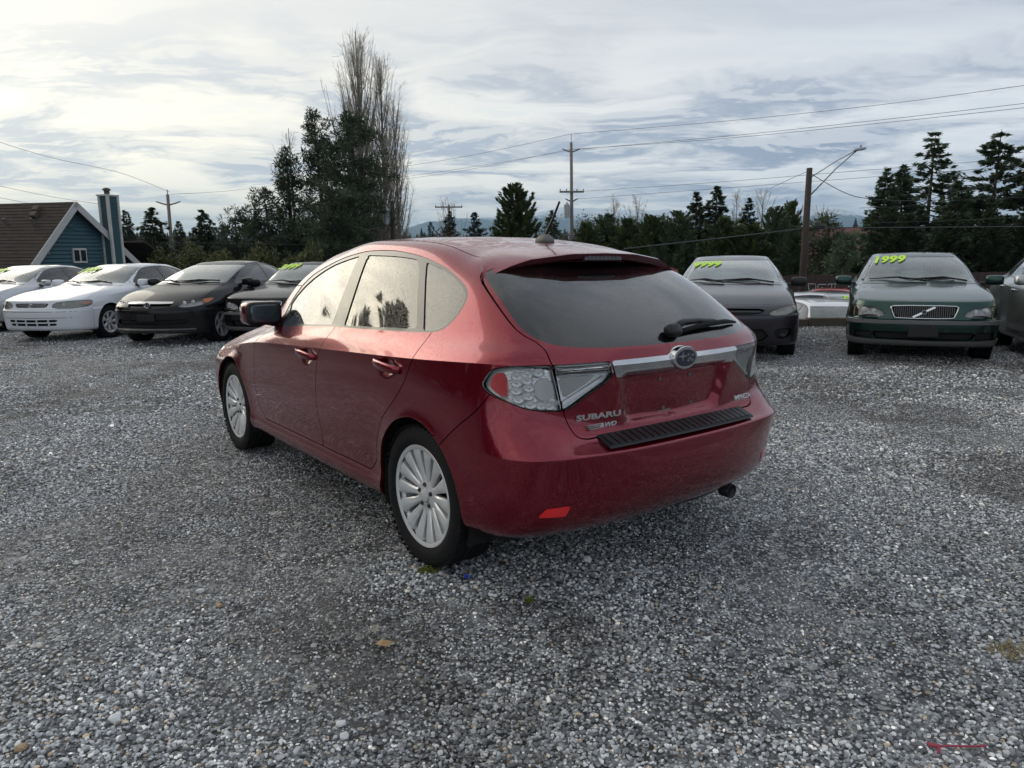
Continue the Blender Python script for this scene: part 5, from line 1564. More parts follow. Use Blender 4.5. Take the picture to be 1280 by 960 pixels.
    # exhaust and underside
    MB().lathe([(-.60, .034), (-.655, .036), (-.657, .031), (-.60, .030)], 18, axis='x', c=(0, -.50, .235)).build('exhaust_tip', 'black_plastic', hero, smooth=True)
    mb = MB(); pillow(mb, (-.42, -.35, .27), (.34, .55, .17), e=.6); mb.build('exhaust_silencer', 'steel_dark', hero, smooth=True)
    MB().box((1.3, 0, .235), (3.5, 1.46, .03)).box((1.3, 0, .40), (1.75, 1.44, .02)).build('underbody', 'black_matt', hero)
    for x in (0, 2.62):
        for s in (1, -1): put_wheel(hero, x, s * .752, ('hatch', .318, .224, .205, 'multi', 14, 'alloy'), spin=.35 + x)
        wheel_liner(hero, x, .358, .86, .325)
    for y in (.36, -.36): seat(hero, 1.10, y, 'seat_grey')
    mb = MB(); pillow(mb, (.26, 0, .50), (.50, 1.2, .2)); pillow(mb, (-.02, 0, .80), (.16, 1.2, .62), Matrix.Rotation(R_(-16), 3, 'Y'))
    bs = mb.build('rear_bench', 'seat_grey', hero, smooth=True)
    for y in (-.38, 0, .38):
        hb = MB(); pillow(hb, (-.14, y, 1.16), (.10, .24, .16)); hb.build('headrest', 'seat_grey', bs, smooth=True)
    mb = MB(); pillow(mb, (1.85, 0, .86), (.5, 1.35, .22)); mb.build('dashboard', 'interior', hero, smooth=True)
hero_details()
# ------------------------------------------------------------------ the other cars
LOT_N = Vector((-.01, .017, 1)).normalized()
def on_lot(yaw):
    q = Vector((0, 0, 1)).rotation_difference(LOT_N).to_matrix()
    return q @ Matrix.Rotation(yaw, 3, 'Z')

def sedan_rows(p):
    g = dict(dict(zcow=.97, wcow=.70, zdeck=1.0, nose=2.4, tail=2.4, zsh=.86, zsh2=.95, hoodx=.10, zblow=.20, bump=.03, zb=.56, wmid=.0, dk=2), **p)
    xF, xR, w, zh = g['xF'], g['xR'], g['w'], g['zh']
    a, b = xF - .52, xR + .50
    nF, nR, zb, bo = g['nose'], g['tail'], g['zb'], g['bump']
    xc, xw, xbt, xbb, zr, wr = g['xc'], g['xw'], g['xbt'], g['xbb'], g['zr'], g['wr']
    zl = g['zblow']; wb = g['wbelt']
    mid = [(2.0, w), (.4, w)]
    R_rows = [
        row((xF - .30, a, w - .16, zl + .03, zl + .02), (xR + .30, b, w - .16, .27, .25), W=[(2.2, w - .13), (.5, w - .13)], Z=[(2.2, .19), (.4, .19)]),
        row((xF - .07, a, w - .03, zl, zl), (xR + .10, b, w - .04, .26, .26), W=[(2.2, w - .03), (.5, w - .03)], Z=[(2.2, .205), (.4, .205)], nF=nF, nR=nR),
        row((xF - .03, a, w - .015, zl + .10, zl + .09), (xR + .04, b, w - .02, .34, .34), W=mid, Z=[(2.2, .29), (.4, .29)], nF=nF, nR=nR),
        row((xF - .012, a, w - .008, zl + .20, zl + .19), (xR + .01, b, w - .01, .43, .43), W=mid, Z=[(2.2, .38), (.4, .38)], nF=nF, nR=nR),
        row((xF, a, w - .004, zb - .07, zb - .07), (xR, b, w - .006, .52, .52), W=mid, Z=[(2.2, .50), (.4, .51)], nF=nF, nR=nR),
        row((xF - .004, a, w - .004, zb, zb), (xR, b, w - .004, .60, .60), W=mid, Z=[(2.2, .60), (.4, .62)], nF=nF, nR=nR, k=2),
        row((xF - bo, a + .0, w - .02, zb + .025, zb + .03), (xR + .05, b, w - .02, .63, .64), W=mid, Z=[(2.2, .67), (.4, .70)], nF=nF, nR=nR),
        row((xF - bo - .02, a, w - .025, (zb + zh) / 2 + .01, (zb + zh) / 2 + .02), (xR + .04, b, w - .04, .80, .80), W=mid, Z=[(2.2, .76), (.4, .80)], nF=nF, nR=nR),
        row((xF - g['hoodx'], a, w - .07, zh, zh + .03), (xR + .06, b, w - .10, g['zdeck'] - .02, g['zdeck'] - .04), W=[(2.2, w - .012), (1.0, w - .006), (.2, w - .012)],
            Z=[(2.2, g['zsh'] - .02), (1.0, g['zsh'] + .02), (.2, g['zsh2'] - .03)], nF=nF, nR=nR, k=g['dk']),
        row(((xF + xc) / 2 + .02, (a + xc) / 2 + .1, w - .11, (zh + g['zcow']) / 2 + .035, (zh + g['zcow']) / 2 + .03), ((xR + xbb) / 2 - .1, (b + xbb) / 2 - .1, w - .14, g['zdeck'] + .012, g['zdeck'] - .005),
            W=[(1.8, w - .035), (1.0, w - .03), (.2, w - .04)], Z=[(1.8, (g['zsh'] + g['zcow']) / 2), (1.0, (g['zsh'] + g['zcow']) / 2 + .03), (.2, g['zsh2'] + .01)], nF=2.3, nR=2.3),
        row((xc, xc - .24, g['wcow'], g['zcow'], g['zcow'] - .015), (xbb, xbb + .22, wb - .09, g['zdeck'] + .035, g['zdeck'] + .03), W=[(xc - .6, wb), (1.0, wb + .005), (.3, wb - .01)], Z=[(xc - .6, g['zcow'] - .005), (.9, g['zcow'] + .02), (.2, g['zdeck'] + .005)], nF=2.3, nR=2.3),
        row(((xc + xw) / 2 + .04, (xc + xw) / 2 - .16, (g['wcow'] + wr) / 2, (g['zcow'] + zr) / 2 + .015, (g['zcow'] + zr) / 2), ((xbb + xbt) / 2 - .04, (xbb + xbt) / 2 + .16, (wb + wr) / 2 - .05, (g['zdeck'] + zr) / 2 + .03, (g['zdeck'] + zr) / 2 + .02), W=[(1.3, (wb + wr) / 2 + .012), (.5, (wb + wr) / 2 + .01)], Z=[(.9, (g['zcow'] + zr) / 2 + .01)], nF=2.3, nR=2.3),
        row((xw, xw - .20, wr - .035, zr - .035, zr - .050), (xbt, xbt + .16, wr - .035, zr - .035, zr - .045), W=[((xw + xbt) / 2, wr)], Z=[((xw + xbt) / 2, zr - .025)], nF=2.4, nR=2.4),
        row((xw - .10, xw - .28, wr - .11, zr - .010, zr - .016), (xbt + .09, xbt + .24, wr - .11, zr - .012, zr - .018), W=[((xw + xbt) / 2, wr - .08)], Z=[((xw + xbt) / 2, zr - .002)]),
        row((xw - .22, xw - .34, .26, zr + .000, zr + .001), (xbt + .2, xbt + .3, .26, zr - .004, zr - .002), W=[((xw + xbt) / 2, .27)], Z=[((xw + xbt) / 2, zr + .012)]),
        row((xw - .36, xw - .42, 0, zr + .004, zr + .006), (xbt + .32, xbt + .4, 0, zr + .002, zr + .004), Z=[((xw + xbt) / 2, zr + .016)]),
    ]
    return R_rows

def price(car, txt, SH, y, z, size, tilt=-.12, at=None):
    """painted price on the windscreen"""
    P, N = SH.near(y=y, z=z, umax=3.6)
    n = Vector(N); me = text_mesh(txt, 1.0, .02, 0, .045, 1.06)
    right = Vector((0, 1, 0)); right = (right - n * right.dot(n)).normalized(); up = n.cross(right)
    q = Matrix.Rotation(tilt, 3, n); right = q @ right; up = q @ up
    o = link(bpy.data.objects.new('price_lettering', me.copy())); o.data.materials.clear(); o.data.materials.append(M['letter_green'])
    m = Matrix((right * size * 1.1, up * size * 2.0, n * size)).transposed().to_4x4(); m.translation = Vector(P) + n * .008
    o.parent = car; o.matrix_local = m
    return o

def build_car(p, label, x, y, yaw, z=None, rot=None, group=None):
    z = lot_z(x, y) if z is None else z
    car = thing('parked_car', label, 'car', (x, y, z), rot=on_lot(yaw) if rot is None else rot, group=group)
    wr, wb_ = p['tyre'], p['wheelbase']
    arches = [(0, wr + .005, wr + .045), (wb_, wr + .005, wr + .045)]
    SH = Shell(sedan_rows(p), su=9, sv=5, shape=lambda V, N, UV: flare(V, N, arches, .010, .045))
    at = SH.at; S = SH.soup; pm = p['paint']
    def take(S, f, g=.0035):
        a, b = S.split(f(S) + g); _, b = b.split(f(b) - g); return a, b
    _, S = S.split(arch_phi(S.V, arches))
    dlo_poly = chaikin(p['dlo'], 1)
    dl, S = S.split(cut_side(S, dlo_poly))
    glass_ = []
    for pl in p['panes']:
        g, dl = dl.split(cut_side(dl, chaikin(pl, 1, keep=range(len(pl))))); glass_.append(g)
    fv = lambda S, a, b, lo, hi: np.maximum(np.maximum(a - S.U[:, 1], S.U[:, 1] - b) * .2, np.maximum(lo - S.U[:, 0], S.U[:, 0] - hi) * .1)
    ws, S = S.split(fv(S, at[10] + .12, at[12] - .10, -1, 3.45))
    bl, S = S.split(fv(S, at[10] + .15, at[12] - .12, 12.6, 17))
    inn = SH.soup
    _, inn = inn.split(arch_phi(inn.V, arches) - .004)
    _, inn = inn.split(cut_side(inn, dlo_poly) - .012)
    _, inn = inn.split(fv(inn, at[10] + .05, at[12] - .03, -1, 3.55))
    _, inn = inn.split(fv(inn, at[10] + .05, at[12] - .03, 12.5, 17))
    # front and rear pieces
    pieces = []
    for f in p.get('cuts', []):
        ang = R_(f.get('ang', 0)); rear = f.get('rear', False)
        poly = pts_end(f['pts'], ang, rear) if len(f['pts'][0]) == 3 else np.array(f['pts'])
        if f.get('round'): poly = chaikin(poly, f['round'], keep=f.get('keep', ()))
        q, S = take(S, lambda S: cut_end(S, poly, ang, rear), f.get('gap', .002))
        if f.get('deep'): _, inn = inn.split(cut_end(inn, poly, ang, rear) - .004)
        pieces.append((f, q, poly))
    hz = lambda S: np.maximum(np.maximum((at[8] + (.0 if p.get('clam') else .25)) - S.U[:, 1], S.U[:, 1] - (at[10] - .12)) * .15, (S.U[:, 0] - p.get('hood_u', 3.75)) * .15)
    hd, S = take(S, hz)
    doors = []
    for pl in p['doors']:
        d, S = take(S, lambda S: cut_side(S, chaikin(pl, 1, keep=(0,)))); doors.append(d)
    fb, S = take(S, lambda S: guard(S, np.maximum(S.V[:, 2] - (p.get('zb', .56) + .012), (p['xF'] - p.get('fbx', .50)) - S.V[:, 0]), -1, 6))
    rb, S = take(S, lambda S: guard(S, np.maximum(S.V[:, 2] - .612, S.V[:, 0] - (p['xR'] + .45)), 10, 17))
    body = panel('body', S, pm, car, 'merge')[0]
    panel('bonnet', hd, pm, car, 'merge')
    bump = panel('front_bumper', fb, p.get('bumper_paint', pm), car, 'merge')[0]
    panel('rear_bumper', rb, pm, car, 'merge')
    dobs = [panel('door', d, pm, car, 'both') for d in doors]
    panel('window_trim', dl, p.get('trim', 'black_trim'), car, 'both', off=-.003, skirt=.02)
    for i, g in enumerate(glass_):
        par = dobs[i] if i < len(dobs) else None
        for k, o in enumerate(panel('window', g, p.get('side_glass', 'glass_side'), None, 'both', off=-.007, skirt=0)): o.parent = par[k] if par else car
    panel('windscreen', ws, 'glass_clear', car, 'merge', off=-.003, skirt=.008)
    panel('rear_window', bl, p.get('rear_glass', 'glass_clear'), car, 'merge', off=-.003, skirt=.008)
    lo_, hi_ = inn.split(inn.V[:, 2] - p['zcow'] - .02)
    panel('inner_shell', lo_, 'black_matt', car, 'merge', off=-.022, skirt=0)
    panel('roof_lining', hi_, 'liner', car, 'merge', off=-.022, skirt=0)
    for f, q, poly in pieces:
        mode = f.get('mode', 'both'); kind = f['name']
        if f.get('lamp'):
            hs = panel(kind, q, f.get('back', 'reflector'), car, mode, off=-.045, skirt=-.040)
            ls = panel('lens', q, f.get('lens', 'lens_clear'), None, mode, off=-.001, skirt=.004)
            for h, l in zip(hs, ls): l.parent = h
            for s in f.get('sub', []):
                pl = pts_end(s['pts'], R_(f.get('ang', 0)), f.get('rear', False)) if len(s['pts'][0]) == 3 else np.array(s['pts'])
                qq, _ = q.split(cut_end(q, chaikin(pl, 1), R_(f.get('ang', 0)), f.get('rear', False)))
                for h, o in zip(hs, panel(s['name'], qq, s['mat'], None, mode, off=s.get('off', -.012), skirt=.02)): o.parent = h
            for (by, bz, br) in f.get('bulbs', []):
                for sg, h in zip((1, -1), hs):
                    P, N = SH.near(y=by * sg, z=bz, umax=6)
                    c = Vector(P) - Vector((.050, 0, 0))
                    MB().lathe([(0, br), (.012, br * .95), (-.008, br * .55), (.012, br * .4), (.018, .001)], 18, axis='x', c=c).build('lamp_bowl', 'bulb', h, smooth=True)
        else:
            panel(kind, q, f['mat'], car, mode, off=f.get('off', 0), skirt=f.get('skirt', .012))
    # wheels, arches, underside, cabin
    for xx in (0, wb_):
        for s in (1, -1): put_wheel(car, xx, s * (p['w'] - .125), p['wheel'], spin=.2 + xx + s, steer=p.get('steer', 0) if xx else 0)
        wheel_liner(car, xx, wr + .05, p['w'] - .02, wr + .005)
    MB().box((wb_ / 2, 0, .225), (p['xF'] - p['xR'] - .7, 2 * p['w'] - .34, .03)).box((wb_ / 2, 0, .36), (wb_ - .8, 2 * p['w'] - .34, .02)).build('underbody', 'black_matt', car)
    if p.get('lite'): return car, SH
    sm = p.get('seat', 'seat_grey'); xs = p['xc'] - 1.12
    for yy in (.36, -.36): seat(car, xs, yy, 'seat_dark', w=.50)
    mb = MB(); pillow(mb, (xs - .85, 0, .50), (.50, 1.2, .2)); pillow(mb, (xs - 1.13, 0, .80), (.16, 1.25, .60), Matrix.Rotation(R_(-18), 3, 'Y'))
    bs = mb.build('rear_bench', sm, car, smooth=True)
    for yy in (-.38, .38):
        hb = MB(); pillow(hb, (xs - 1.24, yy, 1.12), (.10, .24, .15)); hb.build('headrest', sm, bs, smooth=True)
    mb = MB(); pillow(mb, (p['xc'] - .36, 0, p['zcow'] - .11), (.66, 1.36, .20)); dsh = mb.build('dashboard', 'interior', car, smooth=True)
    mb = MB(); n = 20
    c = Vector((xs + .42, .36, .88)); q = Matrix.Rotation(R_(-65), 3, 'Y')
    ring = [c + q @ Vector((.185 * math.cos(2 * math.pi * k / n), .185 * math.sin(2 * math.pi * k / n), 0)) for k in range(n + 1)]
    mb.tube(ring, .015, 6, cap=False); mb.tube([c + q @ Vector((.18, 0, 0)), c, c + q @ Vector((-.09, .15, 0))], .014, 5); mb.tube([c, c + q @ Vector((-.09, -.15, 0))], .014, 5)
    mb.build('steering_wheel', 'interior', car, smooth=True)
    if p.get('paper'):
        MB().box((p['xc'] - .42, p['paper'], p['zcow'] + .004), (.20, .32, .004), Matrix.Rotation(R_(10), 3, 'Y')).build('paper_sheet', 'paper', car)
    # inside mirror
    P, N = SH.near(y=0, z=p['zr'] - .10, umax=1)
    mb = MB(); pillow(mb, Vector(P) - Vector(N) * .07, (.03, .22, .06)); mb.build('cabin_mirror', 'black_plastic', car, smooth=True)
    # door mirrors
    mx, my, mz = p['mirror']
    for sg in (1, -1):
        mb = MB(); pillow(mb, (mx, my * sg, mz), (.13, .22, .135), Matrix.Rotation(R_(-12) * sg, 3, 'Z'), e=.5)
        mo = mb.build('door_mirror', p.get('mirror_mat', pm), car, smooth=True)
        MB().box((mx - .02, (my - .12) * sg, mz - .045), (.09, .10, .045)).build('mirror_foot', 'black_plastic', mo, bevel=.01)
    # wipers lying at the foot of the windscreen
    def on(yy, zz, off):
        P, N = SH.near(y=yy, z=zz, umax=4); return Vector((P[0], yy, P[2])) + Vector(N) * off
    zw = p['zcow'] + .03
    for y0, y1 in p.get('wipers', ((.50, -.08), (-.05, -.60))):
        a = MB().tube([on(y0, zw - .005, .020), on((y0 + y1) / 2, zw + .02, .035), on(y1, zw + .012, .016)], [.012, .012, .007], 6).build('wiper', 'black_plastic', car, smooth=True)
        MB().tube([on(y0 - (y0 - y1) * .25, zw + .012, .014), on(y1 - .10, zw + .018, .012)], .009, 5).build('wiper_blade', 'black_matt', a)
    # door handles
    for hx, hz_, i in p.get('handles', []):
        for sg in (1, -1):
            P, N = SH.near(x=hx, z=hz_, umin=4, umax=12)
            mb = MB(); pillow(mb, (hx, (P[1] + .012) * sg, hz_), (.19, .035, .034), e=.6)
            mb.build('handle', p.get('handle_mat', pm), dobs[i][0 if sg > 0 else 1], smooth=True)
    if 'plate' in p:
        py, z0, z1 = p['plate']
        P, N = SH.near(y=0, z=(z0 + z1) / 2, umax=.5)
        xx = P[0] + .012
        b = MB().box((xx, 0, (z0 + z1) / 2), (.022, py * 2, z1 - z0)).build('plate_holder', 'black_plastic', bump, bevel=.006)
        for yy in (-.10, .10):
            MB().lathe([(.012, .011), (.016, .009), (.016, .0005)], 10, axis='x', c=(xx, yy, z1 - .022)).build('plate_screw', 'steel_dark', b)
    return car, SH
CIVIC = dict(xF=3.58, xR=-.89, w=.876, zh=.72, hoodx=.13, xc=2.42, xw=1.28, xbt=.28, xbb=-.42, zr=1.405, wr=.585, wbelt=.80, zcow=1.0, wcow=.70, zdeck=1.06, zsh=.88, zsh2=.98, nose=2.1, tail=2.4, zb=.60, bump=.02, dk=2,
    wheelbase=2.70, tyre=.317, wheel=('civic', .317, .215, .205, 'five', 5, 'alloy'), paint='paint_black', mirror=(1.93, .955, 1.035), side_glass='glass_tint',
    dlo=[(2.10, .985), (1.86, 1.10), (1.55, 1.25), (1.22, 1.345), (.85, 1.375), (.50, 1.355), (.20, 1.28), (-.06, 1.16), (-.16, 1.09), (-.05, 1.055), (.90, 1.030), (1.60, 1.005)],
    panes=[[(1.58, 1.025), (1.62, 1.17), (1.42, 1.255), (1.15, 1.325), (.86, 1.350), (.83, 1.045)], [(.75, 1.05), (.78, 1.350), (.50, 1.335), (.24, 1.26), (.12, 1.18), (.10, 1.075)], [(2.02, .998), (1.86, 1.08), (1.66, 1.155), (1.63, 1.02)]],
    doors=[[(1.90, .90), (1.92, .40), (1.80, .33), (.74, .33), (.76, .62), (.70, 1.04), (.70, 1.2), (1.96, 1.2)], [(.72, .33), (.44, .33), (.33, .52), (.16, .74), (.06, 1.06), (.06, 1.2), (.69, 1.2), (.69, 1.04), (.75, .62)]],
    handles=[(.94, .90, 0), (.22, .93, 1)],
    cuts=[dict(name='headlight', pts=[(3.34, .43, .655), (3.34, .45, .725), (3.18, .62, .760), (2.86, .80, .800), (2.84, .815, .765), (3.05, .76, .690), (3.24, .60, .650)], ang=32, lamp=True, deep=True, round=1, bulbs=[(.55, .695, .045), (.66, .715, .038)],
              sub=[dict(name='amber_indicator', pts=[(3.04, .70, .782), (2.85, .80, .805), (2.83, .82, .765), (3.00, .76, .700)], mat='lamp_amber', off=-.008)]),
          dict(name='grille_bar', pts=[(-.4, .748), (.39, .735), (.425, .718), (.40, .702), (.20, .700), (-.4, .700)], mat='chrome', off=.012, mode='merge', skirt=.02),
          dict(name='grille', pts=[(-.4, .697), (.20, .697), (.40, .698), (.36, .655), (.30, .640), (-.4, .636)], mat='black_plastic', off=-.02, mode='merge', deep=True, skirt=-.02),
          dict(name='air_intake', pts=[(-.4, .440), (.60, .450), (.66, .420), (.60, .375), (-.4, .370)], mat='black_matt', off=-.03, mode='merge', deep=True, skirt=-.03)],
    plate=(.16, .425, .535), wipers=((.58, -.12), (-.10, -.62)), paper=-.1)
def civic_extra(car, SH):
    P, N = SH.near(y=0, z=.69, umax=.5)
    c = Vector((P[0] + .012, 0, .69))
    mb = MB()
    n = 20; mb.loft([[tuple(c + Vector((x, .050 * f * math.cos(2 * math.pi * k / n), .042 * f * math.sin(2 * math.pi * k / n)))) for k in range(n)] for x, f in ((-.01, 1), (.008, .95))])
    em = mb.build('emblem', 'black_plastic', car)
    mb = MB().box(c + Vector((.012, -.022, 0)), (.008, .011, .058), Matrix.Rotation(R_(-8), 3, 'X')).box(c + Vector((.012, .022, 0)), (.008, .011, .058), Matrix.Rotation(R_(8), 3, 'X')).box(c + Vector((.011, 0, -.002)), (.008, .044, .011))
    ring = [c + Vector((.009, .052 * math.cos(2 * math.pi * k / 24), .044 * math.sin(2 * math.pi * k / 24))) for k in range(25)]
    mb.tube(ring, .006, 5, cap=False); mb.build('emblem_letter', 'chrome', em)
    secs = []
    for y in np.linspace(-.74, .74, 17):
        P, N = SH.near(y=y, z=.27, umax=4)
        secs.append([(P[0] + .012, y, .30), (P[0] + .03, y, .275), (P[0] + .02, y, .235), (P[0] - .04, y, .23)])
    MB().loft(secs).build('front_lip', 'black_trim', car)

CAMRY = dict(xF=3.62, xR=-1.14, w=.888, zh=.745, hoodx=.07, xc=2.18, xw=1.34, xbt=.20, xbb=-.50, zr=1.385, wr=.585, wbelt=.80, zcow=.985, wcow=.72, zdeck=1.01, zsh=.88, zsh2=.95, nose=2.3, tail=2.5, zb=.58, bump=.035,
    wheelbase=2.67, tyre=.31, wheel=('camry', .31, .20, .195, 'seven', 7, 'alloy'), paint='paint_white', mirror=(1.80, .965, 1.02), seat='seat_tan',
    dlo=[(1.86, .985), (1.60, 1.16), (1.36, 1.295), (1.05, 1.340), (.60, 1.345), (.20, 1.29), (-.10, 1.16), (-.22, 1.06), (-.10, 1.025), (.90, 1.00), (1.50, .985)],
    panes=[[(1.66, 1.005), (1.50, 1.16), (1.30, 1.280), (.90, 1.318), (.86, 1.020)], [(.78, 1.022), (.81, 1.320), (.55, 1.320), (.26, 1.27), (.16, 1.04)], [(.10, 1.042), (.19, 1.25), (-.02, 1.15), (-.12, 1.065), (-.06, 1.048)]],
    doors=[[(1.88, .88), (1.90, .40), (1.78, .33), (.80, .33), (.82, .62), (.77, 1.01), (.77, 1.2), (1.84, 1.2)], [(.785, .33), (.46, .33), (.34, .52), (.20, .74), (.08, 1.03), (.08, 1.2), (.76, 1.2), (.76, 1.01), (.805, .62)]],
    handles=[(.98, .86, 0), (.30, .89, 1)],
    cuts=[dict(name='headlight', pts=[(3.52, .39, .605), (3.50, .405, .705), (3.36, .60, .738), (3.10, .80, .752), (3.02, .835, .730), (3.06, .835, .645), (3.28, .74, .606)], ang=24, lamp=True, lens='lens_foggy', deep=True, round=1, bulbs=[(.54, .670, .05)],
              sub=[dict(name='amber_indicator', pts=[(3.22, .75, .725), (3.08, .82, .738), (3.03, .84, .70), (3.07, .835, .665), (3.20, .78, .668)], mat='lamp_amber', off=-.008)]),
          dict(name='grille', pts=[(-.4, .705), (.30, .700), (.34, .690), (.30, .630), (-.4, .622)], mat='grey_plastic', off=-.012, mode='merge', deep=True, skirt=-.012),
          dict(name='air_intake', pts=[(-.4, .405), (.46, .410), (.50, .395), (.46, .372), (-.4, .365)], mat='black_matt', off=-.02, mode='merge', deep=True, skirt=-.02),
          dict(name='air_intake', pts=[(-.4, .342), (.44, .345), (.48, .33), (.44, .305), (-.4, .298)], mat='black_matt', off=-.02, mode='merge', deep=True, skirt=-.02)],
    wipers=((.55, -.10), (-.10, -.62)), paper=.05)
def camry_extra(car, SH):
    for k in range(3):
        secs = []
        for y in np.linspace(-.30, .30, 9):
            z = .690 - .024 * k; P, N = SH.near(y=y, z=z, umax=2)
            secs.append([(P[0] + .004, y, z + .006), (P[0] + .004, y, z - .004), (P[0] - .012, y, z - .004), (P[0] - .012, y, z + .006)])
        MB().loft(secs).build('grille_bar', 'bright_edge', car)
    P, N = SH.near(y=0, z=.665, umax=1)
    c = Vector((P[0] + .008, 0, .665)); mb = MB()
    for a, b in ((.045, .030), (.018, .028)):
        mb.tube([c + Vector((0, a * math.cos(2 * math.pi * k / 20), b * math.sin(2 * math.pi * k / 20))) for k in range(21)], .005, 5, cap=False)
    mb.build('emblem', 'chrome', car)
    for y in (-.33, -.11, .11, .33):
        for z in (.387, .322):
            P, N = SH.near(y=y, z=z, umax=3)
            MB().box((P[0] - .006, y, z), (.02, .02, .044)).build('intake_bar', car.get('bar', 'paint_white') if False else 'paint_white', car)
    # rubbing strip groove along the bumper
    for zz in (.545, .44):
        secs = []
        for y in np.linspace(-.84, .84, 25):
            P, N = SH.near(y=y, z=zz, umax=4)
            q = Vector(P); n = Vector(N)
            secs.append([q + n * .001 + Vector((0, 0, .004)), q + n * .001 - Vector((0, 0, .004)), q - n * .01 - Vector((0, 0, .004)), q - n * .01 + Vector((0, 0, .004))])
        MB().loft(secs).build('bumper_groove', 'grey_plastic', car)

VOLVO = dict(xF=3.40, xR=-1.06, w=.858, zh=.775, hoodx=.09, xc=2.10, xw=1.26, xbt=.15, xbb=-.50, zr=1.378, wr=.57, wbelt=.775, zcow=.965, wcow=.70, zdeck=1.03, zsh=.88, zsh2=.96, nose=2.9, tail=2.8, zb=.545, bump=.055, zblow=.22,
    wheelbase=2.55, tyre=.308, wheel=('volvo', .308, .20, .195, 'seven', 7, 'alloy'), paint='paint_green', mirror=(1.74, .945, .995), side_glass='glass_side', mirror_mat='paint_green',
    dlo=[(1.80, .965), (1.55, 1.14), (1.28, 1.285), (.98, 1.330), (.55, 1.335), (.10, 1.285), (-.18, 1.16), (-.28, 1.06), (-.15, 1.02), (.90, .985), (1.45, .968)],
    panes=[[(1.60, .985), (1.45, 1.13), (1.22, 1.268), (.85, 1.308), (.82, 1.005)], [(.74, 1.008), (.77, 1.310), (.50, 1.310), (.18, 1.265), (.08, 1.03)], [(.02, 1.035), (.11, 1.245), (-.10, 1.15), (-.18, 1.06), (-.12, 1.042)]],
    doors=[[(1.80, .88), (1.82, .40), (1.70, .33), (.76, .33), (.78, .62), (.73, 1.0), (.73, 1.2), (1.78, 1.2)], [(.745, .33), (.44, .33), (.32, .52), (.16, .74), (.02, 1.03), (.02, 1.2), (.72, 1.2), (.72, 1.0), (.765, .62)]],
    handles=[(.92, .86, 0), (.22, .89, 1)], fbx=.46,
    cuts=[dict(name='headlight', pts=[(3.32, .425, .583), (3.30, .450, .655), (3.26, .52, .692), (3.18, .66, .716), (3.06, .757, .722), (3.10, .762, .582)], ang=14, lamp=True, deep=True, round=1, keep=(4, 5), bulbs=[(.545, .640, .047), (.665, .645, .050)]),
          dict(name='indicator', pts=[(3.06, .762, .722), (2.90, .83, .722), (2.90, .835, .582), (3.10, .767, .582)], ang=14, lamp=True, back='lamp_amber_pale', deep=True),
          dict(name='grille_frame', pts=[(-.4, .732), (.345, .726), (.372, .712), (.365, .66), (.335, .588), (.31, .575), (-.4, .568)], mat='black_matt', off=-.006, mode='merge', deep=True, skirt=.004),
          dict(name='bumper_strip', pts=[(-.4, .545), (.6, .545), (.95, .535), (.95, .492), (.6, .500), (-.4, .500)], mat='grey_plastic', off=.012, mode='merge', skirt=.015),
          dict(name='air_intake', pts=[(-.4, .405), (.52, .405), (.56, .385), (.52, .315), (-.4, .300)], mat='black_matt', off=-.035, mode='merge', deep=True, skirt=-.035),
          dict(name='fog_lamp_panel', pts=[(.57, .405), (.76, .400), (.77, .325), (.565, .318)], mat='black_plastic', off=-.012, deep=True, skirt=-.012),
          dict(name='front_lip', pts=[(-.4, .292), (.60, .300), (.95, .320), (.95, .20), (-.4, .18)], mat='grey_plastic', off=.008, mode='merge', skirt=.012)],
    plate=(.165, .345, .490), wipers=((.58, .02), (.10, -.60)), paper=.32)
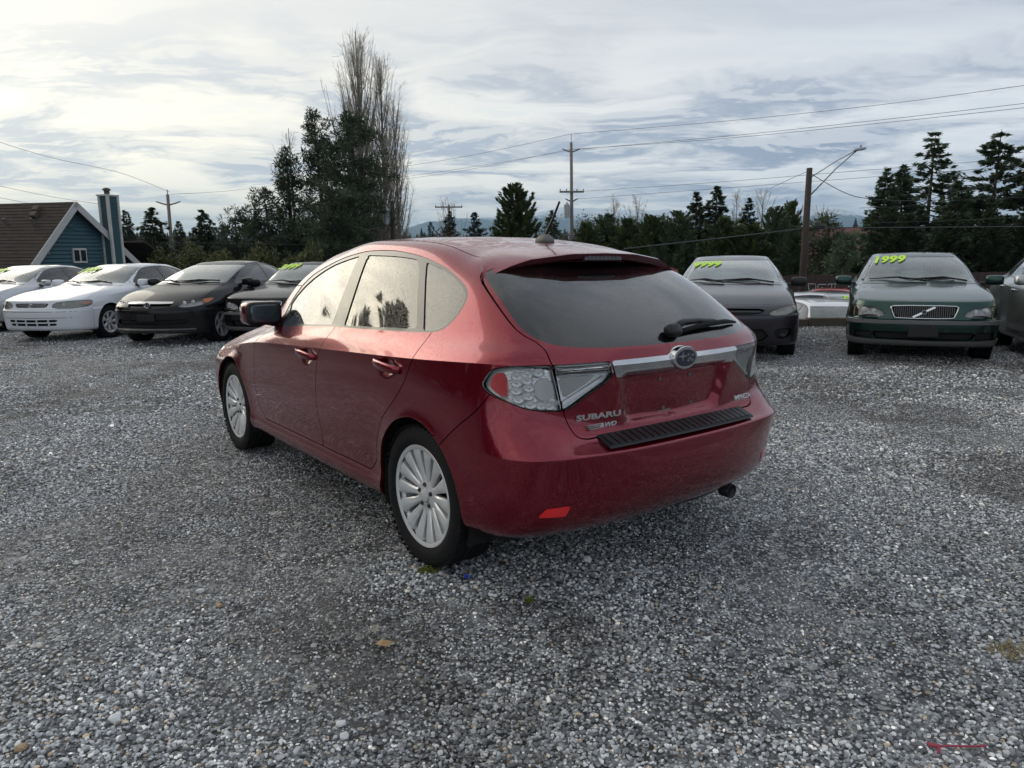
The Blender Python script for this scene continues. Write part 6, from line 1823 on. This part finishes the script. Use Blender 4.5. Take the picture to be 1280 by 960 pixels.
def volvo_extra(car, SH):
    # radiator: the opening inside the bright frame with its upright bars and the slanting badge bar
    P, N = SH.near(y=0, z=.65, umax=.5)
    x0 = P[0] + .012
    pl = [(-.335, .712), (.335, .712), (.342, .70), (.335, .66), (.312, .598), (.30, .588), (-.30, .588), (-.312, .598), (-.335, .66), (-.342, .70)]
    def X(y, z): 
        P, N = SH.near(y=y, z=z, umax=2.2); return P[0]
    ring = [(0, .728), (.18, .728), (.338, .722), (.364, .710), (.352, .655), (.326, .590), (.305, .576), (.15, .572), (0, .572)]
    ring = ring + [(-y, z) for y, z in ring[-2:0:-1]]
    rp = [Vector((X(y, z) + .006, y, z)) for y, z in ring]
    gb = MB().tube(rp + [rp[0]], .0095, 6, cap=False).build('grille', 'chrome', car, smooth=True)
    for k in range(29):
        y = -.322 + .023 * k
        w = .004
        za, zb_ = (.584 if abs(y) < .29 else .615), .718
        xa = X(y, za) - .004; xb = X(y, zb_) - .004
        MB().hexa([(xa - .004, y - w, za), (xa - .004, y + w, za), (xa + .010, y + w, za), (xa + .010, y - w, za)], [(xb - .004, y - w, zb_), (xb - .004, y + w, zb_), (xb + .010, y + w, zb_), (xb + .010, y - w, zb_)]).build('grille_bar', 'grey_plastic', gb)
    a, b = (-.12, .588), (.115, .712)
    A = Vector((X(*a) + .010, *a)); B = Vector((X(*b) + .010, *b)); h = Vector((0, .010, -.008))
    d = Vector((.008, 0, 0))
    MB().hexa([A - h, A + h, A + h + d, A - h + d], [B - h, B + h, B + h + d, B - h + d]).build('badge_bar', 'chrome', gb)
    c = Vector((X(0, .65) + .014, 0, .65))
    em = MB().lathe([(0, .030), (.012, .028), (.012, .001)], 18, axis='x', c=c).build('emblem', 'chrome', gb)
    MB().lathe([(.013, .020), (.015, .019), (.015, .001)], 18, axis='x', c=c).build('emblem_field', 'emblem_blue', em)
    # headlamp wipers
    for sg in (1, -1):
        def on(y, z, o):
            P, N = SH.near(y=y * sg, z=z, umax=4); return Vector(P) + Vector(N) * o
        MB().tube([on(.70, .572, .03), on(.62, .600, .035), on(.50, .586, .025)], [.014, .013, .007], 6).build('headlight_wiper', 'black_plastic', car, smooth=True)

COUPE = dict(CIVIC, xF=3.52, xR=-.92, w=.875, zh=.725, xc=2.34, xw=1.16, xbt=.22, xbb=-.55, zr=1.365, wr=.58, wbelt=.795, zcow=.965, zdeck=1.03, zsh=.87, zsh2=.96, nose=2.2,
    wheelbase=2.65, tyre=.315, wheel=('coupe', .315, .215, .205, 'ten', 10, 'alloy_dark'), paint='paint_plum', mirror=(1.74, .960, .985), mirror_mat='black_plastic',
    dlo=[(1.98, .965), (1.70, 1.10), (1.42, 1.225), (1.10, 1.305), (.75, 1.335), (.35, 1.30), (.05, 1.19), (-.10, 1.08), (.0, 1.02), (.90, .995), (1.50, .97)],
    panes=[[(1.74, .985), (1.50, 1.16), (1.10, 1.285), (.72, 1.312), (.58, 1.02)], [(.50, 1.025), (.62, 1.305), (.34, 1.275), (.08, 1.17), (-.02, 1.05)]],
    doors=[[(1.86, .88), (1.88, .40), (1.76, .33), (.60, .33), (.52, .60), (.50, 1.01), (.50, 1.2), (1.90, 1.2)]], handles=[(.70, .86, 0)],
    cuts=[dict(name='headlight', pts=[(3.36, .43, .610), (3.34, .445, .660), (3.20, .60, .705), (2.92, .80, .742), (2.86, .83, .735), (2.90, .83, .690), (3.14, .74, .632), (3.28, .60, .606)], ang=30, lamp=True, lens='lens_foggy', deep=True, round=1, bulbs=[(.53, .650, .042)],
              sub=[dict(name='amber_indicator', pts=[(3.06, .72, .73), (2.90, .80, .745), (2.86, .83, .72), (2.94, .825, .685), (3.06, .78, .672)], mat='lamp_amber', off=-.010)]),
          dict(name='grille', pts=[(-.4, .700), (.36, .690), (.42, .672), (.38, .632), (.2, .618), (-.4, .612)], mat='black_plastic', off=-.02, mode='merge', deep=True, skirt=-.02),
          dict(name='air_intake', pts=[(-.4, .440), (.40, .430), (.48, .34), (.40, .275), (-.4, .265)], mat='black_matt', off=-.03, mode='merge', deep=True, skirt=-.03),
          dict(name='fog_lamp_pocket', pts=[(.54, .43), (.76, .44), (.77, .37), (.70, .31), (.58, .30)], mat='black_matt', off=-.03, deep=True, skirt=-.03, round=1)], plate=(.01, .5, .51), paper=None)
COUPE.pop('plate')
def coupe_extra(car, SH):
    for z in (.655,):
        secs = []
        for y in np.linspace(-.37, .37, 11):
            P, N = SH.near(y=y, z=z, umax=2.5)
            secs.append([(P[0] + .006, y, z + .012), (P[0] + .008, y, z - .008), (P[0] - .02, y, z - .008), (P[0] - .02, y, z + .012)])
        MB().loft(secs).build('grille_bar', 'black_trim', car)
    for sg in (1, -1):
        P, N = SH.near(y=.655 * sg, z=.37, umax=4)
        MB().lathe([(-.02, .052), (.0, .050), (-.008, .035), (-.012, .001)], 18, axis='x', c=(P[0] - .01, P[1], .37)).build('fog_lamp_cover', 'black_plastic', car, smooth=True)
    P, N = SH.near(x=2.9, z=.45, umin=2, umax=6)
    q, _ = SH.soup.split(guard(SH.soup, np.maximum(np.abs(SH.V[:, 2] - .50) - .10, np.abs(SH.V[:, 0] - 3.06 - .25 * (SH.V[:, 2] - .5)) - .014 - .01 * np.sin(40 * SH.V[:, 2])), 2, 6))
    panel('paint_scrape', q, 'primer_pale', car, 'one', off=.0015, skirt=.001)
simple('primer_pale', (.42, .43, .46), .6)
GREY = dict(CAMRY, paint='paint_grey', wheel=('grey', .31, .205, .195, 'five', 6, 'alloy'), zr=1.42, tail=2.6, trim='black_trim', handle_mat='chrome', cuts=CAMRY['cuts'], paper=None, clam=False)
SILVER = dict(CAMRY, paint='paint_silver', xF=3.55, nose=2.0, zh=.72, w=.90, wheel=('taurus', .31, .205, .195, 'cover', 7, 'bright_edge'), xc=2.30, wr=.575, mirror=(1.88, .975, .99),
    dlo=[(1.95, .985), (1.66, 1.16), (1.40, 1.290), (1.05, 1.335), (.60, 1.340), (.20, 1.29), (-.10, 1.18), (-.24, 1.08), (-.14, 1.03), (.90, 1.00), (1.50, .985)], cuts=[CAMRY['cuts'][0]], paper=.1)
BLACKV = dict(VOLVO, paint='paint_black', mirror_mat='paint_black', wheel=('volvo', .308, .20, .195, 'seven', 7, 'alloy'), paper=None)

CARS = {}
def lot_car(key, spec, label, x, y, deg, extra=None, txt=None, ty=0, tz=0, ts=.2, **kw):
    car, SH = build_car(spec, label, x, y, R_(deg), **kw)
    if extra: extra(car, SH)
    if txt: price(car, txt, SH, ty, tz, ts)
    CARS[key] = car
    return car
lot_car('civic', CIVIC, 'black four-door saloon with an amber-tipped headlight, parked right of the white saloon', -5.52, 15.50, -99, civic_extra)
lot_car('camry', CAMRY, 'white four-door saloon with a slatted grille, parked left of the black saloon', -7.97, 16.40, -100, camry_extra, '1999', -.42, 1.27, .20)
lot_car('silver', SILVER, 'silver saloon parked in front of the blue-green house, left of the white saloon', -11.28, 18.43, -97, None, '4999', -.42, 1.27, .20)
lot_car('blackv', BLACKV, 'black saloon half hidden behind the red hatchback, with 3999 painted on its windscreen', -3.70, 15.45, -99, volvo_extra, '3999', -.36, 1.27, .185)
lot_car('coupe', COUPE, 'dark plum two-door coupe with 9999 painted on its windscreen', 3.83, 12.66, -106.5, coupe_extra, '9999', -.37, 1.235, .185)
lot_car('volvo', VOLVO, 'dark green saloon with an upright-barred grille and 1999 painted on its windscreen', 6.51, 11.91, -115, volvo_extra, '1999', -.34, 1.27, .185)
g_ = lot_car('grey', GREY, 'grey saloon cut off by the right edge, parked beside the green saloon', 8.05, 10.45, -112)
# ------------------------------------------------------------------ poles, wires, bird
simple('pole_wood', (.19, .165, .148), .9, nscale=9, namp=.45, bump=.4)
simple('pole_dark', (.046, .034, .030), .9, nscale=9, namp=.45, bump=.4)
simple('insulator', (.16, .17, .18), .4)
simple('galvanised', (.38, .40, .42), .45, .8)
simple('wire', (.045, .045, .048), .6)
def pole(label, px, y, top, px_base, r, m='pole_wood', arms=(), extra=None):
    x = wx(px, y, top); xb = wx(px_base, y, 320); gz = float(ground_z(xb, y)) - .1; zt = top_z(top, y, px)
    o = thing('utility_pole', label, 'utility pole', (xb, y, gz))
    MB().tube([(0, 0, 0), ((x - xb) * .5, 0, (zt - gz) * .5), (x - xb, 0, zt - gz)], [r * 1.15, r, r * .8], 10).build('post', m, o, smooth=True)
    for (py, half, kind) in arms:
        z = top_z(py, y, px) - gz; f = z / (zt - gz); cx = (x - xb) * f
        if kind == 'bar':
            a = MB().box((cx, -.16, z), (half * 2, .10, .12)).build('crossarm', m, o)
            for s in (-1, -.45, .45, 1): MB().lathe([(0, .035), (.10, .04), (.16, .02)], 8, axis='z', c=(cx + half * s * .95, -.16, z + .05)).build('insulator', 'insulator', a)
        elif kind == 'v':
            for s in (-1, 1):
                MB().tube([(cx, 0, z - .12), (cx + half * .6 * s, 0, z), (cx + half * s, 0, z + .10)], [.05, .045, .035], 6).build('insulator_arm', 'insulator', o)
        elif kind == 'spike': MB().tube([(x - xb, 0, z - .9), (x - xb, 0, z)], .03, 6).build('lightning_rod', 'galvanised', o)
        elif kind == 'can':
            MB().lathe([(-.5, .001), (-.5, .22), (.35, .22), (.45, .12), (.55, .05)], 14, axis='z', c=(cx - .36, -.1, z)).build('transformer', 'galvanised', o)
    return o
pole('thin grey utility pole at the left, between the house and the lone conifer', 209.5, 46, 243, 215, .115, arms=((237, 0, 'spike'), (254, .75, 'v')))
pole('short dark pole with a small box in front of the bare poplars', 490.5, 44, 251, 491, .14, 'pole_dark', arms=((270, 0, 'can'),))
pole('small utility pole with a crossarm beyond the hatchback roof', 561, 68, 256, 561.5, .11, arms=((259, 1.25, 'bar'),))
pole('tall utility pole with a transformer in the middle, right of the hatchback aerial', 714, 52, 178, 716, .12, arms=((167, 0, 'spike'), (188, .62, 'v'), (240, .85, 'bar'), (250, .45, 'v'), (263, 0, 'can')))
# brown pole with street lamp
PY = 26.0
p5 = pole('brown wooden pole with a street lamp arm right of the plum coupe', 1012, PY, 210, 1006, .125, 'pole_dark')
bx, bz = p5.location.x, p5.location.z
def L5(px, py, dy=0): q = sight(px, py, PY); return (q.x - bx, dy, q.z - bz)
lamp = MB().tube([L5(1014, 243), L5(1040, 212, -.3), L5(1062, 190, -.6)], .023, 6).build('lamp_arm', 'galvanised', p5, smooth=True)
MB().tube([L5(1013, 222), L5(1040, 203, -.3), L5(1062, 189.5, -.6)], .017, 6).build('arm_brace', 'galvanised', lamp, smooth=True)
q = Vector(L5(1064, 189.5, -.65)); mb = MB(); pillow(mb, q, (.42, .16, .10), Matrix.Rotation(R_(-8), 3, 'Y'), e=.6); mb.build('lamp_head', 'galvanised', lamp, smooth=True)
MB().lathe([(0, .02), (.08, .03), (.09, .001)], 8, axis='z', c=q + Vector((.02, 0, .05))).build('light_sensor', 'insulator', lamp)
tr = MB(); tr.box(L5(1022, 284, -.12), (.34, .10, .13)).build('cable_box', 'black_plastic', p5, bevel=.02)
def wire(label, pts, r=.012, y=None, n=14):
    """pts: (picture column, picture row, distance); sagging between them as photographed"""
    P = [sight(*q) for q in pts]
    Q = []
    for i in range(len(P) - 1):
        p0 = P[max(i - 1, 0)]; p1 = P[i]; p2 = P[i + 1]; p3 = P[min(i + 2, len(P) - 1)]
        for k in range(n):
            t = k / n
            Q.append(.5 * ((2 * p1) + (p2 - p0) * t + (2 * p0 - 5 * p1 + 4 * p2 - p3) * t * t + (3 * p1 - p0 - 3 * p2 + p3) * t ** 3))
    Q.append(P[-1])
    o = MB().tube(Q, r * .8, 5).build('wire', 'wire')
    return tag(o, label, 'wire', 'overhead wires')
wire('topmost wire rising from the tall middle pole to the right edge', [(714, 167.5, 52), (900, 152, 44), (1100, 131, 38), (1300, 104, 32)], .014)
wire('topmost wire running left from the tall middle pole behind the poplars', [(714, 167.5, 52), (600, 192, 55), (505, 208, 58), (310, 236, 64), (212, 243, 46)], .014)
wire('upper one of the close pair of wires right of the tall middle pole', [(719, 187, 52), (900, 171, 44), (1100, 150, 38), (1300, 127, 32)], .014)
wire('lower one of the close pair of wires right of the tall middle pole', [(710, 187, 51.5), (900, 173.5, 43.5), (1100, 154, 37.5), (1300, 132.5, 31.5)], .014)
wire('upper wire of the pair left of the tall middle pole', [(719, 187, 52.2), (600, 207, 55), (505, 221, 58), (330, 243, 64)], .012)
wire('lower wire of the pair left of the tall middle pole', [(710, 187, 51.6), (600, 209.5, 54.6), (505, 224, 57.6), (330, 246, 63.6)], .012)
wire('middle level wire from the tall pole to the right edge, upper strand', [(716, 240, 52), (880, 229, 45), (1080, 213, 40), (1300, 196, 36)], .013)
wire('middle level wire from the tall pole to the right edge, lower strand', [(718, 249, 52), (880, 237, 45), (1080, 222, 40), (1300, 206, 36)], .013)
wire('long wire entering at the left edge and falling to the leftmost pole', [(-40, 165, 38), (60, 196, 40), (150, 216, 43), (212, 240, 46)], .013)
wire('wire from the left edge above the house roof', [(-40, 224, 40), (60, 245, 42), (130, 256, 44)], .012)
wire('lowest wire at the left edge above the house roof', [(-40, 239, 40), (30, 253, 42), (70, 259, 43)], .012)
wire('thick black cable sagging from the left behind the hatchback to the brown pole', [(780, 311, 24), (880, 300, 25), (985, 288, 25.8), (1008, 284, 26)], .026)
wire('thick black cable running level from the brown pole to the right edge', [(1008, 284, 26), (1100, 284.5, 27), (1300, 283, 28)], .022)
wire('thin cable above the thick one, across the dark conifers at the right', [(1075, 279, 30), (1180, 276, 29.5), (1300, 270, 29)], .011)
wire('sagging service wire from the lamp pole, the one the bird sits on', [(1013, 217, 26), (1054, 240, 26.3), (1083, 248, 26.6), (1130, 251, 27), (1161, 249, 27.3), (1186, 242.5, 27.6), (1236, 231, 28), (1300, 211, 28.5)], .016)
wire('lower sagging wire crossing the dark conifers at the right', [(1075, 260, 30), (1130, 258, 30), (1186, 251, 29.8), (1300, 246, 29.4)], .012)
wire('short guy wire falling left from the top of the brown pole', [(1010, 214, 26), (985, 225, 28), (962, 236, 30)], .010)
wire('thin wire crossing the pines low above the parked cars', [(200, 303, 33), (330, 305, 33), (450, 306, 33), (530, 304, 33)], .009)
simple('feather_black', (.012, .012, .014), .5)
by = 27.6; B0 = sight(1186.5, 241.8, by - .02)
mb = MB(); pillow(mb, B0 + Vector((0, 0, .10)), (.15, .13, .24), Matrix.Rotation(R_(25), 3, 'Y'), e=.95)
bird = mb.build('bird', 'feather_black', None, smooth=True); tag(bird, 'black bird perched on the sagging wire in front of the right-hand firs', 'bird')
mb = MB(); pillow(mb, B0 + Vector((-.05, 0, .25)), (.10, .09, .09), e=.95); hd_ = mb.build('head', 'feather_black', bird, smooth=True)
MB().tube([B0 + Vector((-.08, 0, .25)), B0 + Vector((-.15, 0, .24))], [.022, .004], 6).build('beak', 'feather_black', hd_)
MB().hexa([B0 + Vector((.03, -.04, .02)), B0 + Vector((.03, .04, .02)), B0 + Vector((.06, .04, .03)), B0 + Vector((.06, -.04, .03))], [B0 + Vector((.10, -.05, -.16)), B0 + Vector((.10, .05, -.16)), B0 + Vector((.12, .05, -.15)), B0 + Vector((.12, -.05, -.15))]).build('tail', 'feather_black', bird)
MB().tube([B0 + Vector((0, .02, .03)), B0 + Vector((0, .02, -.015))], .008, 5).tube([B0 + Vector((0, -.02, .03)), B0 + Vector((0, -.02, -.015))], .008, 5).build('leg', 'feather_black', bird)

# ------------------------------------------------------------------ cars on the lower lot
up = Matrix.Rotation(0, 3, 'Z')
def low_car(spec, label, px, y, deg, txt=None):
    x = wx(px, y)
    car, SH = build_car(spec, label, x, y, R_(deg), z=float(ground_z(x, y)), rot=Matrix.Rotation(R_(deg), 3, 'Z'))
    if txt: price(car, txt, SH, .0, 1.30, .17)
    return car
WAGON = dict(CAMRY, paint='paint_white', xbt=-.45, xbb=-.90, xR=-1.0, zr=1.56, zcow=1.05, zdeck=1.05, zsh=.92, zsh2=1.0, cuts=[CAMRY['cuts'][0]], seat='seat_grey',
    dlo=[(1.90, 1.06), (1.60, 1.26), (1.36, 1.43), (1.05, 1.50), (.60, 1.515), (.0, 1.50), (-.45, 1.44), (-.62, 1.12), (-.10, 1.08), (.90, 1.07), (1.50, 1.06)],
    panes=[[(1.66, 1.08), (1.50, 1.25), (1.30, 1.42), (.90, 1.48), (.86, 1.085)], [(.78, 1.085), (.81, 1.485), (.0, 1.475), (.02, 1.095)]])
low_car(WAGON, 'white estate car on the lower lot, its roof showing just beyond the timber kerb', 1030, 16.6, -97)
low_car(dict(CAMRY, seat='seat_grey', paper=None), 'white saloon on the lower lot, partly behind the brown pole', 985, 22.5, -20)
low_car(dict(CAMRY, seat='seat_grey', paper=None, paint='paint_silver'), 'pale saloon with a green price on its windscreen, far back on the lower lot', 1042, 22.6, -92, '2999')
low_car(dict(CAMRY, seat='seat_grey', paper=None, paint='paint_red_far'), 'small red car at the foot of the graffiti fence', 1016, 25.6, -30)
# ------------------------------------------------------------------ one more car at the left edge, litter on the gravel, far land, haze
lot_car('edge', dict(CAMRY, paper=None), 'white car whose roof corner just shows at the left edge behind the silver saloon', -15.6, 21.2, -92)
simple('leaf_tan', (.34, .22, .11), .8, nscale=40, namp=.3)
simple('moss', (.14, .15, .02), .9, nscale=90, namp=.5)
simple('plastic_blue', (.02, .05, .45), .4)
simple('ribbon_red', (.30, .04, .07), .6)
simple('stone_white', (.60, .61, .62), .6, nscale=20, namp=.2)
simple('stone_tan', (.36, .26, .16), .7, nscale=30, namp=.3)
simple('grass_dry', (.34, .28, .15), .8)
def gpt(px, py):
    """where the sight line through a picture point meets the gravel"""
    d = _m.to_3x3() @ Vector(((px - 640) / FPX, (480 - py) / FPX, -1)); p = Vector((0, 0, CAM_H)); t = 1.0
    for _ in range(60):
        q = p + d * t; t -= (float(ground_z(q.x, q.y)) - q.z) / d.z * -1
    q = p + d * t
    return Vector((q.x, q.y, float(ground_z(q.x, q.y))))
def rock(label, px, py, size, m, seed):
    g = np.random.default_rng(seed); bm = bmesh.new(); bmesh.ops.create_icosphere(bm, subdivisions=2, radius=.5)
    cuts = [(unit(g.normal(size=3)), g.uniform(.26, .42)) for _ in range(9)]
    for v in bm.verts:
        p = np.array(v.co)
        for n_, d_ in cuts:
            q = p @ n_
            if q > d_: p = p - n_ * (q - d_)
        v.co = p * np.array([1, .85, .6]) * size * 1.25
    me = bpy.data.meshes.new('stone'); bm.to_mesh(me); bm.free(); me.materials.append(M[m])
    o = link(bpy.data.objects.new('stone', me)); o.location = gpt(px, py) + Vector((0, 0, size * .22)); o.rotation_euler = (0, .1, seed)
    return tag(o, label, 'stone')
rock('pale square stone on the gravel left of the hatchback rear wheel', 250, 741, .036, 'stone_white', 1)
rock('tan stone just below the pale square one', 275, 758, .030, 'stone_tan', 2)
rock('large beige stone at the bottom left corner of the gravel', 25, 938, .036, 'stone_tan', 3)
rock('flat whitish stone near the bottom, right of the lower left corner', 427, 906, .030, 'stone_white', 4)
rock('small white stone left of the tan leaf', 272, 828, .022, 'stone_white', 5)
# dry leaf
p = gpt(480, 811)
V = [(-.03, 0, .004), (-.012, .018, .012), (.012, .022, .006), (.032, .004, .012), (.018, -.016, .004), (-.008, -.020, .010), (0, 0, .020)]
F = [(6, i, (i + 1) % 6) for i in range(6)]
leaf = mesh_obj('leaf', V, F, 'leaf_tan'); leaf.location = p + Vector((0, 0, .014)); tag(leaf, 'dry tan leaf lying on the gravel below the rear wheel', 'leaf')
sm_ = leaf.modifiers.new('thick', 'SOLIDIFY'); sm_.thickness = .001
def tuft(label, px, py, r, n, m, seed, hgt):
    g = np.random.default_rng(seed); mb = MB()
    for k in range(n):
        a = g.uniform(0, 6.28); q = r * g.random() ** .6; b0 = Vector((q * math.cos(a), q * .6 * math.sin(a), 0)); d = Vector((g.normal(0, .5), g.normal(0, .5), 1)).normalized() * hgt * g.uniform(.5, 1.1)
        w = Vector((g.normal(), g.normal(), 0)).normalized() * .003
        mb.add([b0 - w, b0 + w, b0 + d], [(0, 1, 2)])
    o = mesh_obj('grass_tuft', mb.V, mb.F, m); o.location = gpt(px, py) + Vector((0, 0, .004)); return tag(o, label, 'grass tuft')
tuft('small yellow-green moss tuft beside the rear wheel', 536, 715, .05, 220, 'moss', 1, .024)
tuft('dry straw-coloured tuft at the right edge of the gravel', 1270, 819, .10, 130, 'grass_dry', 2, .045)
tuft('tiny yellow weed below the hatchback bumper', 661, 753, .018, 60, 'moss', 3, .03)
mb = MB(); mb.tube([(-.012, 0, .006), (0, .006, .014), (.014, -.004, .006)], .005, 5).tube([(0, -.012, .006), (0, .006, .014)], .004, 5)
o = mb.build('plastic_scrap', 'plastic_blue'); o.location = gpt(584, 726) + Vector((0, 0, .012)); tag(o, 'blue plastic scrap on the gravel behind the rear wheel', 'litter')
mb = MB(); mb.tube([(-.075, .012, .008), (-.06, -.004, .016), (-.02, .004, .012), (.03, -.002, .014), (.075, .006, .010)], [.006, .004, .003, .003, .004], 6).tube([(-.075, .02, .006), (-.058, -.004, .018), (-.066, -.018, .006)], .005, 5)
o = mb.build('ribbon', 'ribbon_red'); o.location = gpt(1198, 944) + Vector((0, 0, .014)); tag(o, 'short red ribbon lying on the gravel at the bottom right', 'litter')

# distant wooded rise and snowy mountains
foliage('forest_far', (.016, .026, .022), (.040, .058, .044))
g = np.random.default_rng(77)
C = []; n_ = 5200
xs = g.uniform(-330, 420, n_); ys = g.uniform(150, 420, n_)
hs = g.uniform(5, 10, n_) * (.7 + .5 * VN1(xs * .02 + 5, ys * .02))
zb_ = ground_z(xs, ys) + sstep(200, 420, ys) * 6 * VN2(xs * .008 + 3, ys * .004)
V = []; F = []
for x_, y_, z_0, h_ in zip(xs, ys, zb_, hs):
    k0 = len(V); r_ = h_ * .26
    a0 = g.uniform(0, 6.28)
    for lv in range(3):
        zl = z_0 + h_ * (.05 + .30 * lv); rr = r_ * (1 - .27 * lv)
        k1 = len(V)
        for q in range(5):
            a = a0 + q * 1.2566 + lv * .6; w = rr * g.uniform(.75, 1.2); V.append((x_ + w * math.cos(a), y_ + w * math.sin(a), zl + g.uniform(-.2, .2)))
        V.append((x_, y_, zl + h_ * .42))
        for q in range(5): F.append((k1 + q, k1 + (q + 1) % 5, k1 + 5))
fo = mesh_obj('forest', V, F, 'forest_far'); tag(fo, 'far dark conifer forest along the horizon', kind='stuff')

m, t = mat('mountain_rock')
obj = t.n('ShaderNodeTexCoord').outputs['Object']
sx = t.n('ShaderNodeSeparateXYZ', i_0=obj)
nz = t.noise(obj, .0035, 8, .65); n2 = t.noise(obj, .012, 6, .65)
snow = t.smooth(t.math('ADD', sx.outputs[2], t.math('MULTIPLY', t.math('SUBTRACT', n2, .5), 420)), 330, 430)
c = t.mix(nz, (.020, .030, .034), (.055, .070, .070))
c = t.mix(snow, c, (.78, .80, .84))
b = t.n('ShaderNodeBsdfPrincipled', ins={'Base Color': c, 'Roughness': .9})
t.n('ShaderNodeOutputMaterial', i_Surface=b.outputs[0])
nxm, nym = 420, 60
mx = np.linspace(-7500, 8500, nxm); my = np.linspace(7800, 10800, nym)
MX, MY = np.meshgrid(mx, my)
base = np.interp(MX, [-7500, -3000, -1600, -700, 0, 700, 1500, 2400, 3200, 3900, 4500, 5500, 8500], [120, 160, 240, 330, 400, 420, 400, 470, 470, 420, 330, 200, 140])
rid = 0; amp = 1; fr = 1 / 1500.
for o_ in range(6):
    nn = (VN1, VN2, VN3)[o_ % 3](MX * fr + 17 * o_ + 3, MY * fr * 1.2 + 9 * o_)
    rid = rid + amp * (1 - np.abs(2 * nn - 1)); amp *= .5; fr *= 2.05
rid /= 1.97
prof = np.sin(np.pi * np.clip((MY - 7800) / 3000, 0, 1)) ** .9
MZ = -20 + base * prof * (.40 + .95 * rid)
idm = np.arange(nxm * nym).reshape(nym, nxm)
MFc = np.stack([idm[:-1, :-1].ravel(), idm[:-1, 1:].ravel(), idm[1:, 1:].ravel(), idm[1:, :-1].ravel()], 1)
mo = mesh_obj('mountains', np.stack([MX.ravel(), MY.ravel(), MZ.ravel()], 1), MFc, 'mountain_rock', smooth=True)
tag(mo, 'blue snow-capped mountain range on the horizon', kind='structure')

m = bpy.data.materials.new('haze_air'); m.use_nodes = True; t = NT(m.node_tree)
vol = t.n('ShaderNodeVolumePrincipled', ins={'Color': (.48, .74, 1.0, 1), 'Density': HAZE, 'Anisotropy': 0.2})
t.n('ShaderNodeOutputMaterial', i_Volume=vol.outputs[0])
ztop = float(MZ.max()) + 12
hz_ = MB().box((0, 5500, (ztop - 40) / 2), (29000, 18400, ztop + 40)).build('haze', m)
tag(hz_, 'thin blue air between the lot and the mountains', kind='stuff')
